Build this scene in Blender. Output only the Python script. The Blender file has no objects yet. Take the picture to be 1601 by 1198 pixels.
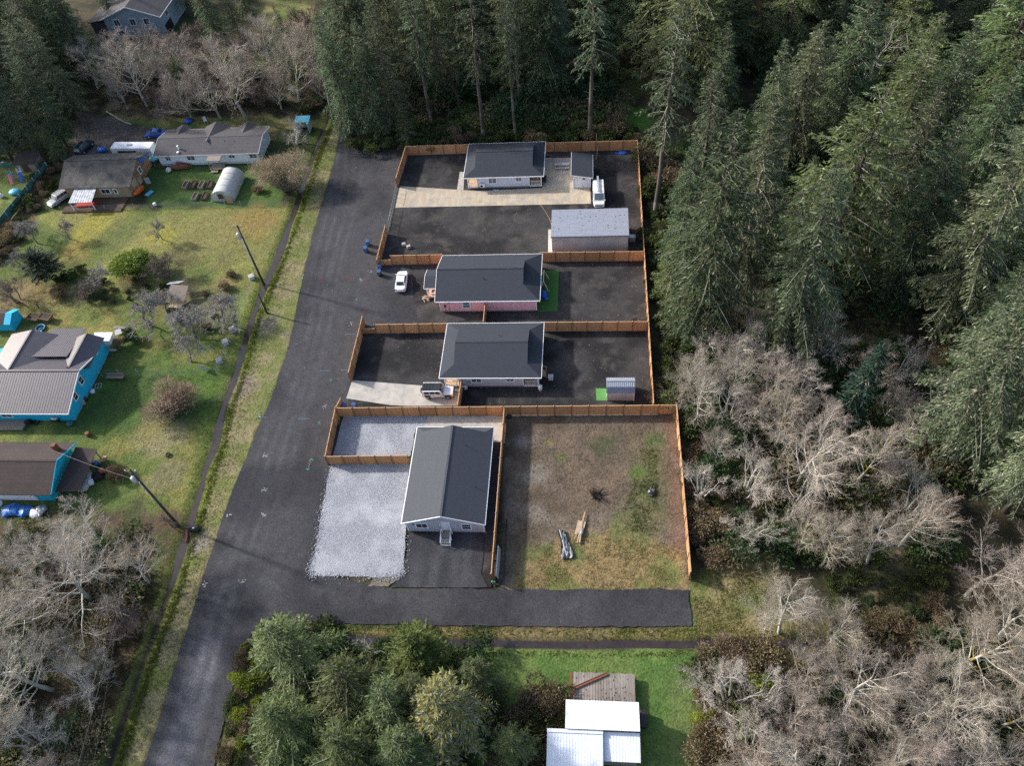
import bpy, bmesh, math, random
import numpy as np
from mathutils import Vector, Matrix, geometry

S = bpy.context.scene
COL = S.collection
rad = math.radians

# ------------------------------------------------------------------ camera
F_PX, PITCH, ROLL, YAW, CAM_H = 1217.9, rad(51.46), rad(-7.34), rad(9.25), 89.0
CX, CY = 800.5, 599.0
FW = Vector((-math.sin(YAW)*math.cos(PITCH), math.cos(YAW)*math.cos(PITCH), -math.sin(PITCH)))
_r = Vector((math.cos(YAW), math.sin(YAW), 0)); _u = _r.cross(FW)
RT = math.cos(ROLL)*_r + math.sin(ROLL)*_u
UP = -math.sin(ROLL)*_r + math.cos(ROLL)*_u
EYE = Vector((FW.x/FW.z*CAM_H, FW.y/FW.z*CAM_H, CAM_H))
cam_d = bpy.data.cameras.new('drone_camera'); cam = bpy.data.objects.new('drone_camera', cam_d)
COL.objects.link(cam); S.camera = cam
cam_d.sensor_fit = 'HORIZONTAL'; cam_d.sensor_width = 36.0; cam_d.lens = F_PX/1601*36
cam_d.clip_start = 1.0; cam_d.clip_end = 2000
M = Matrix((RT, UP, -FW)).transposed().to_4x4(); M.translation = EYE
cam.matrix_world = M

def P(px, py, z=0.0):
    """ground (or height z) point that the photograph shows at a pixel"""
    d = FW*F_PX + RT*(px-CX) - UP*(py-CY)
    k = (z-EYE.z)/d.z
    return Vector((EYE.x+d.x*k, EYE.y+d.y*k, z))
def H_at(px, py, ty):
    """height of an upright whose foot is at (px,py) and whose tip shows at row ty"""
    g = P(px, py); lo, hi = 0.0, 80.0
    for _ in range(40):
        m = (lo+hi)/2; v = Vector((g.x, g.y, m))-EYE
        y = CY-F_PX*v.dot(UP)/v.dot(FW)
        if y > ty: lo = m
        else: hi = m
    return lo

# ------------------------------------------------------------------ light
SUN_EL, SUN_H = rad(28.0), Vector((-0.945, 0.329, 0)).normalized()
W = bpy.data.worlds.new('World'); S.world = W; W.use_nodes = True
nt = W.node_tree; bg = nt.nodes['Background']
sky = nt.nodes.new('ShaderNodeTexSky'); sky.sky_type = 'NISHITA'; sky.sun_disc = False
sky.sun_elevation = SUN_EL; sky.sun_rotation = math.atan2(SUN_H.x, SUN_H.y)
sky.air_density = 1.0; sky.dust_density = 2.5; sky.ozone_density = 1.0
nt.links.new(sky.outputs[0], bg.inputs[0]); bg.inputs[1].default_value = 0.15
sl = bpy.data.lights.new('sun', 'SUN'); sl.energy = 3.7; sl.angle = rad(2.5); sl.color = (1.0, 0.95, 0.89)
so = bpy.data.objects.new('sun', sl); COL.objects.link(so)
sd = SUN_H*math.cos(SUN_EL) + Vector((0, 0, math.sin(SUN_EL)))
so.rotation_euler = sd.to_track_quat('Z', 'Y').to_euler(); so.location = (-60, 30, 80)
S.view_settings.view_transform = 'Standard'; S.view_settings.look = 'None'
S.view_settings.exposure = 0.68; S.view_settings.gamma = 1.0; S.view_settings.use_curve_mapping = False
S.render.engine = 'CYCLES'
S.cycles.max_bounces = 4; S.cycles.diffuse_bounces = 2; S.cycles.glossy_bounces = 2
S.cycles.transmission_bounces = 3; S.cycles.transparent_max_bounces = 6
S.cycles.use_denoising = False; S.cycles.sample_clamp_indirect = 2.0; S.cycles.sample_clamp_direct = 6.0

# ------------------------------------------------------------------ materials
MATS = {}
def _new(name):
    m = bpy.data.materials.new(name); m.use_nodes = True; MATS[name] = m
    n = m.node_tree.nodes; b = n['Principled BSDF']
    b.inputs['Specular IOR Level'].default_value = 0.3
    return m, n, m.node_tree.links, b
def c4(c): return (c[0], c[1], c[2], 1)
def mat(name, c1, c2=None, scale=3.0, rough=.8, metal=0, bump=0, detail=6, lo=.35, hi=.65, c3=None, scale3=.4,
        rnd=0, spec=.3, wave=None, bdist=.03, stretch=None, mid=None):
    """noise-mixed surface; wave=(axis, period, colour factor, bump) adds boards / courses / ribs"""
    m, n, l, b = _new(name)
    b.inputs['Roughness'].default_value = rough; b.inputs['Metallic'].default_value = metal
    b.inputs['Specular IOR Level'].default_value = spec
    tc = n.new('ShaderNodeTexCoord'); co = tc.outputs['Object']
    src = co
    if stretch:
        mp = n.new('ShaderNodeMapping'); mp.inputs['Scale'].default_value = stretch; l.new(co, mp.inputs[0]); src = mp.outputs[0]
    nz = n.new('ShaderNodeTexNoise'); nz.inputs['Scale'].default_value = scale; nz.inputs['Detail'].default_value = detail
    nz.inputs['Roughness'].default_value = .65
    l.new(src, nz.inputs['Vector'])
    rp = n.new('ShaderNodeValToRGB'); rp.color_ramp.elements[0].position = lo; rp.color_ramp.elements[1].position = hi
    rp.color_ramp.elements[0].color = c4(c1); rp.color_ramp.elements[1].color = c4(c2 or c1)
    if mid:
        e = rp.color_ramp.elements.new((lo+hi)/2); e.color = c4(mid)
    l.new(nz.outputs['Fac'], rp.inputs[0]); out = rp.outputs[0]
    if c3:
        n3 = n.new('ShaderNodeTexNoise'); n3.inputs['Scale'].default_value = scale3; n3.inputs['Detail'].default_value = 4
        l.new(co, n3.inputs['Vector'])
        r3 = n.new('ShaderNodeMapRange'); r3.inputs[1].default_value = .45; r3.inputs[2].default_value = .7
        l.new(n3.outputs['Fac'], r3.inputs[0])
        mx = n.new('ShaderNodeMix'); mx.data_type = 'RGBA'; l.new(r3.outputs[0], mx.inputs[0])
        l.new(out, mx.inputs[6]); mx.inputs[7].default_value = c4(c3); out = mx.outputs[2]
    hsrc = nz.outputs['Fac']
    if wave:
        ax, per, cf, wb = wave
        sp = n.new('ShaderNodeSeparateXYZ'); l.new(co, sp.inputs[0])
        dv = n.new('ShaderNodeMath'); dv.operation = 'DIVIDE'; dv.inputs[1].default_value = per; l.new(sp.outputs[ax], dv.inputs[0])
        fr = n.new('ShaderNodeMath'); fr.operation = 'FRACT'; l.new(dv.outputs[0], fr.inputs[0])
        gt = n.new('ShaderNodeMath'); gt.operation = 'GREATER_THAN'; gt.inputs[1].default_value = .86; l.new(fr.outputs[0], gt.inputs[0])
        fl = n.new('ShaderNodeMath'); fl.operation = 'FLOOR'; l.new(dv.outputs[0], fl.inputs[0])
        wn = n.new('ShaderNodeTexWhiteNoise'); wn.noise_dimensions = '1D'; l.new(fl.outputs[0], wn.inputs['W'])
        # value = 1 - cf*line + .25*cf*(rand-.5)
        a = n.new('ShaderNodeMath'); a.operation = 'MULTIPLY_ADD'; a.inputs[1].default_value = -cf; a.inputs[2].default_value = 1; l.new(gt.outputs[0], a.inputs[0])
        a2 = n.new('ShaderNodeMath'); a2.operation = 'MULTIPLY_ADD'; a2.inputs[1].default_value = cf*.6; l.new(wn.outputs[0], a2.inputs[0]); l.new(a.outputs[0], a2.inputs[2])
        hv = n.new('ShaderNodeHueSaturation'); l.new(a2.outputs[0], hv.inputs['Value']); l.new(out, hv.inputs['Color']); out = hv.outputs[0]
        if wb:
            bp = n.new('ShaderNodeBump'); bp.inputs['Strength'].default_value = wb; bp.inputs['Distance'].default_value = .03
            l.new(fr.outputs[0], bp.inputs['Height']); l.new(bp.outputs[0], b.inputs['Normal'])
    if rnd:
        oi = n.new('ShaderNodeObjectInfo'); hv = n.new('ShaderNodeHueSaturation')
        mr = n.new('ShaderNodeMapRange'); mr.inputs[3].default_value = 1-rnd; mr.inputs[4].default_value = 1+rnd
        l.new(oi.outputs['Random'], mr.inputs[0]); l.new(mr.outputs[0], hv.inputs['Value']); l.new(out, hv.inputs['Color']); out = hv.outputs[0]
    l.new(out, b.inputs['Base Color'])
    if bump:
        bp = n.new('ShaderNodeBump'); bp.inputs['Strength'].default_value = bump; bp.inputs['Distance'].default_value = bdist
        l.new(hsrc, bp.inputs['Height'])
        if b.inputs['Normal'].is_linked: l.new(b.inputs['Normal'].links[0].from_socket, bp.inputs['Normal'])
        l.new(bp.outputs[0], b.inputs['Normal'])
    return m
def attr_mat(name, rough=.75, rnd=.25, hue=.02, fine=(6, .75, 1.25), bump=0, tint=(1, 1, 1), spec=.2, trans=0, bscale=8, bdist=.1):
    """colour from the mesh's own 'Col' attribute, broken up by noise and a little per-object variation"""
    m, n, l, b = _new(name)
    b.inputs['Roughness'].default_value = rough; b.inputs['Specular IOR Level'].default_value = spec
    at = n.new('ShaderNodeAttribute'); at.attribute_name = 'Col'; out = at.outputs['Color']
    oi = n.new('ShaderNodeObjectInfo')
    hv = n.new('ShaderNodeHueSaturation')
    mr = n.new('ShaderNodeMapRange'); mr.inputs[3].default_value = 1-rnd; mr.inputs[4].default_value = 1+rnd
    l.new(oi.outputs['Random'], mr.inputs[0])
    mh = n.new('ShaderNodeMath'); mh.operation = 'MULTIPLY_ADD'; mh.inputs[1].default_value = 7.31; mh.inputs[2].default_value = 0
    fr = n.new('ShaderNodeMath'); fr.operation = 'FRACT'; l.new(oi.outputs['Random'], mh.inputs[0]); l.new(mh.outputs[0], fr.inputs[0])
    m2 = n.new('ShaderNodeMapRange'); m2.inputs[3].default_value = .5-hue; m2.inputs[4].default_value = .5+hue
    l.new(fr.outputs[0], m2.inputs[0]); l.new(m2.outputs[0], hv.inputs['Hue'])
    tc = n.new('ShaderNodeTexCoord')
    if fine:
        nz = n.new('ShaderNodeTexNoise'); nz.inputs['Scale'].default_value = fine[0]; nz.inputs['Detail'].default_value = 5; nz.inputs['Roughness'].default_value = .7
        l.new(tc.outputs['Object'], nz.inputs['Vector'])
        m3 = n.new('ShaderNodeMapRange'); m3.inputs[1].default_value = .3; m3.inputs[2].default_value = .7; m3.inputs[3].default_value = fine[1]; m3.inputs[4].default_value = fine[2]
        l.new(nz.outputs['Fac'], m3.inputs[0])
        mu = n.new('ShaderNodeMath'); mu.operation = 'MULTIPLY'; l.new(m3.outputs[0], mu.inputs[0]); l.new(mr.outputs[0], mu.inputs[1])
        l.new(mu.outputs[0], hv.inputs['Value'])
    else:
        l.new(mr.outputs[0], hv.inputs['Value'])
    mx = n.new('ShaderNodeMix'); mx.data_type = 'RGBA'; mx.blend_type = 'MULTIPLY'; mx.inputs[0].default_value = 1
    l.new(out, mx.inputs[6]); mx.inputs[7].default_value = c4(tint); l.new(mx.outputs[2], hv.inputs['Color'])
    l.new(hv.outputs[0], b.inputs['Base Color'])
    if bump:
        nb = n.new('ShaderNodeTexNoise'); nb.inputs['Scale'].default_value = bscale; nb.inputs['Detail'].default_value = 5
        l.new(tc.outputs['Object'], nb.inputs['Vector'])
        bp = n.new('ShaderNodeBump'); bp.inputs['Strength'].default_value = bump; bp.inputs['Distance'].default_value = bdist
        l.new(nb.outputs['Fac'], bp.inputs['Height']); l.new(bp.outputs[0], b.inputs['Normal'])
    if trans:
        o = n['Material Output']; tr = n.new('ShaderNodeBsdfTranslucent'); ms = n.new('ShaderNodeMixShader'); ms.inputs[0].default_value = trans
        l.new(hv.outputs[0], tr.inputs[0]); l.new(b.outputs[0], ms.inputs[1]); l.new(tr.outputs[0], ms.inputs[2]); l.new(ms.outputs[0], o.inputs[0])
    return m

# paints, metals, timber
mat('white_paint', (.74, .75, .78), (.8, .81, .84), 2, .5)
mat('trim_white', (.84, .84, .86), (.88, .88, .9), 2, .5)
mat('grey_siding', (.46, .47, .55), (.51, .52, .60), 2, .7, wave=(2, .18, .18, .5))
mat('lilac_siding', (.68, .69, .78), (.74, .75, .83), 2, .7, wave=(2, .18, .12, .5))
mat('taupe_siding', (.54, .50, .54), (.60, .56, .60), 2, .7, wave=(2, .18, .15, .5))
mat('pink_siding', (.90, .44, .48), (.93, .50, .53), 2, .7, wave=(2, .18, .14, .5))
mat('turquoise_siding', (.02, .44, .66), (.03, .52, .74), 2, .7, wave=(2, .2, .15, .4))
mat('pale_siding', (.55, .64, .67), (.62, .7, .73), 2, .7, wave=(2, .2, .12, .4))
mat('blue_grey_siding', (.30, .38, .44), (.34, .42, .48), 2, .7, wave=(2, .2, .12, .4))
mat('weathered_boards', (.22, .12, .065), (.34, .2, .115), 1.2, .85, wave=(2, .5, .3, .3), c3=(.30, .19, .12))
mat('tan_boards', (.30, .22, .13), (.38, .29, .19), 1.2, .85, wave=(0, .4, .25, .3))
mat('concrete_block', (.30, .29, .28), (.38, .37, .36), 4, .9)
mat('shingles', (.030, .037, .050), (.054, .062, .078), 9, .85, bump=.3, wave=(2, .075, .08, 0), c3=(.040, .047, .060), scale3=.5, bdist=.02, rnd=.08)
mat('grey_shingles', (.05, .056, .068), (.085, .092, .106), 9, .85, bump=.2, wave=(2, .075, .08, 0), c3=(.065, .071, .083), scale3=.5, bdist=.02)
mat('old_shingles', (.065, .06, .055), (.15, .14, .13), 2.5, .95, bump=.5, c3=(.05, .05, .047), scale3=.6, stretch=(3.0, .5, 1), wave=(1, .33, .22, 0))
mat('brown_shingles', (.045, .033, .03), (.085, .066, .06), 6, .9, bump=.4, wave=(2, .075, .25, 0), c3=(.05, .04, .038))
mat('mobile_shingles', (.07, .065, .068), (.12, .115, .12), 6, .9, bump=.4, wave=(2, .05, .2, 0), c3=(.075, .07, .075))
mat('taupe_metal', (.082, .075, .088), (.105, .096, .110), 1.5, .45, metal=.1, spec=.5)
mat('white_metal', (.72, .76, .82), (.80, .83, .88), .8, .4, spec=.5, c3=(.74, .76, .8))
mat('silver_metal', (.50, .51, .54), (.58, .59, .62), 1.0, .42, metal=.15, spec=.5, wave=(2, .23, .12, .4), c3=(.42, .42, .47))
mat('silver_roofing', (.33, .35, .41), (.36, .38, .44), .6, .5, metal=.1, spec=.4)
mat('bluegrey_metal', (.16, .19, .26), (.20, .23, .30), 1.0, .5, spec=.5)
mat('cedar', (.44, .21, .09), (.56, .30, .145), 1.3, .8, wave=(0, .14, .35, 0), c3=(.50, .25, .115), scale3=.8, rnd=.2, stretch=(6, 6, .7))
mat('cedar_post_shaded', (.20, .10, .05), (.28, .145, .075), 3, .8, rnd=.1)  # darker than the boards: shadow at the panel joints put into the post colour
mat('cedar_rail', (.50, .30, .16), (.6, .38, .22), 3, .8)
mat('deck_wood', (.48, .30, .16), (.6, .4, .23), 2, .8, wave=(0, .14, .35, 0))
mat('grey_deck', (.20, .175, .155), (.31, .275, .25), 1.5, .9, wave=(0, .30, .5, 0), c3=(.17, .15, .13), rnd=.05)
mat('mossy_debris', (.05, .045, .02), (.10, .085, .04), 8, .95)
mat('dark_wood', (.07, .045, .03), (.12, .08, .055), 3, .9)
mat('old_wood', (.22, .18, .14), (.36, .30, .25), 3, .9, stretch=(8, 1, 1))
mat('pole_wood', (.045, .035, .03), (.11, .095, .085), 4, .9, stretch=(3, 3, .4))
mat('galvanised', (.5, .52, .54), (.6, .61, .63), 4, .4, metal=.4, spec=.5)
mat('transformer_grey', (.5, .52, .55), (.62, .64, .66), 3, .45)
mat('wire', (.06, .06, .065), (.09, .09, .09), 3, .6)
mat('fence_wire', (.25, .27, .27), (.32, .34, .33), 3, .5, metal=.3)
mat('green_screen', (.03, .12, .11), (.05, .17, .15), 1.2, .8, c3=(.06, .15, .12))
mat('black_rubber', (.015, .015, .016), (.025, .025, .026), 6, .8)
mat('black_plastic', (.012, .013, .015), (.03, .031, .034), 3, .4, spec=.5)
mat('white_car', (.84, .85, .86), (.87, .88, .89), 1, .25, spec=.6)
mat('silver_car', (.42, .44, .45), (.5, .51, .52), 1, .3, metal=.3, spec=.6)
mat('blue_car', (.01, .07, .32), (.014, .09, .38), 1, .25, spec=.6)
mat('dark_green_car', (.012, .03, .035), (.02, .04, .045), 1, .25, spec=.6)
mat('rim_metal', (.4, .4, .42), (.5, .5, .52), 3, .35, metal=.5)
mat('lamp_red', (.35, .015, .012), (.4, .02, .015), 2, .3)
mat('lamp_clear', (.7, .7, .7), (.8, .8, .8), 2, .2, spec=.6)
mat('blue_plastic', (.03, .08, .22), (.045, .11, .28), 4, .45, spec=.5)
mat('blue_tarp', (.015, .12, .42), (.03, .19, .55), 5, .4, bump=.6, spec=.5, bdist=.06)
mat('pool_blue', (.01, .08, .45), (.02, .13, .6), 5, .35, bump=.5, spec=.5, bdist=.05)
mat('red_plastic', (.45, .03, .03), (.5, .05, .04), 3, .5)
mat('pink_plastic', (.6, .12, .2), (.65, .16, .25), 3, .5)
mat('orange_plastic', (.62, .11, .015), (.7, .15, .03), 3, .4)
mat('aqua_plastic', (.08, .4, .55), (.12, .45, .6), 3, .5)
mat('rust', (.16, .06, .035), (.25, .1, .06), 5, .85)
mat('terracotta', (.3, .1, .06), (.35, .13, .08), 5, .85)
mat('charred', (.012, .011, .010), (.05, .04, .035), 7, .95, bump=.5)
mat('soil', (.04, .028, .02), (.08, .06, .045), 8, .95, bump=.4)
mat('tarp_plastic', (.02, .022, .026), (.42, .44, .48), 1.6, .3, spec=.6, bump=1, lo=.45, hi=.68, stretch=(5, .7, 1), bdist=.08)
mat('film', (.42, .42, .40), (.62, .62, .60), 2.5, .45, spec=.4, bump=.4, lo=.3, hi=.7)
mat('awning', (.45, .46, .48), (.70, .71, .74), 1.3, .4, spec=.5, lo=.45, hi=.6)
mat('cardboard', (.42, .27, .15), (.5, .34, .2), 3, .85)
mat('plywood', (.42, .31, .22), (.52, .4, .29), 2, .85)
mat('grey_cloth', (.40, .41, .42), (.55, .56, .56), 3, .9)
mat('cement', (.36, .34, .32), (.5, .48, .46), 5, .95)
mat('door_white', (.82, .84, .88), (.85, .87, .9), 2, .45)
mat('grey_boards', (.36, .37, .39), (.44, .45, .46), 3, .8)
mat('glass_dark', (.02, .026, .034), (.05, .06, .07), .6, .08, spec=.8)
mat('glass_sky', (.10, .14, .17), (.16, .20, .23), .6, .08, spec=.8)
mat('paint_white', (.4, .41, .44), (.26, .27, .3), 5, .8)
mat('paint_green', (.06, .3, .2), (.06, .22, .15), 5, .8)
mat('paint_red', (.32, .03, .04), (.2, .03, .04), 5, .8)
mat('paint_blue', (.13, .25, .36), (.1, .18, .25), 5, .8)
# ground stuffs
mat('road_gravel_plain', (.028, .028, .030), (.06, .059, .06), 5, .95)
mat('concrete', (.40, .375, .33), (.50, .47, .42), .5, .9, c3=(.36, .34, .31), scale3=1.1, bump=.1)
mat('concrete_warm', (.42, .34, .235), (.52, .45, .35), .45, .9, c3=(.34, .31, .27), scale3=.5, bump=.1, stretch=(3, .6, 1))
mat('turf', (.045, .13, .025), (.065, .18, .04), 6, .95, bump=.5)
mat('light_turf', (.075, .22, .055), (.11, .28, .08), 6, .95, bump=.5)
mat('pale_rock', (.155, .17, .20), (.43, .44, .475), 11, .9, lo=.36, hi=.62, bump=1, bdist=.1, detail=3, c3=(.41, .425, .46), scale3=.3)
mat('dark_rock', (.03, .034, .042), (.10, .11, .125), 11, .9, bump=1, bdist=.1, detail=3)
mat('water', (.03, .022, .02), (.05, .038, .034), 1.5, .12, spec=.6, bump=.05)
attr_mat('ground', .95, 0, 0, (4, .5, 1.55), tint=(1.25, 1.25, 1.25), bump=.9, bscale=4, bdist=.12)
attr_mat('gravel', .95, 0, 0, (4.5, .5, 1.6), tint=(1.14, 1.15, 1.19), bump=.7, bscale=7, bdist=.05)
attr_mat('foliage', .7, .28, .016, None, trans=.25, tint=(1.98, 2.0, 1.82))
attr_mat('bark', .9, .18, .01, (5, .8, 1.2))
attr_mat('twigs', .9, .15, .012, None)
attr_mat('grass_blades', .8, 0, 0, None, trans=.3, tint=(1.25, 1.25, 1.25))
# ------------------------------------------------------------------ object helpers
def tag(o, label=None, cat=None, group=None, kind=None):
    if label: o['label'] = label
    if cat: o['category'] = cat
    if group: o['group'] = group
    if kind: o['kind'] = kind
    return o
def thing(name, label, cat, loc=(0, 0, 0), rz=0, group=None):
    o = bpy.data.objects.new(name, None); COL.objects.link(o); o.empty_display_size = .3
    o.location = loc; o.rotation_euler = (0, 0, rz)
    return tag(o, label, cat, group)
def wloc(o):
    v = Vector((0, 0, 0))
    while o is not None: v = v+o.location; o = o.parent
    return v
def setcol(me, C):
    a = me.attributes.new('Col', 'FLOAT_COLOR', 'POINT')
    b = np.ones((len(C), 4), dtype=np.float32); b[:, :3] = C; a.data.foreach_set('color', b.ravel())
def np_mesh(name, V, F, C=None, smooth=False):
    """V (n,3), F (m,k) -> mesh"""
    me = bpy.data.meshes.new(name); V = np.asarray(V, dtype=np.float32); F = np.asarray(F, dtype=np.int32)
    me.vertices.add(len(V)); me.vertices.foreach_set('co', V.ravel())
    me.loops.add(F.size); me.loops.foreach_set('vertex_index', F.ravel())
    me.polygons.add(len(F)); k = F.shape[1]
    me.polygons.foreach_set('loop_start', np.arange(0, F.size, k, dtype=np.int32))
    me.polygons.foreach_set('loop_total', np.full(len(F), k, dtype=np.int32))
    if smooth: me.polygons.foreach_set('use_smooth', np.ones(len(F), dtype=bool))
    me.update(calc_edges=True)
    if C is not None: setcol(me, C)
    return me
def link(name, me, material=None, parent=None, loc=(0, 0, 0)):
    o = bpy.data.objects.new(name, me); COL.objects.link(o); o.location = loc
    if material is not None and not me.materials: me.materials.append(MATS[material] if isinstance(material, str) else material)
    if parent is not None: o.parent = parent
    return o
class MB:
    """collects shapes in world (or local) coordinates and links them as ONE mesh object"""
    def __init__(s): s.v = []; s.f = []; s.sm = []
    def add(s, vs, fs, smooth=False):
        b = len(s.v); s.v += [Vector(v) for v in vs]; s.f += [tuple(i+b for i in f) for f in fs]; s.sm += [smooth]*len(fs); return s
    def box(s, x0, x1, y0, y1, z0, z1):
        return s.hexa([(x0, y0, z0), (x1, y0, z0), (x1, y1, z0), (x0, y1, z0), (x0, y0, z1), (x1, y0, z1), (x1, y1, z1), (x0, y1, z1)])
    def hexa(s, p):
        return s.add(p, [(0, 3, 2, 1), (4, 5, 6, 7), (0, 1, 5, 4), (1, 2, 6, 5), (2, 3, 7, 6), (3, 0, 4, 7)])
    def obox(s, c, size, rz=0, rx=0, ry=0):
        m = Matrix.Rotation(rz, 3, 'Z') @ Matrix.Rotation(ry, 3, 'Y') @ Matrix.Rotation(rx, 3, 'X'); a, b, d = size[0]/2, size[1]/2, size[2]/2
        return s.hexa([Vector(c)+m @ Vector(q) for q in [(-a, -b, -d), (a, -b, -d), (a, b, -d), (-a, b, -d), (-a, -b, d), (a, -b, d), (a, b, d), (-a, b, d)]])
    def bar(s, a, b, w, h=None, up=(0, 0, 1)):
        a, b = Vector(a), Vector(b); d = (b-a).normalized(); u = Vector(up)
        if abs(d.dot(u)) > .95: u = Vector((0, 1, 0))
        x = d.cross(u).normalized()*w/2; y = x.cross(d).normalized()*(h or w)/2
        return s.hexa([a-x-y, a+x-y, a+x+y, a-x+y, b-x-y, b+x-y, b+x+y, b-x+y])
    def tube(s, pts, rs, n=8, caps=True):
        pts = [Vector(p) for p in pts]; rs = rs if hasattr(rs, '__len__') else [rs]*len(pts); vs = []; fs = []
        for i, p in enumerate(pts):
            d = (pts[min(i+1, len(pts)-1)]-pts[max(i-1, 0)]).normalized()
            u = Vector((1, 0, 0)) if abs(d.x) < .9 else Vector((0, 1, 0))
            x = d.cross(u).normalized(); y = d.cross(x)
            vs += [p+(x*math.cos(2*math.pi*k/n)+y*math.sin(2*math.pi*k/n))*rs[i] for k in range(n)]
        for i in range(len(pts)-1):
            fs += [(i*n+k, i*n+(k+1) % n, (i+1)*n+(k+1) % n, (i+1)*n+k) for k in range(n)]
        if caps: fs += [tuple(range(n-1, -1, -1)), tuple(range((len(pts)-1)*n, len(pts)*n))]
        return s.add(vs, fs, n > 5)
    def slab(s, poly, t, n=None):
        """polygon (3-D, planar) given thickness t below it"""
        poly = [Vector(p) for p in poly]
        if n is None:
            n = Vector((0, 0, 0))
            for i in range(len(poly)): n += (poly[i]-poly[0]).cross(poly[(i+1) % len(poly)]-poly[0])
            n.normalize()
            if n.z < -1e-6: poly.reverse(); n = -n
        k = len(poly); lo = [p-n*t for p in poly]
        return s.add(poly+lo, [tuple(range(k)), tuple(range(2*k-1, k-1, -1))]+[(i, i+k, (i+1) % k+k, (i+1) % k) for i in range(k)])
    def prism(s, poly2, axis, a, b):
        """2-D outline swept along an axis ('x': poly is (y,z); 'y': (x,z); 'z': (x,y))"""
        def q(p, t): return {'x': (t, p[0], p[1]), 'y': (p[0], t, p[1]), 'z': (p[0], p[1], t)}[axis]
        k = len(poly2)
        return s.add([q(p, a) for p in poly2]+[q(p, b) for p in poly2], [tuple(range(k)), tuple(range(2*k-1, k-1, -1))]+[(i, i+k, (i+1) % k+k, (i+1) % k) for i in range(k)])
    def ribbed(s, p00, p10, p11, p01, n, h=.035, t=.03, fr=.22):
        """sheet-metal plane with n raised ribs running from edge 0-1 to edge 3-2"""
        p00, p10, p11, p01 = map(Vector, (p00, p10, p11, p01)); nn = (p10-p00).cross(p01-p00).normalized()
        if nn.z < 0: nn = -nn
        us = []
        for i in range(n):
            a = i/n; w = 1/n
            us += [(a, 0), (a+w*(1-fr)*.5, 0), (a+w*(.5-fr*.25), h), (a+w*(.5+fr*.25), h), (a+w*(.5+fr*.5), 0)]
        us.append((1, 0)); k = len(us)
        A = [p00.lerp(p10, u)+nn*z for u, z in us]; B = [p01.lerp(p11, u)+nn*z for u, z in us]
        fs = [(i, i+1, k+i+1, k+i) for i in range(k-1)]
        C = [p00-nn*t, p10-nn*t, p11-nn*t, p01-nn*t]; q = 2*k
        fs += [(q, q+3, q+2, q+1), tuple([q, q+1]+list(range(k-1, -1, -1))), tuple([q+2, q+3]+list(range(k, 2*k))), (q+3, q, 0, k), (q+1, q+2, 2*k-1, k-1)]
        return s.add(A+B+C, fs)
    def ball(s, c, r, sx=1, sy=1, sz=1, n=10, m=6, jit=0, rng=random, zmin=None):
        vs = []; fs = []; c = Vector(c)
        for i in range(m+1):
            th = math.pi*i/m
            for k in range(n):
                q = 1+rng.uniform(-jit, jit); a = 2*math.pi*k/n
                p = Vector((math.sin(th)*math.cos(a)*sx, math.sin(th)*math.sin(a)*sy, math.cos(th)*sz))*r*q
                if zmin is not None: p.z = max(p.z, zmin-c.z)
                vs.append(c+p)
        for i in range(m): fs += [(i*n+k, (i+1)*n+k, (i+1)*n+(k+1) % n, i*n+(k+1) % n) for k in range(n)]
        return s.add(vs, fs, True)
    def build(s, name, material, parent=None, local=False, bevel=0, smooth=None):
        off = wloc(parent) if (parent is not None and not local) else Vector((0, 0, 0))
        me = bpy.data.meshes.new(name); me.from_pydata([tuple(v-off) for v in s.v], [], s.f); me.update()
        me.polygons.foreach_set('use_smooth', np.array(s.sm if smooth is None else [smooth]*len(s.f), dtype=bool))
        bm = bmesh.new(); bm.from_mesh(me); bmesh.ops.recalc_face_normals(bm, faces=bm.faces[:])
        if bevel: bmesh.ops.bevel(bm, geom=bm.edges[:]+bm.verts[:], offset=bevel, segments=2, affect='EDGES', profile=.6)
        bm.to_mesh(me); bm.free()
        return link(name, me, material, parent)
def copy_tree(o, parent=None):
    c = o.copy(); COL.objects.link(c); c.parent = parent
    for ch in KIDS.get(o.name) or list(o.children): copy_tree(ch, c)
    return c
KIDS = {}
RNG = np.random.default_rng(7)

# value noise for outlines and ground paint
_LAT = np.random.default_rng(3).random((256, 256))
def vnoise(x, y, s=1.0, seed=0):
    x = np.asarray(x)*s+seed*17.3; y = np.asarray(y)*s+seed*9.1
    xi = np.floor(x).astype(int); yi = np.floor(y).astype(int); fx = x-xi; fy = y-yi
    fx = fx*fx*(3-2*fx); fy = fy*fy*(3-2*fy); g = lambda a, b: _LAT[a % 256, b % 256]
    return (g(xi, yi)*(1-fx)+g(xi+1, yi)*fx)*(1-fy)+(g(xi, yi+1)*(1-fx)+g(xi+1, yi+1)*fx)*fy
def fbm(x, y, s=1.0, o=4, seed=0):
    t = 0; a = 1; n = 0
    for i in range(o): t = t+a*vnoise(x, y, s*2**i, seed+i); n += a; a *= .55
    return t/n
def ppoly(pts, z=0): return np.array([P(a, b, z)[:2] for a, b in pts])
def sdist(X, Y, poly):
    """signed distance to a closed polygon, + inside"""
    n = len(poly); d = np.full(X.shape, 1e9); ins = np.zeros(X.shape, bool)
    for i in range(n):
        ax, ay = poly[i]; bx, by = poly[(i+1) % n]; ex, ey = bx-ax, by-ay
        t = np.clip(((X-ax)*ex+(Y-ay)*ey)/(ex*ex+ey*ey+1e-12), 0, 1)
        d = np.minimum(d, np.hypot(X-ax-t*ex, Y-ay-t*ey))
        c = (ay > Y) != (by > Y)
        with np.errstate(divide='ignore', invalid='ignore'): xx = ex*(Y-ay)/(by-ay+1e-12)+ax
        ins ^= c & (X < xx)
    return np.where(ins, d, -d)
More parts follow.
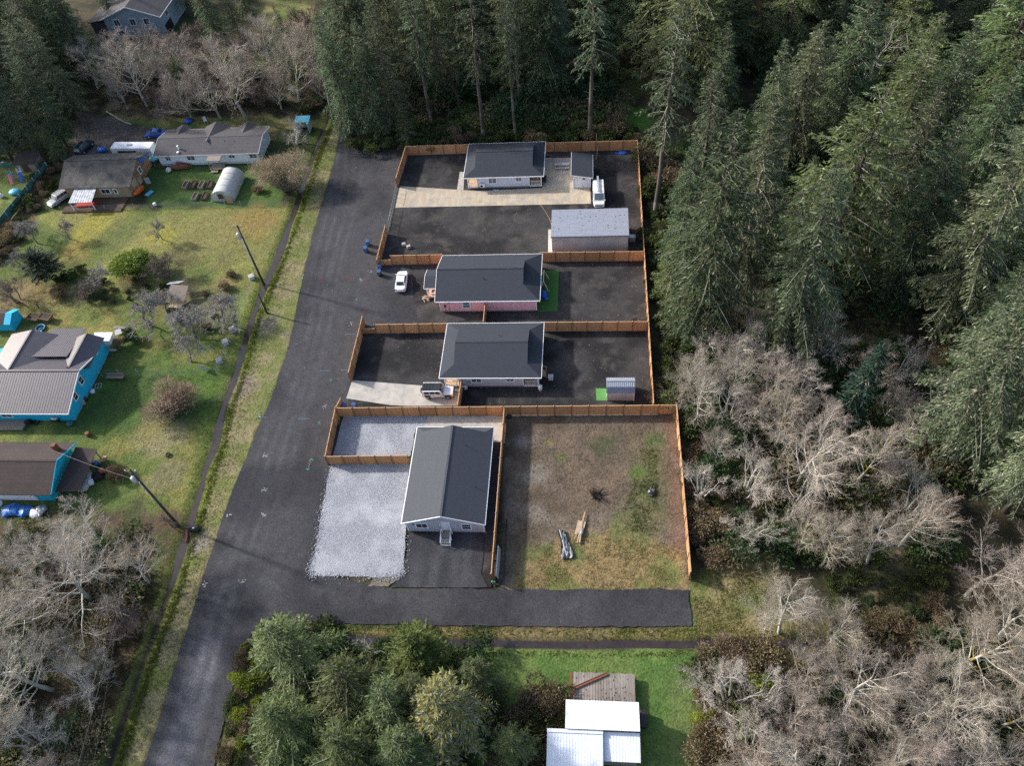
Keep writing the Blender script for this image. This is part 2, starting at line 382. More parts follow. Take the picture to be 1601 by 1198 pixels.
def ldist(X, Y, line):
    d = np.full(X.shape, 1e9)
    for (ax, ay), (bx, by) in zip(line[:-1], line[1:]):
        ex, ey = bx-ax, by-ay; t = np.clip(((X-ax)*ex+(Y-ay)*ey)/(ex*ex+ey*ey+1e-12), 0, 1)
        d = np.minimum(d, np.hypot(X-ax-t*ex, Y-ay-t*ey))
    return d
def sstep(a, b, x): t = np.clip((x-a)/(b-a), 0, 1); return t*t*(3-2*t)
def sheet(name, poly, z, material, step=1.0, rough=0.0, paint=None, parent=None, seed=0, world=False, drape=None):
    """flat ground sheet with a wandering outline; paint(x,y)->colour per vertex"""
    p = np.array(poly, float) if world else ppoly(poly)
    rg = np.random.default_rng(seed+50); out = []
    for i in range(len(p)):
        a, b = p[i], p[(i+1) % len(p)]; L = np.hypot(*(b-a)); n = max(1, int(L/(.35 if rough else 1e9)))
        nn = np.array([-(b-a)[1], (b-a)[0]])/max(L, 1e-6)
        for k in range(n):
            q = a+(b-a)*k/n
            if rough and k: q = q+nn*((fbm(q[0], q[1], .35, 3, seed)-.5)*2.2+rg.uniform(-.5, .5))*rough
            out.append(q)
    out = np.array(out); nb = len(out); pts = [Vector(q) for q in out]
    if step:
        x0, y0 = out.min(0); x1, y1 = out.max(0)
        gx, gy = np.meshgrid(np.arange(x0, x1, step), np.arange(y0, y1, step)); gx = gx.ravel()+rg.uniform(-.2, .2, gx.size)*step; gy = gy.ravel()+rg.uniform(-.2, .2, gy.size)*step
        k = sdist(gx, gy, out) > .25; pts += [Vector((a, b)) for a, b in zip(gx[k], gy[k])]
    r = geometry.delaunay_2d_cdt(pts, [], [list(range(nb))], 1, 1e-5)
    V = np.array([(v.x, v.y, z) for v in r[0]]); T = np.array([f for f in r[2] if len(f) == 3])
    a, b, c = V[T[:, 0]], V[T[:, 1]], V[T[:, 2]]
    fl = ((b-a)[:, 0]*(c-a)[:, 1]-(b-a)[:, 1]*(c-a)[:, 0]) < 0; T[fl] = T[fl][:, ::-1]
    if drape is not None: V[:, 2] += drape(V[:, 0], V[:, 1])
    me = np_mesh(name, V, T, paint(V[:, 0], V[:, 1]) if paint else None)
    o = link(name, me, material, parent)
    if parent is None: o['kind'] = 'structure'
    return o
def lerp(a, b, t): return a+(b-a)*t[:, None]
# ------------------------------------------------------------------ ground
DITCH_PX = [(530, 120), (518, 165), (510, 192), (498, 220), (488, 245), (479, 275), (468, 303), (458, 335), (443, 375), (428, 415), (418, 435), (409, 459), (393, 497),
            (379, 545), (365, 595), (346, 643), (336, 694), (320, 735), (304, 795), (289, 837), (271, 903), (249, 965), (227, 1023), (205, 1085), (186, 1144), (165, 1210), (120, 1340)]
DITCH2_PX = [(470, 992), (560, 1001), (700, 1005), (800, 1006), (950, 1007), (1050, 1006), (1150, 1004), (1300, 1006), (1480, 1015), (1700, 1030)]
ditch = ppoly(DITCH_PX); ditch2 = ppoly(DITCH2_PX)
def ground_z(x, y):
    d = ldist(x, y, ditch); d2 = ldist(x, y, ditch2)
    w = .22+.3*vnoise(x, y, .15, 5); nk = 1-.62*sstep(26, 36, -y)-.4*sstep(38, 55, y)
    z = -.04-.10*fbm(x, y, .12, 3, 11)
    z = z-.28*(1-sstep(w*nk-.12*(1-nk), (w+1.0)*nk, d))*(.75+.25*nk)-.5*(1-sstep(.2+.2*vnoise(x, y, .3, 6), .85, d2))
    far = np.maximum(np.abs(x+20)-95, np.maximum(y-90, -y-75)); z = z+.0*far
    return z
def zones(x, y):
    n1 = fbm(x, y, .09, 4, 1); n2 = fbm(x, y, .35, 4, 2); n3 = fbm(x, y, 1.3, 3, 3); n4 = fbm(x, y, .05, 3, 4)
    C = lerp(np.array([.022, .021, .012]), np.array([.055, .045, .026]), sstep(.35, .65, n2))
    C = lerp(C, np.array([.035, .05, .015]), .8*sstep(.5, .65, n1))
    def zone(poly, col, soft=2.0, amt=1.0, rough=3.0, col2=None, lo=.4, hi=.6, ns=None):
        nonlocal C
        d = sdist(x, y, ppoly(poly))+(n2-.5)*rough*2
        m = sstep(-soft/2, soft/2, d)*amt
        c = np.array(col)[None, :] if col2 is None else lerp(np.array(col), np.array(col2), sstep(lo, hi, n2 if ns is None else ns))
        C = C*(1-m[:, None])+c*m[:, None]
    def blob(px, py, r, col, amt=.8, asp=1.0):
        nonlocal C
        g = P(px, py); d = np.hypot((x-g.x), (y-g.y)*asp)+(n2-.5)*r*1.2+(n3-.5)*r*.5
        m = (1-sstep(r*.4, r*1.15, d))*amt
        C = C*(1-m[:, None])+np.array(col)[None, :]*m[:, None]
    GR, DG, YE, TA, OR, BR = (.066, .092, .024), (.036, .066, .018), (.145, .15, .042), (.165, .145, .08), (.142, .128, .048), (.075, .055, .034)
    # left fields
    zone([(-80, 470), (60, 330), (235, 322), (455, 322), (300, 830), (120, 800), (-80, 800)], GR, 2, 1, 2, YE, .42, .66, n1)
    zone([(90, 328), (452, 326), (425, 425), (230, 405), (100, 350)], YE, 5, .75, 4, OR, .45, .6, n2)
    zone([(225, 262), (455, 255), (440, 322), (225, 322)], DG, 1.5, 1, 1, (.05, .085, .02))
    zone([(150, 178), (240, 186), (440, 180), (470, 200), (400, 206), (240, 206)], (.06, .085, .025), 2, 1, 2, (.11, .10, .04))
    zone([(120, 175), (170, 183), (255, 207), (245, 246), (110, 246)], (.055, .048, .043), 2, 1, 1, (.08, .068, .058))
    zone([(-60, 262), (70, 250), (40, 330), (-60, 420)], GR, 2, 1, 1.5, YE)
    zone([(72, 255), (98, 255), (40, 372), (-30, 450), (-40, 410)], BR, 2, .8, 2)
    zone([(-80, 470), (60, 440), (190, 470), (230, 510), (60, 560), (-80, 540)], (.15, .125, .04), 4, .7, 4, GR)
    zone([(170, 460), (400, 420), (372, 560), (180, 590)], (.05, .085, .018), 4, .75, 4, (.10, .10, .03))
    zone([(175, 580), (372, 575), (345, 650), (300, 680), (60, 690), (110, 640)], DG, 3, .95, 3, (.05, .09, .018))
    zone([(130, 690), (310, 650), (322, 700), (300, 800), (215, 780)], (.15, .13, .04), 4, .8, 4, (.075, .095, .025), .45, .62, n2)
    for a in [(250, 690, 4.0, TA), (237, 670, 2.5, OR), (150, 350, 6, (.2, .18, .035)), (185, 365, 5, (.075, .09, .03)), (330, 365, 7, OR), (400, 345, 6, (.17, .12, .04)), (110, 400, 4, (.17, .13, .04)), (250, 365, 4, (.19, .17, .035)), (275, 405, 5, (.085, .08, .035)),
              (60, 450, 5, (.15, .11, .05)), (260, 740, 3, (.11, .105, .055)), (200, 730, 3, (.06, .09, .02)), (130, 455, 4, (.04, .055, .02)), (330, 470, 4, (.045, .075, .015))]:
        blob(*a)
    for a in [(280, 460, 5, (.12, .095, .06)), (330, 490, 4, (.10, .09, .05)), (210, 440, 3, (.06, .05, .03)), (275, 612, 4, (.05, .06, .02)), (85, 470, 3, (.14, .12, .05)), (20, 455, 4, (.13, .1, .05)),
              (95, 425, 4, (.05, .07, .02)), (355, 440, 3, (.15, .12, .05)), (265, 820, 3, (.1, .055, .03))]:
        blob(*a)
    # brambles and rough bank, lower left
    zone([(-60, 800), (120, 800), (230, 790), (285, 810), (165, 1215), (-60, 1260)], (.065, .048, .03), 3, 1, 3, (.045, .05, .02))
    zone([(235, 850), (268, 880), (150, 1215), (85, 1215), (150, 1040)], (.10, .066, .036), 3, .8, 3, (.055, .07, .022))
    # verge between ditch and road
    vd = [(530, 120), (518, 165), (498, 220), (468, 303), (443, 375), (418, 435), (393, 497), (365, 595), (336, 694), (304, 795), (271, 903), (227, 1023), (165, 1215),
          (222, 1215), (262, 1080), (325, 880), (395, 690), (452, 540), (487, 370), (520, 260), (535, 190), (545, 120)]
    zone(vd, (.155, .135, .07), .8, 1, .5, (.10, .112, .035), .36, .6, n2)
    dd = ldist(x, y, ditch); side = sdist(x, y, ppoly(vd)) > -.3
    m = (1-sstep(.8, 2.4+(n2-.5)*2, dd))*np.where(side, .85, .45)
    C = C*(1-m[:, None])+lerp(np.array([.06, .095, .015]), np.array([.12, .13, .025]), n3)*m[:, None]
    blob(372, 600, 3.0, (.16, .13, .10)); blob(415, 510, 3.0, (.14, .12, .10)); blob(305, 850, 2.0, (.14, .125, .105))
    m = (1-sstep(.3, .6, dd)); C = C*(1-m[:, None])+np.array([.03, .026, .018])[None, :]*m[:, None]
    # vacant dirt lot
    lot = [(790, 640), (1056, 640), (1079, 925), (782, 925)]
    zone(lot, (.105, .084, .063), .5, 1, .2, (.07, .053, .037), .4, .62, n2)
    inl = sstep(-.3, .3, sdist(x, y, ppoly(lot)))
    zone([(845, 690), (925, 660), (1010, 660), (1010, 790), (920, 800), (860, 760)], (.072, .056, .04), 3, .8, 2, (.11, .082, .058))
    zone([(985, 680), (1050, 670), (1062, 850), (930, 850), (960, 790), (990, 760)], (.062, .068, .028), 4, .65, 3, (.085, .07, .045))
    zone([(1035, 650), (1058, 650), (1077, 860), (1045, 880), (1048, 760)], (.10, .066, .048), 1, .9, .7)
    zone([(870, 835), (960, 822), (1072, 860), (1082, 925), (800, 925), (815, 880)], (.17, .125, .056), 2, .9, 2, (.09, .095, .03), .45, .6, n2)
    zone([(1000, 720), (1025, 700), (1030, 800), (1000, 835), (950, 835), (965, 795), (990, 790)], (.06, .085, .022), 3, .7, 3, (.095, .095, .04))
    for a in [(1020, 690, 1.5, (.06, .08, .03)), (995, 740, 1.3, (.06, .09, .02)), (1040, 895, 2, (.075, .10, .03)), (860, 690, .9, (.12, .1, .04)), (878, 715, .8, (.075, .095, .03)), (820, 755, 1.1, (.06, .06, .03)), (855, 860, 1.2, (.06, .075, .025)), (900, 865, 1.6, (.07, .095, .03)),
              (940, 690, 2.2, (.05, .055, .03)), (815, 690, 2, (.14, .125, .11)), (835, 740, 2.2, (.145, .13, .11)), (840, 800, 2, (.13, .11, .09)), (1060, 830, 1.2, (.12, .085, .065))]:
        blob(*a)
    # verge by the spur road, clearing, lawn
    zone([(505, 985), (1180, 985), (1180, 1004), (505, 1000)], (.11, .11, .03), .8, 1, .4, (.15, .12, .055))
    zone([(1078, 885), (1215, 878), (1230, 1000), (1078, 1002)], (.075, .095, .028), 2, 1, 2, (.135, .115, .05))
    blob(1150, 915, 1.5, (.17, .14, .07)); blob(1110, 955, 2, (.125, .105, .05))
    zone([(1285, 890), (1460, 890), (1490, 1000), (1300, 1000)], (.04, .052, .018), 3, 1, 3, (.075, .065, .035))
    zone([(560, 1012), (1090, 1012), (1105, 1250), (700, 1260), (740, 1100)], (.05, .092, .022), 1, 1, 1, (.082, .118, .032), .35, .65, n2)
    zone([(1030, 1060), (1098, 1020), (1104, 1200), (1060, 1200)], (.08, .10, .035), 2, .6, 2)
    zone([(1095, 1010), (1240, 1010), (1240, 1260), (1100, 1260)], (.07, .05, .033), 2, 1, 2, (.06, .06, .025))
    zone([(330, 1198), (400, 990), (480, 985), (480, 1260), (330, 1260)], (.10, .085, .045), 1, 1, 1, (.06, .07, .025))
    zone([(960, 160), (1012, 168), (1015, 205), (955, 200)], (.05, .11, .02), 2, 1, 2)
    zone([(1140, 170), (1220, 175), (1230, 215), (1150, 215)], (.05, .08, .022), 2, 1, 2)
    zone([(400, -40), (500, -60), (480, 60), (420, 40)], (.09, .11, .03), 3, 1, 3, (.14, .12, .05))
    zone([(100, 100), (200, 110), (170, 140), (110, 130)], (.08, .085, .04), 3, .8, 3)
    m = (1-sstep(.35, .75, ldist(x, y, ditch2))); C = C*(1-m[:, None])+np.array([.035, .026, .02])[None, :]*m[:, None]
    C = C*1.12
    k = .72+.56*n3
    return C*k[:, None]
gx, gy = np.meshgrid(np.arange(-175, 125, .5), np.arange(-85, 150, .5)); nx, ny = gx.shape[1], gx.shape[0]
GX, GY = gx.ravel(), gy.ravel(); GZ = ground_z(GX, GY)
idx = np.arange(nx*ny).reshape(ny, nx); q = np.stack([idx[:-1, :-1], idx[:-1, 1:], idx[1:, 1:], idx[1:, :-1]], -1).reshape(-1, 4)
g = link('ground', np_mesh('ground', np.stack([GX, GY, GZ], 1), q, zones(GX, GY), True), 'ground'); g['kind'] = 'structure'
def far_paint(x, y): return np.tile(np.array([.03, .036, .018]), (len(x), 1))
g = sheet('terrain', [(-330, -260), (330, -260), (330, 360), (-330, 360)], -1.3, 'ground', 60, 0, far_paint, world=True); g['kind'] = 'structure'

# water in the two ditches
def strip(name, pts, w, z, material):
    V = []; F = []
    for i, p in enumerate(pts):
        d = pts[min(i+1, len(pts)-1)]-pts[max(i-1, 0)]; n = np.array([-d[1], d[0]])/np.hypot(*d)*w
        V += [(*(p-n), z), (*(p+n), z)]
        if i: F.append((2*i-2, 2*i-1, 2*i+1, 2*i))
    o = link(name, np_mesh(name, V, F), material); o['kind'] = 'structure'; return o
strip('ditch_water', ditch, 1.0, -.325, 'water'); strip('ditch_water', ditch2, .9, -.44, 'water')

# road, spur and gravel yards
ROAD = [(205, 1260), (225, 1198), (262, 1080), (300, 960), (325, 880), (345, 820), (362, 770), (395, 690), (425, 620), (452, 540), (470, 450), (487, 370), (500, 330), (520, 260), (534, 190),
        (540, 160), (552, 160), (558, 190), (566, 238), (640, 238), (632, 285), (620, 325), (605, 370), (592, 413), (640, 413), (655, 520), (570, 514), (547, 595), (545, 640), (527, 645),
        (530, 722), (530, 800), (520, 880), (530, 905), (612, 921), (780, 922), (1077, 922), (1081, 979), (900, 981), (700, 979), (520, 975), (435, 968), (398, 985), (380, 1015), (362, 1080), (335, 1198), (320, 1260)]
trk = ppoly([(270, 1230), (300, 1140), (345, 960), (372, 880), (405, 790), (435, 700), (462, 620), (490, 520), (505, 440), (525, 360), (545, 280), (550, 200)])
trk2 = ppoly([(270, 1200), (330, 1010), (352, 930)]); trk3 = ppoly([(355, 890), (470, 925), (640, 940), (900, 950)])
def road_paint(x, y):
    n1 = fbm(x, y, .12, 4, 21); n2 = fbm(x, y, .5, 4, 22); n3 = fbm(x, y, 2.2, 2, 23)
    C = lerp(np.array([.031, .031, .034]), np.array([.05, .049, .051]), sstep(.35, .65, n1))
    d = ldist(x, y, trk); w = np.maximum(1-sstep(.15, .6, np.abs(d-.8)), .7*(1-sstep(.1, .5, np.abs(d-2.4))))*(.25+.75*sstep(.4, .6, n1*.6+n2*.4))
    w2 = (1-sstep(.2, 1.1, ldist(x, y, trk3)))*sstep(.5, .66, n2)*.6
    C = C+np.array([.018, .0185, .020])[None, :]*np.maximum(w, w2)[:, None]
    low = sstep(-52, -34, -y*1.0-0)*0
    dt = ldist(x, y, trk2); track_pale = np.maximum(1-sstep(.25, .8, np.abs(dt-.85)), .5*(1-sstep(1.2, 2.6, dt))); C = C+np.array([.042, .042, .046])[None, :]*(track_pale*(.45+.55*sstep(.35, .6, n1)))[:, None]  # paler band and wheel tracks along the lower road
    for px, py, r in [(560, 320, 3), (590, 345, 3), (520, 300, 2.4), (400, 860, 1.6), (350, 880, 1.3), (500, 470, 2.6), (470, 580, 3), (600, 930, 2), (540, 925, 2.2), (500, 912, 1.6), (680, 945, 3)]:
        g = P(px, py); m = (1-sstep(r*.3, r*1.3, np.hypot(x-g.x, y-g.y)+(n2-.5)*r*1.5))*.55
        C = C*(1-m[:, None])+np.array([.058, .057, .058])[None, :]*m[:, None]
    for px, py, r in [(548, 300, 3.2), (345, 850, 1.5), (300, 830, 1), (548, 468, 1.0), (395, 960, 2)]:
        g = P(px, py); m = (1-sstep(r*.3, r*1.2, np.hypot(x-g.x, y-g.y)+(n2-.5)*r))*.6
        C = C*(1-m[:, None])+np.array([.022, .022, .025])[None, :]*m[:, None]
    return C*(.75+.5*n3)[:, None]
road = sheet('gravel_road', ROAD, .016, 'gravel', .55, .16, road_paint, seed=1)
def yard_paint(x, y):
    n1 = fbm(x, y, .2, 4, 31); n2 = fbm(x, y, 2.0, 2, 32); n3 = fbm(x, y, .6, 3, 33)
    C = lerp(np.array([.019, .0185, .019]), np.array([.042, .040, .039]), sstep(.35, .65, n1)); C = lerp(C, np.array([.062, .056, .05]), .7*sstep(.6, .72, n3))
    return C*(.7+.6*n2)[:, None]
for i, pl in enumerate([[(640, 240), (995, 232), (1006, 404), (593, 414)], [(640, 413), (1006, 402), (1012, 514), (655, 519)], [(570, 516), (1012, 513), (1020, 645), (528, 648)]]):
    sheet('gravel_yard', pl, .008+.002*i if i else .022, 'gravel', .6, .12, yard_paint, seed=5+i)
def asphalt_paint(x, y):
    n1 = fbm(x*1.0, y*.25, .8, 3, 41); n2 = fbm(x, y, 2.5, 2, 42)
    return lerp(np.array([.030, .031, .035]), np.array([.052, .052, .056]), sstep(.3, .7, n1))*(.85+.3*n2)[:, None]
sheet('asphalt_driveway', [(640, 834), (757.5, 832.5), (755.5, 879), (751.5, 897.5), (763, 919), (609, 919.5), (627, 903), (637, 860)], .03, 'gravel', .5, .05, asphalt_paint, seed=9)
sheet('lot_strip', [(757, 831), (772, 831), (768, 919), (763, 919), (751.5, 897), (755.5, 879)], .024, 'gravel', .5, .03, yard_paint, seed=10)
def rock_paint(x, y):
    n1 = fbm(x, y, 1.8, 3, 51); return lerp(np.array([.3, .33, .40]), np.array([.5, .52, .58]), n1)
sheet('white_gravel_bed', [(537, 650), (668, 650), (666, 668), (650, 672), (641, 714), (521, 714)], .05, 'pale_rock', 0, .12, seed=11)
sheet('white_gravel_bed', [(518.4, 727), (641, 726), (637, 774), (631, 893), (622, 900), (592, 904), (543, 901), (492, 901), (483, 893), (496, 849), (504, 796), (513, 744)], .05, 'pale_rock', 0, .14, seed=12)
sheet('dirt_patch', [(592, 900), (628, 889), (626, 903), (607, 918), (575, 917)], .027, 'gravel', .5, .25, lambda x, y: np.tile([.14, .125, .095], (len(x), 1))*(.7+.6*fbm(x, y, 1.5, 3, 4))[:, None], seed=13)
sheet('dark_gravel_bed', [(771, 690), (786, 692), (775, 834), (757, 834)], .045, 'dark_rock', 0, .05, seed=14)
def slab(name, poly, z, m, joints=()):
    b = MB(); b.slab([P(a, c, 0)+Vector((0, 0, z)) for a, c in poly], .08); o = b.build(name, m); o['kind'] = 'structure'; return o
slab('concrete_pad', [(668, 651.5), (786.5, 650.5), (784, 692), (772.5, 692), (772, 669), (664, 669)], .07, 'concrete')
slab('concrete_driveway', [(551, 595), (666, 604), (720, 607), (718, 634.5), (640, 635.5), (610, 634), (541.5, 623.5)], .07, 'concrete')
slab('concrete_driveway', [(625.5, 291.3), (748, 299), (848, 294), (852, 247), (893, 247), (897, 293), (923, 293), (923.6, 318.7), (618, 325)], .07, 'concrete_warm')
slab('concrete_walkway', [(714.5, 297), (719, 269), (726.5, 269), (724.5, 298)], .066, 'concrete')
slab('concrete_apron', [(857, 359), (862, 359), (865, 398), (857, 398)], .07, 'concrete')
# saw-cut joints in the two driveways
def joint(pts, n, a, b, c, d):
    for i in range(1, n):
        p = P(*a).lerp(P(*b), i/n); q2 = P(*c).lerp(P(*d), i/n); m = MB(); m.bar(p+Vector((0, 0, .0705)), q2+Vector((0, 0, .0705)), .035, .004); o = m.build('expansion_joint', 'concrete_block'); o['kind'] = 'structure'
joint(None, 4, (551, 595.5), (718, 607), (542, 623), (716, 635)); joint(None, 9, (625.5, 291.8), (923, 293.5), (619, 324.5), (923, 318.4)); joint(None, 3, (668, 652), (786, 651), (664, 668), (785, 668))
sheet('artificial_turf', [(848, 423.5), (874, 423), (872, 487), (840, 487.5)], .05, 'turf', 0)
sheet('artificial_turf', [(931.3, 607.8), (949, 607.8), (949, 626.8), (932.3, 626.8)], .05, 'light_turf', 0)
# ------------------------------------------------------------------ buildings
def window(parent, side, c, w, h, frame='trim_white', glass='glass_dark', kind='slider', name='window'):
    """side 's','n','e','w': outward face; c = centre (x,y,z) on the wall face"""
    ax = {'s': (0, -1), 'n': (0, 1), 'e': (1, 0), 'w': (-1, 0)}[side]; o = Vector((ax[0], ax[1], 0)); t = Vector((-ax[1], ax[0], 0)); c = Vector(c)
    def bx(m, u0, u1, z0, z1, d0, d1):
        a = c+t*u0+o*d0; b = c+t*u1+o*d1
        m.box(min(a.x, b.x), max(a.x, b.x), min(a.y, b.y), max(a.y, b.y), c.z+z0, c.z+z1)
    f = MB(); k = .15
    bx(f, -w/2-k, -w/2, -h/2-k, h/2+k, -.02, .05); bx(f, w/2, w/2+k, -h/2-k, h/2+k, -.02, .05)
    bx(f, -w/2, w/2, -h/2-k, -h/2, -.02, .05); bx(f, -w/2, w/2, h/2, h/2+k, -.02, .05)
    if kind == 'slider': bx(f, -.035, .035, -h/2, h/2, -.02, .035)
    if kind == 'hung': bx(f, -w/2, w/2, -.035, .035, -.02, .035)
    if kind == 'grid':
        bx(f, -.03, .03, -h/2, h/2, -.02, .035); bx(f, -w/2, -.03, -.03, .03, -.02, .03); bx(f, .03, w/2, -.03, .03, -.02, .03)
    fo = f.build(name, frame, parent)
    g = MB(); bx(g, -w/2, w/2, -h/2, h/2, -.01, .012); g.build('pane', glass, fo)
    return fo
def door(parent, side, c, w=.92, h=2.05, m='door_white'):
    ax = {'s': (0, -1), 'n': (0, 1), 'e': (1, 0), 'w': (-1, 0)}[side]; o = Vector((ax[0], ax[1], 0)); t = Vector((-ax[1], ax[0], 0)); c = Vector(c)
    def bx(mm, u0, u1, z0, z1, d0, d1):
        a = c+t*u0+o*d0; b = c+t*u1+o*d1
        mm.box(min(a.x, b.x), max(a.x, b.x), min(a.y, b.y), max(a.y, b.y), c.z+z0, c.z+z1)
    d = MB(); bx(d, -w/2, w/2, 0, h, -.02, .03); do = d.build('door', m, parent)
    f = MB(); bx(f, -w/2-.1, -w/2, 0, h+.1, -.02, .045); bx(f, w/2, w/2+.1, 0, h+.1, -.02, .045); bx(f, -w/2, w/2, h, h+.1, -.02, .045); f.build('frame', 'trim_white', do)
    k = MB(); k.ball(c+t*(w/2-.1)+o*.07+Vector((0, 0, 1)), .05, n=6, m=4); k.build('handle', 'galvanised', do)
    return do
def roof(parent, x0, x1, y0, y1, ze, zr, endA='gable', endB='gable', d=2.0, along='x', m='shingles', fascia='trim_white', t=.16, gable_m='grey_siding', cap=True):
    """eave rectangle, ridge along one axis; ends 'gable' or 'dutch' (hip skirt with a small gable above it)"""
    if along == 'y': L0, L1, W0, W1 = y0, y1, x0, x1; T = lambda l, w, z: (w, l, z)
    else: L0, L1, W0, W1 = x0, x1, y0, y1; T = lambda l, w, z: (l, w, z)
    wm = (W0+W1)/2; hw = (W1-W0)/2; sl = (zr-ze)/hw; zd = ze+sl*d
    la = L0 if endA == 'gable' else L0+d; lb = L1 if endB == 'gable' else L1-d
    b = MB()
    for s in (-1, 1):
        we = wm+s*hw; wi = wm+s*(hw-d)
        p = [(L0, we, ze), (L1, we, ze)]
        if endB == 'dutch': p += [(lb, wi, zd)]
        p += [(lb, wm, zr), (la, wm, zr)]
        if endA == 'dutch': p += [(la, wi, zd)]
        b.slab([T(*q) for q in p], t)
    for e, l, li in ((endA, L0, la), (endB, L1, lb)):
        if e == 'dutch': b.slab([T(l, W0, ze), T(l, W1, ze), T(li, W1-d, zd), T(li, W0+d, zd)], t)
    ro = b.build('roof', m, parent)
    if cap:
        c = MB(); c.bar(T(la, wm, zr+.012), T(lb, wm, zr+.012), .26, .016); c.build('ridge_cap', m, ro)
    # fascia and gutters
    f = MB()
    for s in (-1, 1):
        we = wm+s*(hw+.045); f.bar(T(L0-.05, we, ze-.1), T(L1+.05, we, ze-.1), .09 if along == 'x' else .17, .17 if along == 'x' else .09, up=(0, 0, 1))
    for e, l, sgn in ((endA, L0, -1), (endB, L1, 1)):
        if e == 'dutch': f.bar(T(l+sgn*.045, W0, ze-.1), T(l+sgn*.045, W1, ze-.1), .09, .17)
        else:
            for s in (-1, 1): f.bar(T(l+sgn*.04, wm+s*hw, ze-.06), T(l+sgn*.04, wm, zr-.06), .08, .2)
    f.build('fascia', fascia, parent)
    # closed gable triangles
    for e, l, sgn in ((endA, la, 1), (endB, lb, -1)):
        if e == 'dutch':
            MB().prism([(wm-(hw-d)+.1, zd-.2), (wm+(hw-d)-.1, zd-.2), (wm, zr-.2)], 'x' if along == 'x' else 'y', l+sgn*.3, l+sgn*.36).build('gablet', gable_m, ro)
    return ro
def gable_wall(b, x0, x1, y0, y1, z0, ze, zr, along, hw_eave):
    """closed wall body with gable ends reaching up to the roof"""
    if along == 'y':
        xm = (x0+x1)/2; sl = (zr-ze)/hw_eave; zt = ze+sl*(hw_eave-(x1-x0)/2)-.18
        b.prism([(x0, z0), (x1, z0), (x1, zt), (xm, zr-.2), (x0, zt)], 'y', y0, y1)
    else:
        ym = (y0+y1)/2; sl = (zr-ze)/hw_eave; zt = ze+sl*(hw_eave-(y1-y0)/2)-.18
        b.prism([(y0, z0), (y1, z0), (y1, zt), (ym, zr-.2), (y0, zt)], 'x', x0, x1)
def vent(parent, p, h=.35, r=.06, m='black_plastic'):
    b = MB(); b.tube([Vector(p)-Vector((0, 0, .2)), Vector(p)+Vector((0, 0, h))], r, 8); b.build('vent_pipe', m, parent)
def corner_trim(parent, corners, z0, z1, m='trim_white'):
    for (x, y, sx, sy) in corners: MB().box(x-.07, x+.07, y-.07, y+.07, z0, z1).build('corner_trim', m, parent)
def heat_pump(name, label, p, rz=0):
    t = thing(name, label, 'heat pump', p, rz)
    b = MB(); b.box(-.45, .45, -.17, .17, .1, .75); bo = b.build('casing', 'trim_white', t, local=True, bevel=.03)
    f = MB(); f.tube([(-.12, -.172, .42), (-.12, -.19, .42)], .26, 14); f.build('fan_grille', 'black_plastic', t, local=True)
    for s in (-1, 1):
        k = MB(); k.box(s*.35-.04, s*.35+.04, -.18, .18, 0, .1); k.build('foot', 'black_plastic', t, local=True)
    return t

# --- gable-fronted grey house by the white gravel
t = thing('gray_house', 'grey house with its gable end and white front door facing the asphalt driveway', 'house', (-7, -17, 0))
b = MB(); b.box(-11.66, -2.05, -24.22, -10.1, -.05, .3); b.build('foundation', 'concrete_block', t)
b = MB(); gable_wall(b, -11.76, -1.95, -24.3, -11.3, .3, 2.55, 4.5, 'y', 5.25); b.box(-11.758, -1.952, -11.3, -10.0, .3, 2.5); w = b.build('wall', 'grey_siding', t)
roof(t, -12.26, -1.76, -24.46, -9.7, 2.55, 4.5, 'gable', 'dutch', 1.0, 'y', m='grey_shingles')
corner_trim(t, [(-11.76, -24.3, 1, -1), (-1.95, -24.3, -1, -1)], .3, 2.5)
window(t, 's', (-9.85, -24.3, 1.72), 1.35, 1.0, kind='slider'); window(t, 's', (-4.15, -24.3, 1.62), 1.05, 1.15, kind='hung')
door(t, 's', (-6.75, -24.3, .62))
window(t, 'w', (-11.76, -14, 1.6), 1.2, 1.1); window(t, 'w', (-11.76, -20, 1.6), 1.2, 1.1); window(t, 'e', (-1.95, -17, 1.6), 1.2, 1.1)
b = MB(); b.box(-7.55, -7.42, -24.42, -24.3, 1.95, 2.2); b.build('porch_light', 'trim_white', t)
b = MB(); b.box(-10.95, -10.8, -24.4, -24.3, 2.0, 2.2); b.build('porch_light', 'black_plastic', t)
vent(t, (-3.3, -19.4, 3.15)); vent(t, (-5, -13.5, 3.75), .3, .05)
s = thing('entry_steps', 'grey plank steps with white hand rails below the grey house front door', 'steps', (-6.75, -25, 0))
b = MB(); b.box(-7.3, -6.2, -25.4, -24.33, .54, .6); b.build('landing', 'grey_deck', s)
for i in range(3):
    b = MB(); z = .44-.15*i; y = -25.42-.28*i; b.box(-7.3, -6.2, y-.27, y, z-.05, z); b.build('tread', 'grey_boards', s)
for x in (-7.36, -6.14):
    b = MB()
    for y, h in ((-24.5, .6), (-25.4, .6), (-26.2, .15)): b.box(x-.045, x+.045, y-.045, y+.045, 0, h+.9)
    b.bar((x, -24.5, 1.5), (x, -25.4, 1.5), .07); b.bar((x, -25.4, 1.48), (x, -26.2, 1.03), .07)
    b.bar((x, -24.5, .72), (x, -25.4, .72), .05); b.bar((x, -25.4, .7), (x, -26.2, .28), .05)
    b.build('handrail', 'trim_white', s)
    b = MB()
    for i in range(5): b.box(x-.015, x+.015, -24.7-.16*i-.015, -24.7-.16*i+.015, .74, 1.47)
    b.build('baluster', 'black_plastic', s)

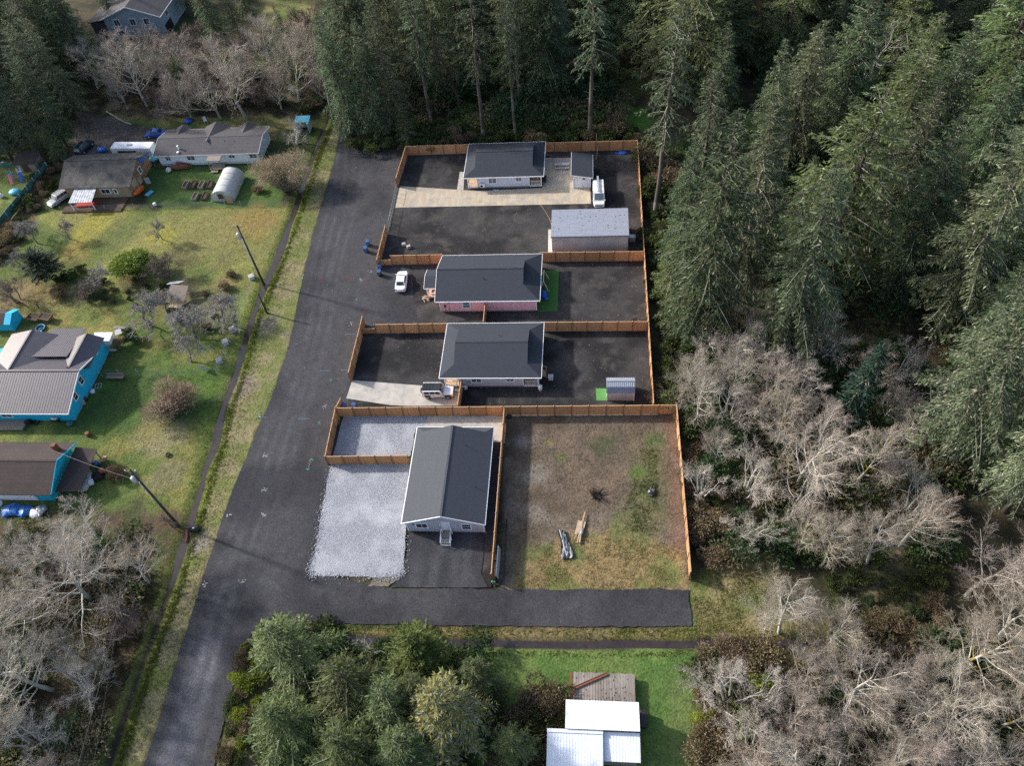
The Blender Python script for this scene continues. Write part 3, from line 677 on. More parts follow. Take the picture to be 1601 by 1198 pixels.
# --- the two houses with corner porches and clipped hip ends share one builder
def porch_house(name, label, X0, X1, Y0, Y1, ze, zr, cx0, cx1, siding, wins):
    """eaves X0..X1,Y0..Y1; body between cx0 and cx1 on the south side, porches at both south corners"""
    t = thing(name, label, 'house', ((X0+X1)/2, (Y0+Y1)/2, 0)); wy0, wy1 = Y0+.32, Y1-.35; wx0, wx1 = X0+1.1, X1-.45; ym = wy0+2.6
    b = MB(); b.box(cx0+.05, cx1-.05, wy0+.05, wy1-.05, -.05, .34); b.box(wx0+.05, cx0+.05, ym+.05, wy1-.05, -.05, .34); b.box(cx1-.05, wx1-.05, ym+.05, wy1-.05, -.05, .34); b.build('foundation', 'concrete_block', t)
    b = MB(); b.box(cx0, cx1, wy0, wy1, .34, ze-.02); b.box(wx0, cx0, ym, wy1, .34, ze-.022); b.box(cx1, wx1, ym, wy1, .34, ze-.022); b.build('wall', siding, t)
    r = roof(t, X0, X1, Y0, Y1, ze, zr, 'dutch', 'dutch', 2.0, 'x', gable_m=siding)
    corner_trim(t, [(cx0, wy0, 0, 0), (cx1, wy0, 0, 0)], .34, ze-.05)
    vent(r, ((X0+X1)/2+1, (Y0+Y1)/2+1.6, zr-.6))
    for (px0, px1, out) in ((wx0-.55, cx0-.075, wx0-.5), (cx1+.075, wx1+.05, wx1)):
        p = MB(); p.box(px0, px1, wy0-.05, ym-.005, .3, .42); po = p.build('porch_deck', 'deck_wood', t)
        for x in ((px0+.08) if px0 < cx0-.5 else None, (px1-.08) if px1 > cx1+.5 else None):
            if x is not None:
                k = MB(); k.box(x-.08, x+.08, wy0-.03, wy0+.13, .422, ze-.12); k.build('porch_post', 'trim_white', po)
                k = MB(); k.box(x-.06, x+.06, wy0+.0, wy0+.12, -.05, .298); k.build('footing', 'dark_wood', po)
        k = MB(); k.box(px0+.16, px1-.16, wy0+.0, wy0+.07, 1.3, 1.38); k.box(px0+.16, px1-.16, wy0+.01, wy0+.06, .52, .58)
        n = int((px1-px0)/.14)
        for i in range(1, n): x = px0+.16+(px1-px0-.32)*i/n; k.box(x-.012, x+.012, wy0+.02, wy0+.045, .58, 1.3)
        xs = px0+.05 if px0 < cx0-.5 and px0 < X0+2 else px1-.05
        k.box(xs-.03, xs+.03, wy0+.14, ym-.1, 1.3, 1.38)
        k.build('porch_rail', 'trim_white', po)
        k = MB(); k.box(px0-.02, px1+.02, wy0-.09, wy0-.052, .2, .44); k.build('rim_board', 'trim_white', po)
    for (x, z, w, h) in wins: window(t, 's', (x, wy0, z), w, h, glass='glass_sky', kind='slider')
    window(t, 'w', (wx0, ym+2.5, 1.6), 1.2, 1.2); window(t, 'e', (wx1, ym+2.5, 1.6), 1.2, 1.2)
    door(t, 'w', (cx0, wy0+1.4, .36)); door(t, 'e', (cx1, wy0+1.4, .36))
    return t
porch_house('taupe_house', 'taupe house with a dark hip roof and a wooden porch by the concrete driveway', -10.27, 4.42, -1.05, 9.55, 2.55, 4.35, -7.6, 1.75, 'taupe_siding', [(-5.0, 1.62, 1.35, .9), (-.1, 1.75, 1.05, .7)])
porch_house('lilac_white_house', 'pale lilac house with a dark hip roof behind the long cream driveway', -11.35, 3.1, 45.0, 55.3, 2.65, 4.5, -9.0, .45, 'lilac_siding', [(-6.2, 1.7, 1.35, 1.05), (-1.4, 1.85, .95, .8)])
heat_pump('heat_pump', 'white heat pump on the south wall of the taupe house near the short cedar fence', (-6.9, -1.15, 0))
heat_pump('heat_pump', 'white heat pump on the south wall of the pale lilac house', (-8.1, 44.95, .5)); 
b = MB(); b.box(-.35, .35, -.02, .12, .55, 1.15); o = b.build('electric_panel', 'galvanised', None); o.location = (-6.15, -.78, .4); tag(o, 'grey electric panel on the south wall of the taupe house', 'electric panel')
b = MB(); b.tube([(.0, 0, 0), (0, 0, .9)], [.3, .3], 12); b.tube([(0, 0, .9), (0, 0, .98)], [.33, .2], 12); o = b.build('water_barrel', 'white_paint', None); o.location = (4.2, -1.25, 0); tag(o, 'white barrel standing at the right front corner of the taupe house', 'barrel')
tt = thing('back_steps', 'small wooden steps with a white crate at the east side of the taupe house', 'steps', (5.0, 1.6, 0))
for i in range(3):
    b = MB(); b.box(4.05+.28*i, 4.05+.28*(i+1), 1, 2.2, .42-.14*i, .47-.14*i); b.build('tread', 'deck_wood', tt)
for y in (1.0, 2.2):
    b = MB(); b.bar((4.1, y, 1.35), (4.95, y, 1.0), .07); b.bar((4.1, y, 0), (4.1, y, 1.35), .08); b.bar((4.95, y, 0), (4.95, y, 1.0), .08); b.build('handrail', 'cedar_rail', tt)
b = MB(); b.box(-.35, .35, -.3, .3, .05, .7); b.box(-.4, .4, -.34, .34, .7, .76); o = b.build('storage_box', 'grey_cloth', None, bevel=.03); o.location = (5.65, 0.7, 0); tag(o, 'pale grey storage box beside the wooden steps of the taupe house', 'storage box')

# --- pink house
t = thing('pink_house', 'pink house with white corners and a dark roof beside the artificial turf', 'house', (-4.5, 19.4, 0))
b = MB(); b.box(-12.05, 2.95, 14.42, 24.3, -.05, .3); b.build('foundation', 'concrete_block', t)
b = MB(); gable_wall(b, -12.15, .7, 14.34, 24.4, .3, 2.65, 4.6, 'x', 5.25); b.box(.7, 3.05, 14.342, 24.398, .3, 2.62); b.build('wall', 'pink_siding', t)
r = roof(t, -12.75, 3.62, 14.1, 24.62, 2.65, 4.6, 'gable', 'dutch', 2.6, 'x', gable_m='pink_siding')
vent(r, (-5.3, 17.7, 3.9)); vent(r, (1.7, 15.6, 3.1), .2, .05)
corner_trim(t, [(-12.15, 14.34, 0, 0), (3.05, 14.34, 0, 0)], .3, 2.6)
window(t, 's', (-7.95, 14.34, 1.65), 1.05, 1.2, kind='hung', glass='glass_sky')
b = MB(); b.box(-11.5, -11.2, 14.2, 14.34, 1.2, 1.7); b.build('meter_box', 'dark_wood', t)
b = MB(); b.box(-10.95, -10.6, 14.24, 14.34, 1.7, 2.2); b.build('panel_box', 'galvanised', t)
b = MB(); b.tube([(-10.75, 14.28, .3), (-10.75, 14.28, 1.7)], .035, 6); b.tube([(-11.35, 14.28, .3), (-11.35, 14.28, 1.2)], .05, 6); b.build('conduit', 'galvanised', t)
pr = MB(); pr.slab([(-14.9, 17.15, 2.55), (-12.78, 17.15, 2.55), (-12.78, 19.3, 3.25), (-14.9, 19.3, 3.25)], .12); pr.slab([(-14.9, 21.4, 2.55), (-12.78, 21.4, 2.55), (-12.78, 19.3, 3.25), (-14.9, 19.3, 3.25)], .12)
po = pr.build('porch_roof', 'shingles', t)
b = MB(); b.bar((-14.95, 17.12, 2.46), (-12.8, 17.12, 2.46), .08, .16); b.bar((-14.94, 17.1, 2.5), (-14.94, 19.3, 3.18), .07, .16); b.bar((-14.94, 21.4, 2.5), (-14.94, 19.3, 3.18), .07, .16); b.build('fascia', 'trim_white', po)
b = MB(); b.box(-14.7, -12.2, 17.3, 21.2, .25, .4); pd = b.build('porch_deck', 'deck_wood', t)
for y in (17.45, 21.05):
    b = MB(); b.box(-14.68, -14.5, y-.09, y+.09, .402, 2.5); b.build('porch_post', 'trim_white', pd)
b = MB(); b.box(-14.45, -12.2, 17.38, 17.46, 1.15, 1.25); b.box(-14.45, -12.2, 17.38, 17.46, .5, .57)
for i in range(14): b.box(-14.35+.16*i, -14.31+.16*i, 17.4, 17.44, .57, 1.15)
b.build('porch_rail', 'trim_white', pd)
door(t, 'w', (-12.15, 19.3, .42))
for (nm, lab, cat, x, y, z, m, sz) in [('armchair', 'tan armchair on the open front porch of the pink house', 'armchair', -13.6, 18.1, .4, 'cardboard', .8)]:
    c = thing(nm, lab, cat, (x, y, z)); b = MB(); b.box(-.4, .4, -.35, .35, .1, .45); b.build('seat', m, c, True, .05); b = MB(); b.box(-.4, .4, .25, .42, .1, .95); b.build('backrest', m, c, True, .05)
    for s_ in (-1, 1): b = MB(); b.box(s_*.46-.08, s_*.46+.08, -.35, .36, .1, .65); b.build('armrest', m, c, True, .04)
wp = thing('firewood_pile', 'round pile of pale firewood at the foot of the pink house porch', 'firewood', (-15.0, 17.2, 0)); rg = random.Random(4)
b = MB()
for i in range(34):
    a = rg.uniform(0, 6.28); q = rg.uniform(0, .65); z = max(.09, .75*(1-q/.75)*rg.random()); x, y = q*math.cos(a), q*math.sin(a); d = rg.uniform(0, 3.1)
    b.bar((x-.2*math.cos(d), y-.2*math.sin(d), z), (x+.2*math.cos(d), y+.2*math.sin(d), z+rg.uniform(-.05, .1)), .13, .11)
b.build('logs', 'plywood', wp, True)

# --- shed beside the lilac house
t = thing('lean_to_shed', 'small pale lilac shed with a dark single-slope roof at the right of the patio', 'shed', (10, 47.6, 0))
b = MB(); b.hexa([(8.45, 44.65, .07), (11.45, 44.65, .07), (11.45, 50.7, .07), (8.45, 50.7, .07), (8.45, 44.65, 2.95), (11.45, 44.65, 2.4), (11.45, 50.7, 2.4), (8.45, 50.7, 2.95)]); b.build('wall', 'lilac_siding', t)
b = MB(); b.slab([(8.05, 44.25, 3.18), (11.85, 44.25, 2.5), (11.85, 51.1, 2.5), (8.05, 51.1, 3.18)], .14); ro = b.build('roof', 'shingles', t)
b = MB(); b.bar((8.05, 44.22, 3.08), (11.85, 44.22, 2.4), .07, .18); b.bar((8.02, 44.2, 3.08), (8.02, 51.1, 3.08), .06, .18); b.bar((11.88, 44.2, 2.4), (11.88, 51.1, 2.4), .06, .16); b.build('fascia', 'trim_white', t)
door(t, 's', (9.35, 44.65, .1), 1.0, 2.1); corner_trim(t, [(8.45, 44.65, 0, 0), (11.45, 44.65, 0, 0)], .07, 2.3)
b = MB(); b.box(10.15, 10.5, 44.5, 44.64, 1.95, 2.25); b.build('porch_light', 'black_plastic', t)

# --- metal shop
t = thing('metal_shop', 'long silver sheet-metal shop with a leaf-strewn roof behind the cedar fence', 'workshop', (11.4, 30.3, 0))
b = MB(); b.hexa([(5.1, 27.55, 0), (17.55, 27.55, 0), (17.55, 33.6, 0), (5.1, 33.6, 0), (5.1, 27.55, 3.75), (17.55, 27.55, 3.75), (17.55, 33.6, 4.1), (5.1, 33.6, 4.1)]); b.build('wall', 'silver_metal', t)
b = MB(); b.ribbed((5.0, 33.75, 4.16), (5.0, 27.42, 3.80), (17.65, 27.42, 3.80), (17.65, 33.75, 4.16), 22, .03); ro = b.build('roof', 'silver_roofing', t)
b = MB(); b.bar((4.98, 27.37, 3.70), (17.67, 27.37, 3.70), .12, .24); b.build('eave_trim', 'bluegrey_metal', t)
b = MB(); b.box(5.02, 5.098, 28.3, 31.6, .02, 3.0); b.build('roll_door', 'trim_white', t)
rg = random.Random(8); b = MB()
for i in range(55):
    x, y = rg.uniform(5.2, 17.4), rg.uniform(27.8, 33.5); z = 3.80+(y-27.42)*.057+.035; r_ = rg.uniform(.03, .1); b.obox((x, y, z), (r_*2, r_, .02), rg.uniform(0, 3))
b.build('fallen_leaves', 'mossy_debris', ro)

# --- little gambrel shed
t = thing('gambrel_shed', 'small grey barn-roofed shed with a square of artificial turf at its door', 'shed', (15.6, -2, 0))
ys, yn = -3.2, -.7; prof = [(ys, 0), (yn, 0), (yn, 1.85), (yn-.45, 2.55), (-1.95, 2.92), (ys+.45, 2.55), (ys, 1.85)]
b = MB(); b.prism(prof, 'x', 13.75, 17.45); b.build('wall', 'silver_metal', t)
R_ = [(ys-.08, 1.80), (ys+.42, 2.62), (-1.95, 3.02), (yn-.42, 2.62), (yn+.08, 1.80)]
for i, (p, q2) in enumerate(zip(R_[:-1], R_[1:])):
    b = MB(); b.ribbed((13.62, p[0], p[1]), (17.58, p[0], p[1]), (17.58, q2[0], q2[1]), (13.62, q2[0], q2[1]), 14, .03); b.build('roof_panel', 'bluegrey_metal' if i == 0 else 'silver_roofing', t)
b = MB(); b.bar((13.6, -1.95, 3.04), (17.6, -1.95, 3.04), .25, .04); b.build('ridge_cap', 'silver_roofing', t)
for x in (13.73, 17.47):
    b = MB(); b.box(x-.05, x+.05, ys-.04, ys+.05, 0, 1.8); b.build('corner_trim', 'trim_white', t)
b = MB(); b.box(13.68, 13.745, -2.7, -1.2, .02, 1.9); b.build('door', 'trim_white', t)

# --- white metal-roofed building at the bottom edge, with its plank deck
t = thing('white_roofed_house', 'building with bright white ribbed metal roofs beside the green lawn', 'house', (12, -49, 0))
b = MB(); b.box(9.0, 16.1, -48.2, -45.45, 0, 2.9); b.box(7.2, 12.5, -54.6, -48.2, 0, 2.6); b.box(12.5, 16.1, -50.8, -48.2, 0, 2.55); b.build('wall', 'old_wood', t)
b = MB(); b.ribbed((8.75, -48.25, 3.6), (16.4, -48.25, 3.6), (16.4, -45.25, 3.2), (8.75, -45.25, 3.2), 26, .016); b.build('roof', 'white_metal', t)
b = MB(); b.ribbed((6.9, -55.0, 2.75), (12.62, -55.0, 2.75), (12.62, -48.27, 3.35), (6.9, -48.27, 3.35), 19, .016); ro = b.build('roof', 'white_metal', t)
b = MB(); b.box(6.88, 12.64, -48.62, -48.26, 3.38, 3.42); b.build('ridge_cap', 'white_metal', ro)
b = MB(); b.ribbed((12.66, -51.0, 2.65), (16.4, -51.0, 2.65), (16.4, -48.27, 3.05), (12.66, -48.27, 3.05), 13, .016); b.build('roof', 'white_metal', t)
b = MB(); b.box(16.12, 16.3, -50.8, -49.9, 2.0, 2.6); b.build('gutter', 'trim_white', t)
t = thing('plank_deck', 'weathered grey plank deck against the white-roofed building', 'deck', (12.8, -43, 0))
n = 22
for i in range(n):
    rg = random.Random(i); x0 = 9.45+(16.2-9.45)*i/n; b = MB(); b.box(x0+.008, x0+(16.2-9.45)/n-.008, -45.22, -41.55+rg.uniform(-.06, .05), .72+rg.uniform(-.004, .004), .78); b.build('plank', 'grey_deck', t)
b = MB()
for y in (-45, -43.4, -41.8): b.box(9.5, 16.15, y-.05, y+.05, .5, .715)
for x in (9.6, 12.8, 16.05):
    for y in (-44.9, -41.85): b.box(x-.07, x+.07, y-.07, y+.07, -.1, .5)
b.build('joists', 'dark_wood', t)
b = MB(); b.box(9.05, 9.35, -43.1, -41.6, .3, .8); b.box(9.05, 9.44, -45.2, -43.1, .45, .52); b.build('side_step', 'rust', t)
rg = random.Random(3); b = MB()
for i in range(170):
    x = rg.uniform(9.6, 15.9); y = -45.1+abs(rg.gauss(0, .45)) if rg.random() < .75 else rg.uniform(-44.8, -41.9); s_ = rg.uniform(.03, .1); b.obox((x, min(y, -41.8), .79), (s_*2, s_, .02), rg.uniform(0, 3))
b.build('leaf_litter', 'mossy_debris', t)
o = MB().bar((0, 0, .1), (3.7, 1.72, .1), .26, .16).bar((0, .16, .2), (3.7, 1.88, .2), .05, .06).build('wooden_beam', 'rust'); o.location = (9.5, -43.4, .78); tag(o, 'rust brown beam lying aslant across the weathered plank deck', 'beam')

# --- turquoise house on the left
t = thing('turquoise_house', 'turquoise house with a taupe ribbed metal roof and cross gables, left edge', 'house', (-74, -1, 0))
b = MB(); b.prism([(-7.1, .1), (5.2, .1), (5.2, 2.45), (-1.1, 4.55), (-7.1, 2.6)], 'x', -86, -64.9); b.build('wall', 'turquoise_siding', t)
b = MB(); b.box(-67.3, -64.85, -1, 6.5, .1, 3.1); b.build('wing_wall', 'turquoise_siding', t)
b = MB(); b.box(-86, -64.95, -7.0, 5.1, -.1, .098); b.build('foundation', 'concrete_block', t)
rm = 'taupe_metal'
b = MB(); b.ribbed((-87, -7.75, 2.75), (-64.25, -7.75, 2.75), (-64.25, -1.3, 4.8), (-87, -1.3, 4.8), 56, .022, .08)
b.ribbed((-64.25, 3.7, 3.05), (-87, 3.7, 3.05), (-87, -1.3, 4.8), (-64.25, -1.3, 4.8), 56, .022, .08); ro = b.build('roof', rm, t)
b = MB(); b.ribbed((-73.6, 8.5, 3.35), (-67.9, 8.5, 3.35), (-67.9, 2.0, 4.15), (-73.6, 2.0, 4.15), 16, .022, .08); b.build('back_porch_roof', rm, t)
for (xr, xl, xw, y0, y1, zr) in ((-66.3, -68.6, -63.95, -.9, 6.4, 4.55), (-75.6, -79.6, -71.9, -1.2, 7.0, 4.75)):
    b = MB(); b.ribbed((xl, y1, zr-1.0), (xl, y0, zr-1.0), (xr, y0, zr), (xr, y1, zr), 18, .022, .08); b.ribbed((xw, y0+1.2, zr-1.15), (xw, y1, zr-1.15), (xr, y1, zr), (xr, y0+.3, zr), 18, .022, .08); w = b.build('wing_roof', rm, t)
    b = MB(); b.bar((xr, y0+.3, zr+.05), (xr, y1, zr+.05), .25, .04); b.build('ridge_cap', rm, w)
b = MB(); b.bar((-87, -1.3, 4.87), (-64.2, -1.3, 4.87), .3, .05); b.build('ridge_cap', rm, ro)
b = MB(); b.bar((-64.2, -7.78, 2.66), (-64.2, -1.3, 4.7), .07, .2); b.bar((-64.2, 3.7, 2.96), (-64.2, -1.3, 4.7), .07, .2); b.bar((-87, -7.8, 2.66), (-64.2, -7.8, 2.66), .07, .18); b.build('fascia', 'trim_white', t)
window(t, 'e', (-64.9, -4.2, 2.3), .8, 1.15, kind='hung'); window(t, 'e', (-64.9, -1.5, 2.7), .8, 1.15, kind='hung'); window(t, 's', (-75, -7.1, 1.6), 1.6, 1.1)
vent(ro, (-66.5, -.5, 4.45), .35, .09, 'rust')
b = MB(); b.box(-78, -72.3, -8.9, -7.15, .02, .35); b.box(-78, -72.2, -8.95, -8.8, .35, .5); b.build('front_step', 'old_wood', t)
s = thing('white_trailer_end', 'white panelled lean-to at the back corner of the turquoise house', 'lean-to', (-64.4, 7.2, 0))
b = MB(); b.box(-66.6, -63.9, 6.6, 8.0, 0, 2.5); b.build('wall', 'trim_white', s); b = MB(); b.slab([(-66.8, 6.5, 2.56), (-63.7, 6.5, 2.56), (-63.7, 8.2, 2.7), (-66.8, 8.2, 2.7)], .08); b.build('roof', 'trim_white', s)
# little turquoise shed
t = thing('turquoise_shed', 'little turquoise shed with a brown roof at the left edge of the orchard grass', 'shed', (-84, 11, 0))
A = P(0, 515); Bq = P(24, 517); L_ = 3.2; x1 = Bq.x; y0 = Bq.y
b = MB(); b.prism([(y0, 0), (y0+3.0, 0), (y0+3.0, 1.75), (y0+1.5, 2.45), (y0, 1.75)], 'x', x1-5, x1); b.build('wall', 'turquoise_siding', t)
b = MB(); b.slab([(x1-5.2, y0-.25, 1.72), (x1-.9, y0-.25, 1.72), (x1-.9, y0+1.5, 2.6), (x1-5.2, y0+1.5, 2.6)], .1); b.slab([(x1-5.2, y0+3.25, 1.72), (x1-.9, y0+3.25, 1.72), (x1-.9, y0+1.5, 2.6), (x1-5.2, y0+1.5, 2.6)], .1); ro = b.build('roof', 'brown_shingles', t)
b = MB(); b.slab([(x1-.9, y0-.25, 1.73), (x1+.25, y0-.25, 1.73), (x1+.25, y0+1.5, 2.6), (x1-.9, y0+1.5, 2.6)], .1); b.slab([(x1-.9, y0+3.25, 1.73), (x1+.25, y0+3.25, 1.73), (x1+.25, y0+1.5, 2.6), (x1-.9, y0+1.5, 2.6)], .1); b.build('painted_eave', 'turquoise_siding', t)
# second turquoise house
t = thing('turquoise_bungalow', 'turquoise bungalow with brown shingles and a dark lean-to, above the pale bare tree', 'house', (-68, -17, 0))
b = MB(); gable_wall(b, -82, -62.0, -20.55, -13.2, 0, 2.5, 4.4, 'x', 4.2); b.build('wall', 'turquoise_siding', t)
roof(t, -83, -61.1, -21.0, -12.65, 2.5, 4.4, 'gable', 'gable', 1, 'x', m='brown_shingles', fascia='brown_shingles')
b = MB(); b.bar((-60.99, -21.0, 2.42), (-60.99, -16.82, 4.32), .1, .22); b.bar((-60.99, -12.65, 2.42), (-60.99, -16.82, 4.32), .1, .22); b.build('rake_board', 'turquoise_siding', t)
b = MB(); b.slab([(-61.0, -20.3, 2.0), (-57.7, -20.0, 1.75), (-57.9, -13.3, 1.9), (-60.95, -13.2, 2.3)], .1); le = b.build('lean_to_roof', 'brown_shingles', t)
b = MB()
for x, y in ((-58, -19.7), (-58.1, -13.6), (-58, -16.5)): b.box(x-.07, x+.07, y-.07, y+.07, 0, 1.75)
b.build('post', 'old_wood', le)
b = MB(); b.box(-70.5, -64.2, -20.66, -20.56, .25, 1.9); b.build('garage_door', 'trim_white', t)
b = MB(); b.box(-62.9, -62.3, -14.6, -14.0, 2.6, 4.5); b.build('chimney', 'rust', t)

# --- mobile home
t = thing('manufactured_home', 'long white manufactured home with a dark grey roof and three small gables', 'house', (-63, 59, 0))
b = MB(); gable_wall(b, -73.2, -52.9, 55.15, 62.9, 0, 2.65, 3.7, 'x', 4.3); b.build('wall', 'pale_siding', t)
b = MB(); b.box(-73.25, -52.85, 55.05, 55.14, .5, 2.5); b.build('front_siding', 'trim_white', t)
ro = roof(t, -73.9, -52.4, 54.6, 63.4, 2.65, 3.7, 'gable', 'gable', 1, 'x', m='mobile_shingles', fascia='taupe_siding')
for xc, s_ in ((-70.6, 1.5), (-63.4, 2.6), (-57.0, 1.7)):
    b = MB(); zt = 2.7+.24*s_*1.7; b.slab([(xc-s_, 64.2, 2.62), (xc, 64.2, zt), (xc, 64.2-3.6*s_*.75, zt), (xc-s_, 63.2, 2.72)], .08); b.slab([(xc+s_, 64.2, 2.62), (xc, 64.2, zt), (xc, 64.2-3.6*s_*.75, zt), (xc+s_, 63.2, 2.72)], .08); b.build('dormer_roof', 'mobile_shingles', ro)
for x, w, h, k in ((-71.3, .9, .9, 'grid'), (-66.6, 1.5, .95, 'grid'), (-58.2, 1.1, .55, 'slider'), (-53.9, 1.4, .9, 'grid')): window(t, 's', (x, 55.05, 1.75), w, h, kind=k)
b = MB(); b.tube([(-68.9, 56.2, 2.9), (-68.9, 56.2, 3.7)], .16, 8); b.tube([(-68.9, 56.2, 3.7), (-68.9, 56.2, 3.78)], [.26, .2], 8); b.tube([(-68.8, 55.3, 2.85), (-68.8, 55.3, 3.0)], .3, 8); b.build('flue', 'trim_white', ro)
for x in (-60, -58): vent(ro, (x, 57.8, 3.35), .15, .1)
p = MB(); p.slab([(-62.6, 53.0, 2.35), (-59.9, 53.0, 2.35), (-59.9, 55.0, 2.55), (-62.6, 55.0, 2.55)], .08); p_ = p.build('porch_roof', 'old_wood', t)
b = MB()
for x in (-62.4, -60.1): b.box(x-.06, x+.06, 53.1, 53.22, 0, 2.28)
b.build('porch_post', 'old_wood', p_)
b = MB(); b.box(-62.6, -59.9, 53.0, 55.0, .3, .4); b.box(-62.3, -60.9, 52.3, 52.98, .1, .2); b.build('porch_deck', 'old_wood', p_)

# --- old brown barn-like house
t = thing('brown_workshop_house', 'patched brown wooden house with an old grey roof and torn blue tarp', 'house', (-82, 50.5, 0))
b = MB(); b.prism([(45.6, 0), (55.6, 0), (55.6, 2.7), (50.9, 4.6), (45.6, 2.75)], 'x', -88.6, -75.6); b.build('wall', 'weathered_boards', t)
b = MB(); b.box(-88.3, -75.9, 45.5, 45.59, .1, 2.6); b.build('front_boards', 'tan_boards', t)
b = MB(); b.slab([(-89.3, 45.0, 2.75), (-74.9, 45.0, 2.75), (-74.7, 50.9, 4.85), (-89.6, 50.9, 4.85)], .14); b.slab([(-91.0, 55.9, 2.6), (-75.1, 56.3, 2.6), (-74.7, 50.9, 4.85), (-89.6, 50.9, 4.85)], .14); ro = b.build('roof', 'old_shingles', t)
b = MB(); b.bar((-89.6, 50.9, 4.88), (-74.7, 50.9, 4.88), .3, .05); b.build('ridge_cap', 'old_shingles', ro)
window(t, 'e', (-75.6, 51.2, 2.0), .9, 1.1, kind='hung'); window(t, 's', (-80.6, 45.5, 1.55), 1.7, .9); window(t, 's', (-78.6, 45.5, 1.5), .5, .9, kind='none')
b = MB(); b.slab([(-75.56, 52.6, 2.3), (-75.56, 55.5, 2.2), (-75.56, 55.3, 3.0), (-75.56, 52.0, 4.0)], .02, Vector((1, 0, 0))); b.build('tarp', 'blue_tarp', t)
b = MB(); b.box(-75.6, -75.54, 46.6, 48.5, .1, 2.4); b.box(-75.6, -75.53, 49.0, 50.3, .1, 1.3); b.build('wall_patch', 'plywood', t)
a = MB(); a.ribbed((-86.2, 41.6, 2.05), (-81.6, 41.7, 2.05), (-81.9, 45.45, 2.55), (-86.2, 45.45, 2.55), 9, .03); ao = a.build('awning', 'awning', t)
b = MB()
for x in (-86.1, -81.8): b.box(x-.06, x+.06, 41.75, 41.87, 0, 2.0)
b.build('awning_post', 'trim_white', ao)
b = MB(); b.box(-88.5, -76.6, 41.3, 45.4, -.1, .12); b.build('porch_floor', 'dark_wood', t)
# --- far two-storey house at the very top
A = P(182, 45); t = thing('blue_grey_house', 'blue grey two-storey house with a brown roof at the top edge among bare trees', 'house', (A.x, A.y, 0))
g0 = P(262, 62); x1 = g0.x-.5; y0 = g0.y+1.5
b = MB(); b.prism([(x1-14, 0), (x1, 0), (x1, 5.2), (x1-7, 7.6), (x1-14, 5.2)], 'y', y0, y0+15); b.build('wall', 'blue_grey_siding', t)
b = MB(); b.slab([(x1+.5, y0-.5, 5.1), (x1+.5, y0+15.5, 5.1), (x1-7, y0+15.5, 7.8), (x1-7, y0-.5, 7.8)], .18); b.slab([(x1-14.5, y0-.5, 5.1), (x1-14.5, y0+15.5, 5.1), (x1-7, y0+15.5, 7.8), (x1-7, y0-.5, 7.8)], .18); ro = b.build('roof', 'mobile_shingles', t)
b = MB(); b.bar((x1+.5, y0-.53, 5.05), (x1-7, y0-.53, 7.75), .08, .25); b.bar((x1-14.5, y0-.53, 5.05), (x1-7, y0-.53, 7.75), .08, .25); b.bar((x1+.53, y0-.5, 5.0), (x1+.53, y0+15.5, 5.0), .08, .2); b.build('fascia', 'trim_white', t)
for x in (-11, -7, -3.5): window(t, 's', (x1+x, y0, 4.0), 1.3, 1.4); window(t, 's', (x1+x, y0, 1.5), 1.3, 1.4)
window(t, 'e', (x1, y0+4, 3.9), 1.2, 1.1); b = MB(); b.box(x1-.02, x1+.04, y0+1, y0+5, .1, 2.4); b.build('garage_door', 'black_plastic', t)
b = MB(); b.box(x1-19, x1-14, y0+2, y0+12, 0, 3.4); b.slab([(x1-19.4, y0+1.6, 3.5), (x1-14, y0+1.6, 4.2), (x1-14, y0+12.4, 4.2), (x1-19.4, y0+12.4, 3.5)], .15); b.build('side_wing', 'mobile_shingles', t)
# --- small old sheds
g0 = P(476, 205); t = thing('blue_shed', 'tiny light blue shed open at the front beside the ditch', 'shed', (g0.x, g0.y, 0)); x, y = g0.x, g0.y
b = MB(); b.box(x-1.3, x-1.2, y-.6, y+1.6, 0, 2.1); b.box(x+1.2, x+1.3, y-.6, y+1.6, 0, 2.1); b.box(x-1.2, x+1.2, y+1.5, y+1.6, 0, 2.2); b.build('wall', 'pale_siding', t); b = MB(); b.slab([(x-1.5, y-.1, 2.15), (x+1.5, y-.1, 2.15), (x+1.5, y+1.9, 2.35), (x-1.5, y+1.9, 2.35)], .08); b.build('roof', 'aqua_plastic', t)
g0 = P(50, 262); t = thing('weathered_shed', 'weathered grey shed with a dark roof behind the green screen fence', 'shed', (g0.x, g0.y, 0)); x, y = g0.x, g0.y
b = MB(); b.box(x-2, x+2, y-1.3, y+1.7, 0, 1.9); b.build('wall', 'old_wood', t); b = MB(); b.slab([(x-2.4, y-1.9, 2.1), (x+2.3, y-1.6, 2.0), (x+2.3, y+2.0, 2.5), (x-2.4, y+2.0, 2.6)], .1); b.build('roof', 'brown_shingles', t); b = MB(); b.box(x-.9, x+.6, y-1.34, y-1.29, .05, 1.7); b.build('doorway', 'dark_wood', t)
g0 = P(280, 470); t = thing('collapsed_shack', 'collapsed shack with mossy roof sheets among the bare apple trees', 'shack', (g0.x, g0.y, 0)); x, y = g0.x, g0.y
b = MB(); b.slab([(x-1.6, y-1.2, .9), (x+1.6, y-1.3, .7), (x+1.9, y+1.6, 1.9), (x-1.1, y+1.7, 2.1)], .1); b.build('roof', 'old_wood', t)
b = MB(); b.slab([(x-1.9, y+1.7, 2.15), (x+.1, y+2.1, 2.0), (x+.6, y+3.2, 1.5), (x-1.8, y+2.9, 1.6)], .06); b.build('loose_sheet', 'grey_boards', t)
b = MB(); b.box(x-1.0, x+1.2, y-2.0, y-1.35, .05, .4); b.slab([(x-.9, y-2.1, .55), (x+1.2, y-2.15, .5), (x+1.1, y-1.5, .6), (x-.9, y-1.5, .62)], .05); b.build('wall', 'plywood', t)
rg = random.Random(5); b = MB()
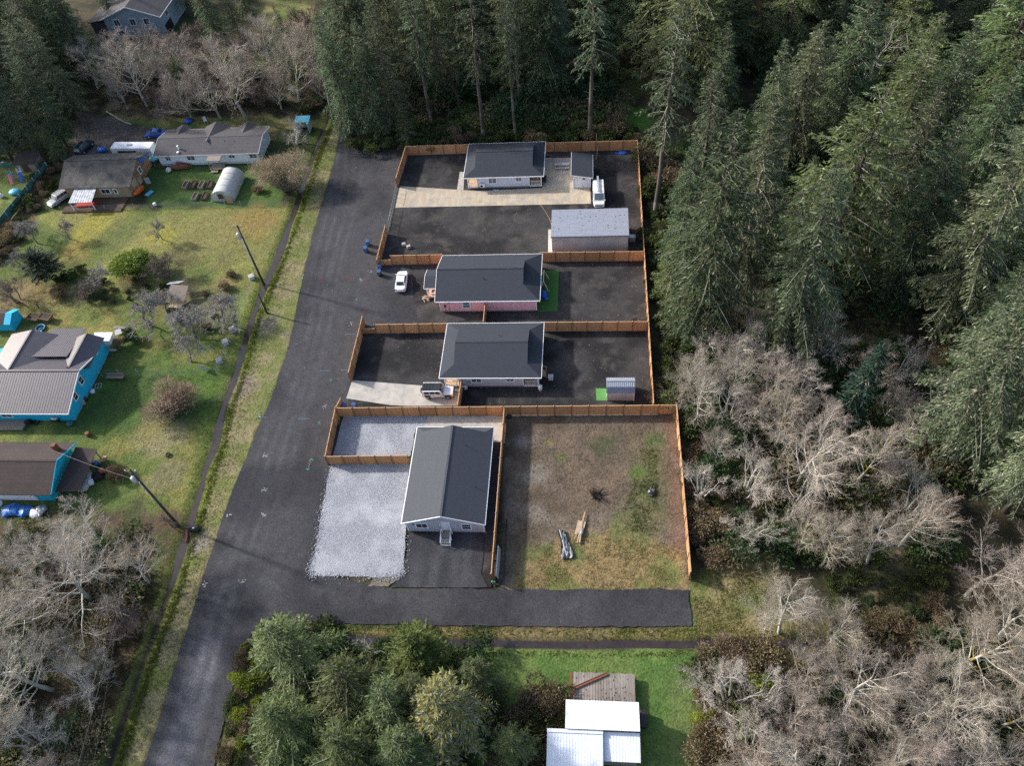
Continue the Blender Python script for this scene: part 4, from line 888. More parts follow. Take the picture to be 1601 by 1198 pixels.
for i in range(26): a = rg.uniform(0, 3.1); xx, yy = x-2.6+rg.gauss(0, .8), y+rg.gauss(.4, 1.1); b.bar((xx, yy, .1), (xx+1.2*math.cos(a), yy+1.2*math.sin(a), rg.uniform(.1, .7)), .12, .04)
b.build('broken_boards', 'old_wood', t)
# --- greenhouse
t = thing('hoop_greenhouse', 'white plastic hoop greenhouse on the grass by the raised beds', 'greenhouse', (-57.1, 47, 0))
pr = [(-59.3+2.2-2.2*math.cos(math.pi*i/14), 2.35*math.sin(math.pi*i/14)**.8) for i in range(15)]
b = MB(); V = [(x, y, z) for y in (43.6, 45.4, 47.2, 49.0, 50.8) for x, z in pr]; b.add(V, [(r*15+i, r*15+i+1, (r+1)*15+i+1, (r+1)*15+i) for r in range(4) for i in range(14)], True); b.add([(x, 43.6, z) for x, z in pr], [tuple(range(15))]); b.add([(x, 50.8, z) for x, z in pr], [tuple(range(15))]); b.build('cover', 'film', t)
for y in (43.56, 45.4, 47.2, 49.0, 50.84):
    b = MB(); b.tube([(-57.1+(x+57.1)*1.012, y, z*1.012) for x, z in pr], .035, 5); b.build('hoop', 'galvanised', t)
b = MB(); b.box(-57.9, -56.6, 43.5, 43.58, 0, 1.85); do = b.build('door', 'grey_boards', t); b = MB(); b.box(-57.75, -56.75, 43.47, 43.51, .6, 1.7); b.build('mesh', 'dark_wood', do)
b = MB(); b.box(-56.2, -55.0, 43.0, 43.1, 0, 1.2); o = b.build('plywood_sheet', 'cardboard'); tag(o, 'tan plywood sheet leaning by the greenhouse door', 'plywood')
# ------------------------------------------------------------------ cedar fences
FH = 2.05
def boards(L, h, seed):
    b = MB(); rg = random.Random(seed); n = max(1, round(L/.14)); w = L/n
    for i in range(n): b.box(i*w+.004, (i+1)*w-.004, -.012, .012, .04, h+rg.uniform(-.012, .012))
    b.box(0, L, .012, .05, .35, .43); b.box(0, L, .012, .05, h-.35, h-.27)
    return b
def cedar_fence(label, A, B, n=None, h=FH, hs=None, group=None, dz=0):
    """one fence run: posts, board panels, top rail"""
    A, B = Vector((A.x, A.y, 0)), Vector((B.x, B.y, 0)); D = B-A; L = D.length; n = n or max(1, round(L/2.42)); rz = math.atan2(D.y, D.x); pl = L/n
    t = thing('cedar_fence', label, 'fence', A, rz)
    pm = boards(pl-.11, h, len(label)).build('panel', 'cedar', t, True); rm = MB().box(0, pl-.11, -.045, .06, h+.016, h+.05).build('top_rail', 'cedar_rail', t, True)
    po = MB().box(-.055, .055, -.10, .04, -.1, h+.1).build('post', 'cedar_post_shaded', t, True)
    cp = MB().hexa([(-.075, -.075, h+.1), (.075, -.075, h+.1), (.075, .075, h+.1), (-.075, .075, h+.1), (-.02, -.02, h+.17), (.02, -.02, h+.17), (.02, .02, h+.17), (-.02, .02, h+.17)]).build('post_cap', 'cedar_rail', po, True)
    for i in range(n+1):
        if i: q = po.copy(); COL.objects.link(q); q.parent = t; c = cp.copy(); COL.objects.link(c); c.parent = q
        else: q = po
        q.location.x = i*pl
        if i < n:
            for src in (pm, rm):
                if i: k = src.copy(); COL.objects.link(k); k.parent = t
                else: k = src
                k.location.x = i*pl+.055; k.scale.z = 1
    for k in (pm, rm):
        if hs: k.scale.z = hs[0]/h
    return t
cedar_fence('back cedar fence left of the pale lilac house, along the dark wood', P(637, 243), P(733, 240))
cedar_fence('back cedar fence right of the pale lilac house, behind the lean-to shed', P(846, 238), P(995, 234.5))
cedar_fence('right-hand cedar fence of the upper lots, from back corner to long cross fence', P(995.8, 235), P(1020.5, 645))
cedar_fence('cedar fence at the far left corner of the top lot beside the dark road end', P(637, 243.5), P(622, 293), 5)
cedar_fence('cedar fence left of the top lot beside the two blue bins', P(606, 366), P(592.5, 421), 4)
cedar_fence('cedar cross fence between the bins and the pink house', P(594, 414.5), P(694, 412.5), None, FH, {0: 1.15})
cedar_fence('cedar cross fence right of the pink house, below the silver shop', P(846, 409.5), P(1006, 408))
cedar_fence('cedar cross fence left of the taupe house, between the road and its roof', P(567, 522), P(701, 520), None, FH, {0: 1.15})
cedar_fence('cedar cross fence right of the taupe house, below the turf', P(848, 518.5), P(1012, 517.5))
cedar_fence('cedar fence beside the road left of the taupe house lot', P(571, 508), P(549.5, 597), 5)
cedar_fence('short cedar fence from the pink house wall to the cross fence', P(760.5, 488), P(757.5, 517.5), 2)
cedar_fence('short cedar fence in front of the parked white off-roader', P(724, 606), P(718, 648), 2)
cedar_fence('long cedar cross fence from the white gravel to the dirt lot corner', P(530, 651.5), P(1056, 647.5))
cedar_fence('cedar fence beside the road along the upper white gravel bed', P(529.5, 652), P(514, 727), 4)
cedar_fence('cedar fence between the two white gravel beds', P(514.5, 727), P(641, 725.5), 5)
cedar_fence('cedar fence between the grey house and the dirt lot', P(790, 652), P(770.5, 909), 9)
cedar_fence('cedar fence at the right side of the dirt lot', P(1056, 648), P(1077.5, 906), 10)
cedar_fence('short cedar return behind the blue-capped bins at the lot corner', P(538, 636), P(530, 651), 1)
# chain across the top driveway
t = thing('rolling_gate', 'thin low grey gate rail across the top driveway entrance', 'gate', P(621, 296)); A, B = P(621.5, 296), P(606.5, 364); n = 10
r_ = MB(); r_.tube([A+Vector((0, 0, 1.1)), B+Vector((0, 0, 1.1))], .035, 6); r_.tube([A+Vector((0, 0, .2)), B+Vector((0, 0, .2))], .03, 6); r_.build('rail', 'fence_wire', t)
for i in range(n+1):
    p = A.lerp(B, i/n); MB().tube([p, p+Vector((0, 0, 1.15))], .03, 5).build('upright', 'fence_wire', t)
# wire and screen fences
def wire_fence(label, pts, h=1.2, gap=3.0, wires=5, m='fence_wire', name='wire_fence', mesh=.6):
    t = thing(name, label, 'fence', Vector(pts[0])); Wm = MB()
    for A, B in zip(pts[:-1], pts[1:]):
        L = (B-A).length; n = max(1, round(L/gap))
        for i in range(n+1): p = A.lerp(B, i/n); MB().tube([p-Vector((0, 0, .2)), p+Vector((0, 0, h))], .04, 5).build('post', 'old_wood' if mesh == 0 else 'galvanised', t)
        for k in range(wires): z = h*(k+.6)/wires; Wm.tube([A+Vector((0, 0, z)), B+Vector((0, 0, z))], .011, 3, False)
        if mesh:
            for i in range(int(L/mesh)): p = A.lerp(B, i*mesh/L); Wm.tube([p+Vector((0, 0, .1)), p+Vector((0, 0, h))], .008, 3, False)
    Wm.build('wire_mesh', m, t); return t
wire_fence('wire garden fence across the turquoise house yard up to the ditch', [P(160, 588), P(338, 586), P(352, 560), P(400, 432)], 1.5)
wire_fence('low wire fence along the front of the brown wooden house and raised beds', [P(97, 330), P(235, 325), P(450, 321)], 1.1)
wire_fence('thin wire fence crossing the yellow grass above the green bush', [P(30, 415), P(205, 407), P(400, 404)], 1.0, 5, 3, mesh=0)
def screen(label, A, B, h=1.9):
    t = thing('screen_fence', label, 'fence', A); n = max(1, round((B-A).length/2.6)); d = (B-A).normalized()
    for i in range(n+1): p = A.lerp(B, i/n); MB().tube([p, p+Vector((0, 0, h+.08))], .05, 6).build('post', 'galvanised', t)
    for i in range(n): p, q2 = A.lerp(B, i/n)+d*.06, A.lerp(B, (i+1)/n)-d*.06; MB().bar(p+Vector((0, 0, h/2)), q2+Vector((0, 0, h/2)), .03, h-.04).build('screen_panel', 'green_screen', t)
screen('green screen fence running along the brambles at the left edge', P(78, 266), P(-30, 400)); screen('green screen fence behind the children\'s yard at top left', P(-30, 262), P(76, 262), 1.2)

# ------------------------------------------------------------------ power poles and lines
def pole(label, px, py, ty, h=None, arm=True, can=True, lean=0, name='utility_pole', rz=0):
    g = P(px, py, ground_z(np.array([P(px, py).x]), np.array([P(px, py).y]))[0]); h = h or H_at(px, py, ty); t = thing(name, label, 'utility pole', g)
    T = Vector((lean*h, 0, h)); MB().tube([(0, 0, -.3), T], [.19, .12], 10).build('mast', 'pole_wood', t, True)
    def at(z): return T*(z/h)
    if arm:
        p = at(h-.3); a = MB().bar(p+Vector((-.75, 0, 0)), p+Vector((.75, 0, 0)), .1, .12).build('crossarm', 'old_wood', t, True)
        for x in (-.65, 0, .65): MB().tube([p+Vector((x, 0, .06)), p+Vector((x, 0, .3))], [.05, .07], 6).build('insulator', 'white_paint', a, True)
    if can:
        p = at(h-2.0)+Vector((-.42, -.15, 0)); c = MB().tube([p-Vector((0, 0, .55)), p+Vector((0, 0, .45)), p+Vector((0, 0, .55))], [.27, .27, .18], 12).build('transformer', 'transformer_grey', t, True)
        MB().tube([p+Vector((0, .1, .5)), p+Vector((0, .1, .8))], [.05, .04], 6).build('bushing', 'white_paint', c, True)
        MB().bar(at(h-2)+Vector((-.05, 0, .1)), p+Vector((0, 0, .1)), .08).build('bracket', 'galvanised', c, True)
    MB().tube([at(.2)+Vector((-.2, -.05, 0)), at(h-2.8)+Vector((-.16, -.05, 0))], .06, 6).build('conduit', 'galvanised', t, True)
    return t, g+T
p1, T1 = pole('tall power pole with a white transformer beside the ditch, shadow crossing the road', 413, 445, 352)
p2, T2 = pole('power pole with a large pale transformer at the lower ditch bend', 280, 823, 735)
p3, T3 = pole('short black bare pole standing in the ditch bank below the tall power pole', 418, 490, 459, None, False, False)
ps = []
def cable(label, a, b, sag=.6, r=.02, m='wire', group=None, name='power_line'):
    b_ = MB(); pts = [a.lerp(b, i/16)-Vector((0, 0, sag*4*(i/16)*(1-i/16))) for i in range(17)]; b_.tube(pts, r, 4, False); o = b_.build(name, m); tag(o, label, 'cable', group); return o
cable('left overhead wire between the two power poles', T1+Vector((-.65, 0, 0)), T2+Vector((-.65, 0, 0)), .9); cable('right overhead wire between the two power poles', T1+Vector((.65, 0, 0)), T2+Vector((.65, 0, 0)), .9)
cable('service wire from the lower power pole to the turquoise bungalow', T2-Vector((0, 0, 2.5)), Vector((-62.5, -15, 4.2)), .5); cable('service wire from the tall power pole over the pile of hives', T1-Vector((0, 0, 3)), Vector((-64.8, -2, 4.0)), 1.0)
far = P(70, 1340, 11)
cable('left wire running from the lower pole down the bramble bank', T2+Vector((-.65, 0, 0)), P(60, 1330, 12.5), 1.0, .016); cable('right wire running from the lower pole down the bramble bank', T2+Vector((.65, 0, 0)), P(120, 1330, 12.5), 1.0, .016)
cc = cable('thick cable with a pale splice case running down the bramble bank', T2-Vector((.2, 0, 4.2)), P(85, 1330, 9.0), .8, .035); k = P(236, 790, 8.6)
cable('upper wire leaving the tall power pole towards the top of the road', T1+Vector((0, 0, 0)), P(520, 60, 14), .8)

# ------------------------------------------------------------------ vehicles
def wheel(t, x, y, r=.33, w=.22):
    ty = MB().tube([(x, y-w/2, r), (x, y-w*.35, r), (x, y+w*.35, r), (x, y+w/2, r)], [r*.9, r, r, r*.9], 16).build('tyre', 'black_rubber', None)
    ty.name = 'wheel'; ty.parent = t
    s = 1 if y > 0 else -1; MB().tube([(x, y+s*w*.3, r), (x, y+s*(w/2+.012), r)], [r*.62, r*.58], 12).build('rim', 'rim_metal', ty, True); return ty
def loft(b, st):
    """stations (x, [(y,z)...]) -> closed smooth-ish body"""
    n = len(st[0][1]); V = [(x, y, z) for x, r in st for y, z in r]; F = []
    for i in range(len(st)-1): F += [(i*n+k, i*n+(k+1) % n, (i+1)*n+(k+1) % n, (i+1)*n+k) for k in range(n)]
    F += [tuple(range(n)), tuple(range((len(st)-1)*n, len(st)*n))]; return b.add(V, F)
def ring(hw, zb, zs, zt, c=.08): return [(-hw+c, zb), (hw-c, zb), (hw, zb+c), (hw, zs), (hw-c, zt), (-hw+c, zt), (-hw, zs), (-hw, zb+c)]
def car(name, label, p, rz, paint, kind='sedan', L=4.6, Wd=1.8, cat='car', hard='', glass='glass_dark'):
    """x forward; lower body loft, cabin loft with glass, wheels, lamps"""
    t = thing(name, label, cat, p, rz); hw = Wd/2; h = L/2; b = MB(); zb = .2
    if kind == 'sedan':
        st = [(-h, ring(hw*.8, .35, .62, .8)), (-h+.25, ring(hw*.95, zb, .75, .93)), (-h+1.0, ring(hw, zb, .8, .97)), (0, ring(hw, zb, .8, .95)), (h-1.2, ring(hw, zb, .75, .9)), (h-.35, ring(hw*.93, zb, .62, .76)), (h, ring(hw*.75, .3, .5, .6))]
        cab = [(-h+.75, .80, .95), (-h+1.35, .66, 1.42), (.35, .66, 1.44), (h-1.15, .78, .92)]
    elif kind == 'suv':
        st = [(-h, ring(hw*.9, .4, .8, 1.0)), (-h+.15, ring(hw, .28, .9, 1.05)), (0, ring(hw, .28, .9, 1.04)), (h-1.2, ring(hw, .28, .85, 1.0)), (h-.25, ring(hw*.95, .3, .75, .9)), (h, ring(hw*.8, .4, .6, .72))]
        cab = [(-h+.08, .84, 1.04), (-h+.4, .70, 1.66), (.5, .70, 1.7), (h-1.15, .82, 1.0)]
    elif kind == 'van':
        st = [(-h, ring(hw*.98, .4, 1.0, 1.15)), (0, ring(hw, .32, 1.0, 1.15)), (h-1.0, ring(hw, .32, 1.0, 1.12)), (h-.2, ring(hw*.93, .35, .8, .98)), (h, ring(hw*.85, .4, .7, .82))]
        cab = [(-h+.02, .92, 1.15), (-h+.15, .82, 2.05), (h-1.75, .82, 2.08), (h-.75, .88, 1.12)]
    else:  # boxy off-roader
        st = [(-h, ring(hw*.93, .45, 1.0, 1.1, .04)), (0, ring(hw*.93, .45, 1.0, 1.1, .04)), (h-1.5, ring(hw*.9, .45, 1.0, 1.1, .05)), (h-.1, ring(hw*.8, .5, .95, 1.04, .06)), (h, ring(hw*.75, .55, .9, .98, .06))]
        cab = [(-h+.02, .86, 1.1), (-h+.08, .82, 1.78), (.45, .80, 1.82), (.85, .84, 1.1)]
    loft(b, st); b.build('body', paint, t, True, .03)
    rr = [(x, [(-w, z-.0) if 0 else (-w, z), (w, z)]) for x, w, z in cab]
    # cabin: pillars and roof in paint, glass as separate plates standing 6 mm proud
    c = MB(); (xa, wa, za), (xb, wb, zb2), (xc, wc, zc), (xd, wd, zd) = [(x, w*hw/.9, z) for x, w, z in cab]
    pts = [(xa, -wa, za-.1), (xa, wa, za-.1), (xd, wd, zd-.1), (xd, -wd, zd-.1), (xb, -wb, zb2), (xb, wb, zb2), (xc, wc, zc), (xc, -wc, zc)]
    c.add(pts, [(0, 1, 2, 3), (4, 5, 6, 7), (0, 4, 5, 1), (1, 5, 6, 2), (2, 6, 7, 3), (3, 7, 4, 0)])
    c.build('cabin', paint, t, True, .045)
    def plate(nm, q, m=glass, out=.03):
        q = [Vector(v) for v in q]; n = (q[1]-q[0]).cross(q[3]-q[0]).normalized(); ce = sum(q, Vector())/4
        if n.dot(ce-Vector(((xb+xc)/2, 0, 1.0))) < 0: n = -n
        MB().slab([v+n*out for v in q], .02, n).build(nm, m, t, True)
    L_ = lambda a, b2, k: tuple(a[i]+(b2[i]-a[i])*k for i in range(3))
    A0, A1, B0, B1 = (xd, -wd, zd), (xd, wd, zd), (xc, -wc, zc), (xc, wc, zc)
    plate('windshield', [L_(L_(A0, A1, .1), L_(B0, B1, .1), .12), L_(L_(A0, A1, .9), L_(B0, B1, .9), .12), L_(L_(A0, A1, .88), L_(B0, B1, .88), .9), L_(L_(A0, A1, .12), L_(B0, B1, .12), .9)])
    C0, C1, D0, D1 = (xa, -wa, za), (xa, wa, za), (xb, -wb, zb2), (xb, wb, zb2)
    if kind != 'van': plate('rear_window', [L_(L_(C0, C1, .12), L_(D0, D1, .12), .15), L_(L_(C0, C1, .88), L_(D0, D1, .88), .15), L_(L_(C0, C1, .86), L_(D0, D1, .86), .88), L_(L_(C0, C1, .14), L_(D0, D1, .14), .88)])
    for s in (-1, 1):
        lo0, lo1, hi0, hi1 = (xa, s*wa, za), (xd, s*wd, zd), (xb, s*wb, zb2), (xc, s*wc, zc)
        for (u0, u1) in (((.12, .36), (.4, .64), (.68, .9)) if kind in ('suv', 'offroad') else ((.62, .9),) if kind == 'van' else ((.16, .48), (.52, .86))):
            plate('side_window', [L_(L_(lo0, lo1, u0), L_(hi0, hi1, u0), .18), L_(L_(lo0, lo1, u1), L_(hi0, hi1, u1), .18), L_(L_(lo0, lo1, u1), L_(hi0, hi1, u1), .86), L_(L_(lo0, lo1, u0), L_(hi0, hi1, u0), .86)])
        MB().box(xd-.05, xd+.08, s*(hw+.02)-.09, s*(hw+.02)+.09, zd+.02, zd+.17).build('mirror', paint if kind != 'offroad' else 'black_plastic', t, True, .02)
        hx = st[-1][0]; MB().box(hx-.12, hx+.0, s*hw*.58-.14, s*hw*.58+.14, st[-1][1][3][1]-.1, st[-1][1][3][1]+.06).build('headlight', 'lamp_clear', t, True, .02)
        MB().box(-h-.01, -h+.1, s*hw*.78-.1, s*hw*.78+.1, .68, .88).build('taillight', 'lamp_red', t, True, .02)
    r = .40 if kind == 'offroad' else .36 if kind in ('suv', 'van') else .32; a = .9 if kind != 'offroad' else .78
    for x in (-h+a, h-a):
        for s in (-1, 1): wheel(t, x, s*(hw-.12), r, .26 if kind == 'offroad' else .22)
    MB().box(h-.06, h+.05, -hw*.85, hw*.85, .32, .46).build('bumper', 'black_plastic' if kind == 'offroad' else paint, t, True, .03)
    if kind == 'van':
        MB().box(h-.1, h+.03, -hw*.5, hw*.5, .55, .75).build('grille', 'black_plastic', t, True, .01)
        rk = MB()
        for x in (-h+.6, -h+2.0, h-2.1): rk.bar((x, -.75, 2.2), (x, .75, 2.2), .06)
        rk.build('roof_rack', 'galvanised', t, True); MB().bar((-h-.5, -.08, 2.3), (h-1.9, -.08, 2.3), .32, .12).build('ladder_tube', 'galvanised', t, True)
    if kind == 'offroad':
        wsp = MB().tube([(-h-.28, 0, 1.0), (-h-.02, 0, 1.0)], [.4, .4], 16).build('spare_wheel', 'black_rubber', t, True)
        for x in (-h+.78, h-.78):
            for s in (-1, 1): MB().obox((x, s*(hw-.04), .86), (.95, .22, .08)).build('fender_flare', 'black_plastic', t, True, .04)
        MB().box(h-.02, h+.04, -.4, .4, .6, .92).build('grille', 'black_plastic', t, True, .01)
        MB().hexa([(-h+.0, -.74, 1.70), (.5, -.74, 1.74), (.5, .74, 1.74), (-h+.0, .74, 1.70), (-h+.06, -.70, 1.86), (.44, -.70, 1.88), (.44, .70, 1.88), (-h+.06, .70, 1.86)]).build('hardtop', 'black_plastic', t, True, .04)
        for i in range(4): MB().box(-h+.3+.42*i, -h+.33+.42*i, -.68, .68, 1.875, 1.90).build('roof_seam', 'black_rubber', t, True)
    if kind == 'suv':
        for s in (-1, 1): MB().bar((-h+.5, s*.62, 1.75), (.4, s*.62, 1.77), .05).build('roof_rail', 'galvanised', t, True)
    return t
g = P(629, 442); car('parked_sedan', 'white sedan parked between the road and the pink house', (g.x, g.y-.2, .02), math.pi/2+.05, 'white_car')
g = P(690, 620); car('parked_off_roader', 'white boxy off-roader with a black top on the concrete driveway by the wooden porch', (g.x-.35, g.y+.3, .07), .0, 'white_car', 'offroad', 4.5, 1.9, 'off-roader')
g = P(936, 312); car('work_van', 'white work van with a ladder tube on its roof behind the silver shop', (g.x, g.y+.3, .03), -math.pi/2+.03, 'white_car', 'van', 5.6, 2.0, 'van', glass='glass_sky')
g = P(95, 314); car('white_suv', 'white sport utility vehicle parked on the grass by the brown wooden house', (g.x, g.y, 0), math.pi+1.05, 'silver_car', 'suv', 4.6, 1.85, 'car')
g = P(245, 212); car('blue_hatchback', 'bright blue car parked on the dirt drive at the end of the manufactured home', (g.x, g.y, 0), .1+math.pi, 'blue_car', 'sedan', 4.4, 1.8, 'car')
g = P(134, 234); car('dark_green_suv', 'dark green sport utility vehicle parked behind the brown wooden house', (g.x, g.y, 0), math.pi/2-.2, 'dark_green_car', 'suv', 4.7, 1.85, 'car', glass='glass_sky')
# camper behind the brown house
g = P(215, 243); t = thing('white_trailer', 'long white trailer roof behind the brown wooden house', 'trailer', (g.x, g.y, 0), -.05)
MB().box(-4.3, 4.3, -1.1, 1.1, .6, 2.5).build('body', 'white_paint', t, True, .1); MB().box(-3, 1, -1.13, -1.1, 1.3, 1.9).build('window', 'glass_dark', t, True)
for x in (-.6, .5):
    for s in (-1, 1): wheel(t, x, s*1.0, .35)
MB().box(-1, 0, -.3, .3, 2.5, 2.62).build('roof_vent', 'grey_boards', t, True, .03); MB().bar((4.3, 0, .6), (5.4, 0, .55), .1).build('hitch', 'black_plastic', t, True)
# ------------------------------------------------------------------ bins, furniture, litter, toys
def bin_(label, px, py, rz=0, body='blue_plastic', lid='black_plastic', dx=0, z=.03):
    g = P(px, py); t = thing('wheelie_bin', label, 'bin', (g.x+dx, g.y, z), rz, 'wheelie bins')
    MB().hexa([(-.24, -.28, .05), (.24, -.28, .05), (.24, .28, .05), (-.24, .28, .05), (-.31, -.38, .98), (.31, -.38, .98), (.31, .34, .98), (-.31, .34, .98)]).build('tub', body, t, True, .02)
    MB().hexa([(-.34, -.42, .985), (.34, -.42, .985), (.34, .38, .985), (-.34, .38, .985), (-.3, -.36, 1.07), (.3, -.36, 1.07), (.3, .34, 1.09), (-.3, .34, 1.09)]).build('lid', lid, t, True, .02)
    MB().bar((-.28, .42, 1.0), (.28, .42, 1.0), .05).build('handle', body, t, True)
    for s in (-1, 1): MB().tube([(s*.24-.04, .3, .1), (s*.24+.04, .3, .1)], .1, 10).build('wheel', 'black_rubber', t, True)
    MB().box(-.12, .12, -.345, -.338, .6, .75).build('label_plate', 'white_paint', t, True)
bin_('blue bin with a dark lid, farther of the two standing on the open road', 576.5, 384, .1, lid='blue_plastic'); bin_('blue bin with a white label, nearer of the two standing on the open road', 573, 394, -.1, lid='blue_plastic')
bin_('bluish grey bin, farther of the pair against the end of the cedar fence', 595.5, 421, 0, lid='blue_plastic'); bin_('dark bin, nearer of the pair against the end of the cedar fence', 594.5, 431, 0, 'black_plastic', 'blue_plastic')
bin_('blue-lidded bin by the cross fence corner, left of the pair near the concrete driveway', 540, 640, 0, lid='blue_plastic'); bin_('blue-lidded bin by the cross fence corner, right of the pair near the concrete driveway', 552, 640, 0, lid='blue_plastic', dx=.3)
def one(name, label, cat, b, m, loc=(0, 0, 0), rz=0, group=None, bevel=0):
    o = b.build(name, m, None, True, bevel); o.location = loc; o.rotation_euler = (0, 0, rz); return tag(o, label, cat, group)
# picnic table
g = P(879, 262); t = thing('picnic_table', 'pale grey picnic table with benches on the patio behind the lilac house', 'picnic table', (g.x, g.y, .07))
for i in range(4): MB().box(-1.3, 1.3, -.36+.18*i, -.20+.18*i, .72, .77).build('table_board', 'grey_boards', t, True)
for s in (-1, 1):
    MB().box(-1.3, 1.3, s*.75-.14, s*.75+.14, .42, .47).build('bench', 'grey_boards', t, True)
    MB().bar((s*.95, -.75, .02), (s*.95, -.2, .72), .08).bar((s*.95, .75, .02), (s*.95, .2, .72), .08).bar((s*.95, -.8, .38), (s*.95, .8, .38), .06).build('leg_frame', 'dark_wood', t, True)
g = P(974, 239); rg = random.Random(2)
one('tarp_heap', 'bright blue tarp crumpled by the back cedar fence', 'tarp', MB().ball((0, 0, .05), .75, 1.2, .7, .35, 14, 6, .18, rg, 0), 'blue_tarp', (g.x, g.y, .02))
g = P(966, 240); one('blue_board', 'flat blue board lying beside the crumpled tarp', 'board', MB().box(-.6, .6, -.3, .3, .02, .12), 'pool_blue', (g.x, g.y, .02), .1)
for i, (px, py, lab) in enumerate([(632, 384, 'pale cement block on the dark gravel, left of two'), (639.5, 387.5, 'pale cement block on the dark gravel, right of two')]):
    g = P(px, py); b = MB(); b.box(-.35, .35, -.3, .3, 0, .42); b.box(-.3, .3, -.25, .25, .42, .5); one('cement_block', lab, 'cement block', b, 'cement', (g.x, g.y, .03), .3*i+.1, 'cement blocks on the gravel', .03)
# black utility trailer / barbecue by the lilac house
g = P(852, 284); t = thing('barbecue', 'black covered barbecue at the right corner of the lilac house', 'barbecue', (g.x, g.y, .07)); MB().box(-.35, .35, -.7, .7, .25, .9).build('cover', 'black_plastic', t, True, .1); MB().ball((0, 0, .9), .55, .65, 1.15, .5, 12, 5).build('hood', 'black_rubber', t, True)
for s in (-1, 1): MB().bar((0, s*.55, 0), (0, s*.5, .3), .1).build('leg', 'black_rubber', t, True)
g = P(776, 298); one('concrete_lid', 'grey rectangular mat by the lilac house wall', 'mat', MB().box(-.5, .5, -.22, .22, 0, .05), 'galvanised', (g.x-.1, g.y, .07))
# hose on the gravel
b = MB(); pts = [P(x, y, .04) for x, y in ((843, 318), (848, 324), (853, 331), (857, 338), (861, 346), (862, 352))]; b.tube(pts, .03, 5); o = b.build('hose', 'cardboard'); tag(o, 'tan hose curling over the gravel to the silver shop', 'hose')
b = MB(); b.tube([P(932, 250, .03), P(934, 238, .6), P(933, 222, 1.6), P(932.5, 209, 2.6)], .035, 6); o = b.build('bent_pole', 'old_wood'); tag(o, 'thin leaning stick against the back cedar fence', 'stick')
g = P(983, 383); one('meter_cabinet', 'pale grey box at the right end of the silver shop', 'cabinet', MB().box(-.5, .5, -.35, .35, 0, 1.0).box(-.55, .55, -.4, .4, 1.0, 1.06), 'galvanised', (g.x+.6, g.y+1, 0))
# swing frame and pool by the pink house
g = P(851, 446); t = thing('swing_frame', 'white swing frame on the artificial turf against the pink house', 'swing', (g.x, g.y, .05))
for s in (-1, 1): MB().bar((-.7, s*1.4, 0), (0, s*1.2, 2.1), .08).bar((.7, s*1.4, 0), (0, s*1.2, 2.1), .08).build('leg', 'trim_white', t, True)
MB().bar((0, -1.3, 2.1), (0, 1.3, 2.1), .08).build('top_bar', 'trim_white', t, True); MB().box(-.25, .25, -.8, .8, .5, .56).build('seat', 'dark_wood', t, True)
MB().bar((0, -.7, .55), (0, -.9, 2.08), .03).bar((0, .7, .55), (0, .9, 2.08), .03).build('chain', 'galvanised', t, True)
g = P(850, 464); t = thing('paddling_pool', 'folded blue inflatable pool leaning on the pink house corner', 'pool', (g.x+.1, g.y, .05)); MB().ball((0, 0, .45), .75, .8, 1.0, .75, 14, 7, .12, random.Random(6), .0).build('vinyl', 'pool_blue', t, True); MB().ball((.35, -.75, .3), .4, .9, .8, .7, 10, 6, .15, random.Random(7), .0).build('folded_edge', 'blue_tarp', t, True)
# dirt lot: plastic sheeting, lumber, burn pile, pipes, tyre
g = P(887, 851); t = thing('plastic_sheeting', 'crumpled black and white plastic sheeting on the dirt lot', 'plastic sheet', (g.x, g.y, 0), .12)
rg = random.Random(9); n = 14; V = []; F = []
for i in range(n+1):
    for k in range(9): u = i/n; w = .15+.75*min(1, (1-u)*1.1+.05)*(1 if u > .05 else .8); V.append((-.45+(k/8-.35)*w*1.7+rg.uniform(-.05, .05), -2.0+3.9*u, .06+abs(math.sin(k*2.1+u*3))*.2*rg.uniform(.5, 1.3)))
for i in range(n):
    for k in range(8): a = i*9+k; F.append((a, a+1, a+10, a+9))
o = MB().add(V, F).build('sheet', 'tarp_plastic', t, True); MB().bar((-.95, 1.9, .12), (-.35, -1.95, .12), .14, .1).build('edge_board', 'black_plastic', t, True); MB().bar((-.80, 1.95, .2), (-.25, -1.7, .2), .06, .06).build('edge_pole', 'white_paint', t, True)
g = P(908, 826); t = thing('lumber_pile', 'small pile of pale boards and a plywood sheet on the dirt lot', 'lumber', (g.x, g.y, 0), -.22)
MB().box(-.55, .45, -1.1, .9, .1, .16).build('plywood_sheet', 'plywood', t, True); MB().box(-.05, .12, -2.2, 2.2, .17, .24).build('long_board', 'cardboard', t, True); MB().obox((.2, -.9, .2), (.16, 2.4, .07), .1).build('long_board', 'plywood', t, True)
MB().ball((.3, -.6, .2), .35, .8, 1.6, .4, 10, 5, .25, random.Random(3)).build('grey_bag', 'tarp_plastic', t, True); MB().obox((-.3, -1.3, .2), (.12, 1.0, .08), -.25).build('short_board', 'old_wood', t, True)
g = P(933, 776); rg = random.Random(12); b = MB(); b.ball((0, 0, 0), .6, 1, 1, .25, 12, 5, .2, rg)
for i in range(60): a = rg.uniform(0, 6.28); q = rg.uniform(0, .5); r2 = rg.uniform(.3, .8); b.bar((q*math.cos(a), q*math.sin(a), .1), (q*math.cos(a)+r2*math.cos(a+rg.uniform(-1, 1)), q*math.sin(a)+r2*math.sin(a), rg.uniform(.1, .7)), .045)
one('burn_pile', 'charred burn pile of sticks in the middle of the dirt lot', 'burn pile', b, 'charred', (g.x, g.y, 0))
g = P(1019, 770); t = thing('black_pipes', 'heap of black pipe offcuts and film by the right fence of the dirt lot', 'pipes', (g.x, g.y, 0), .5)
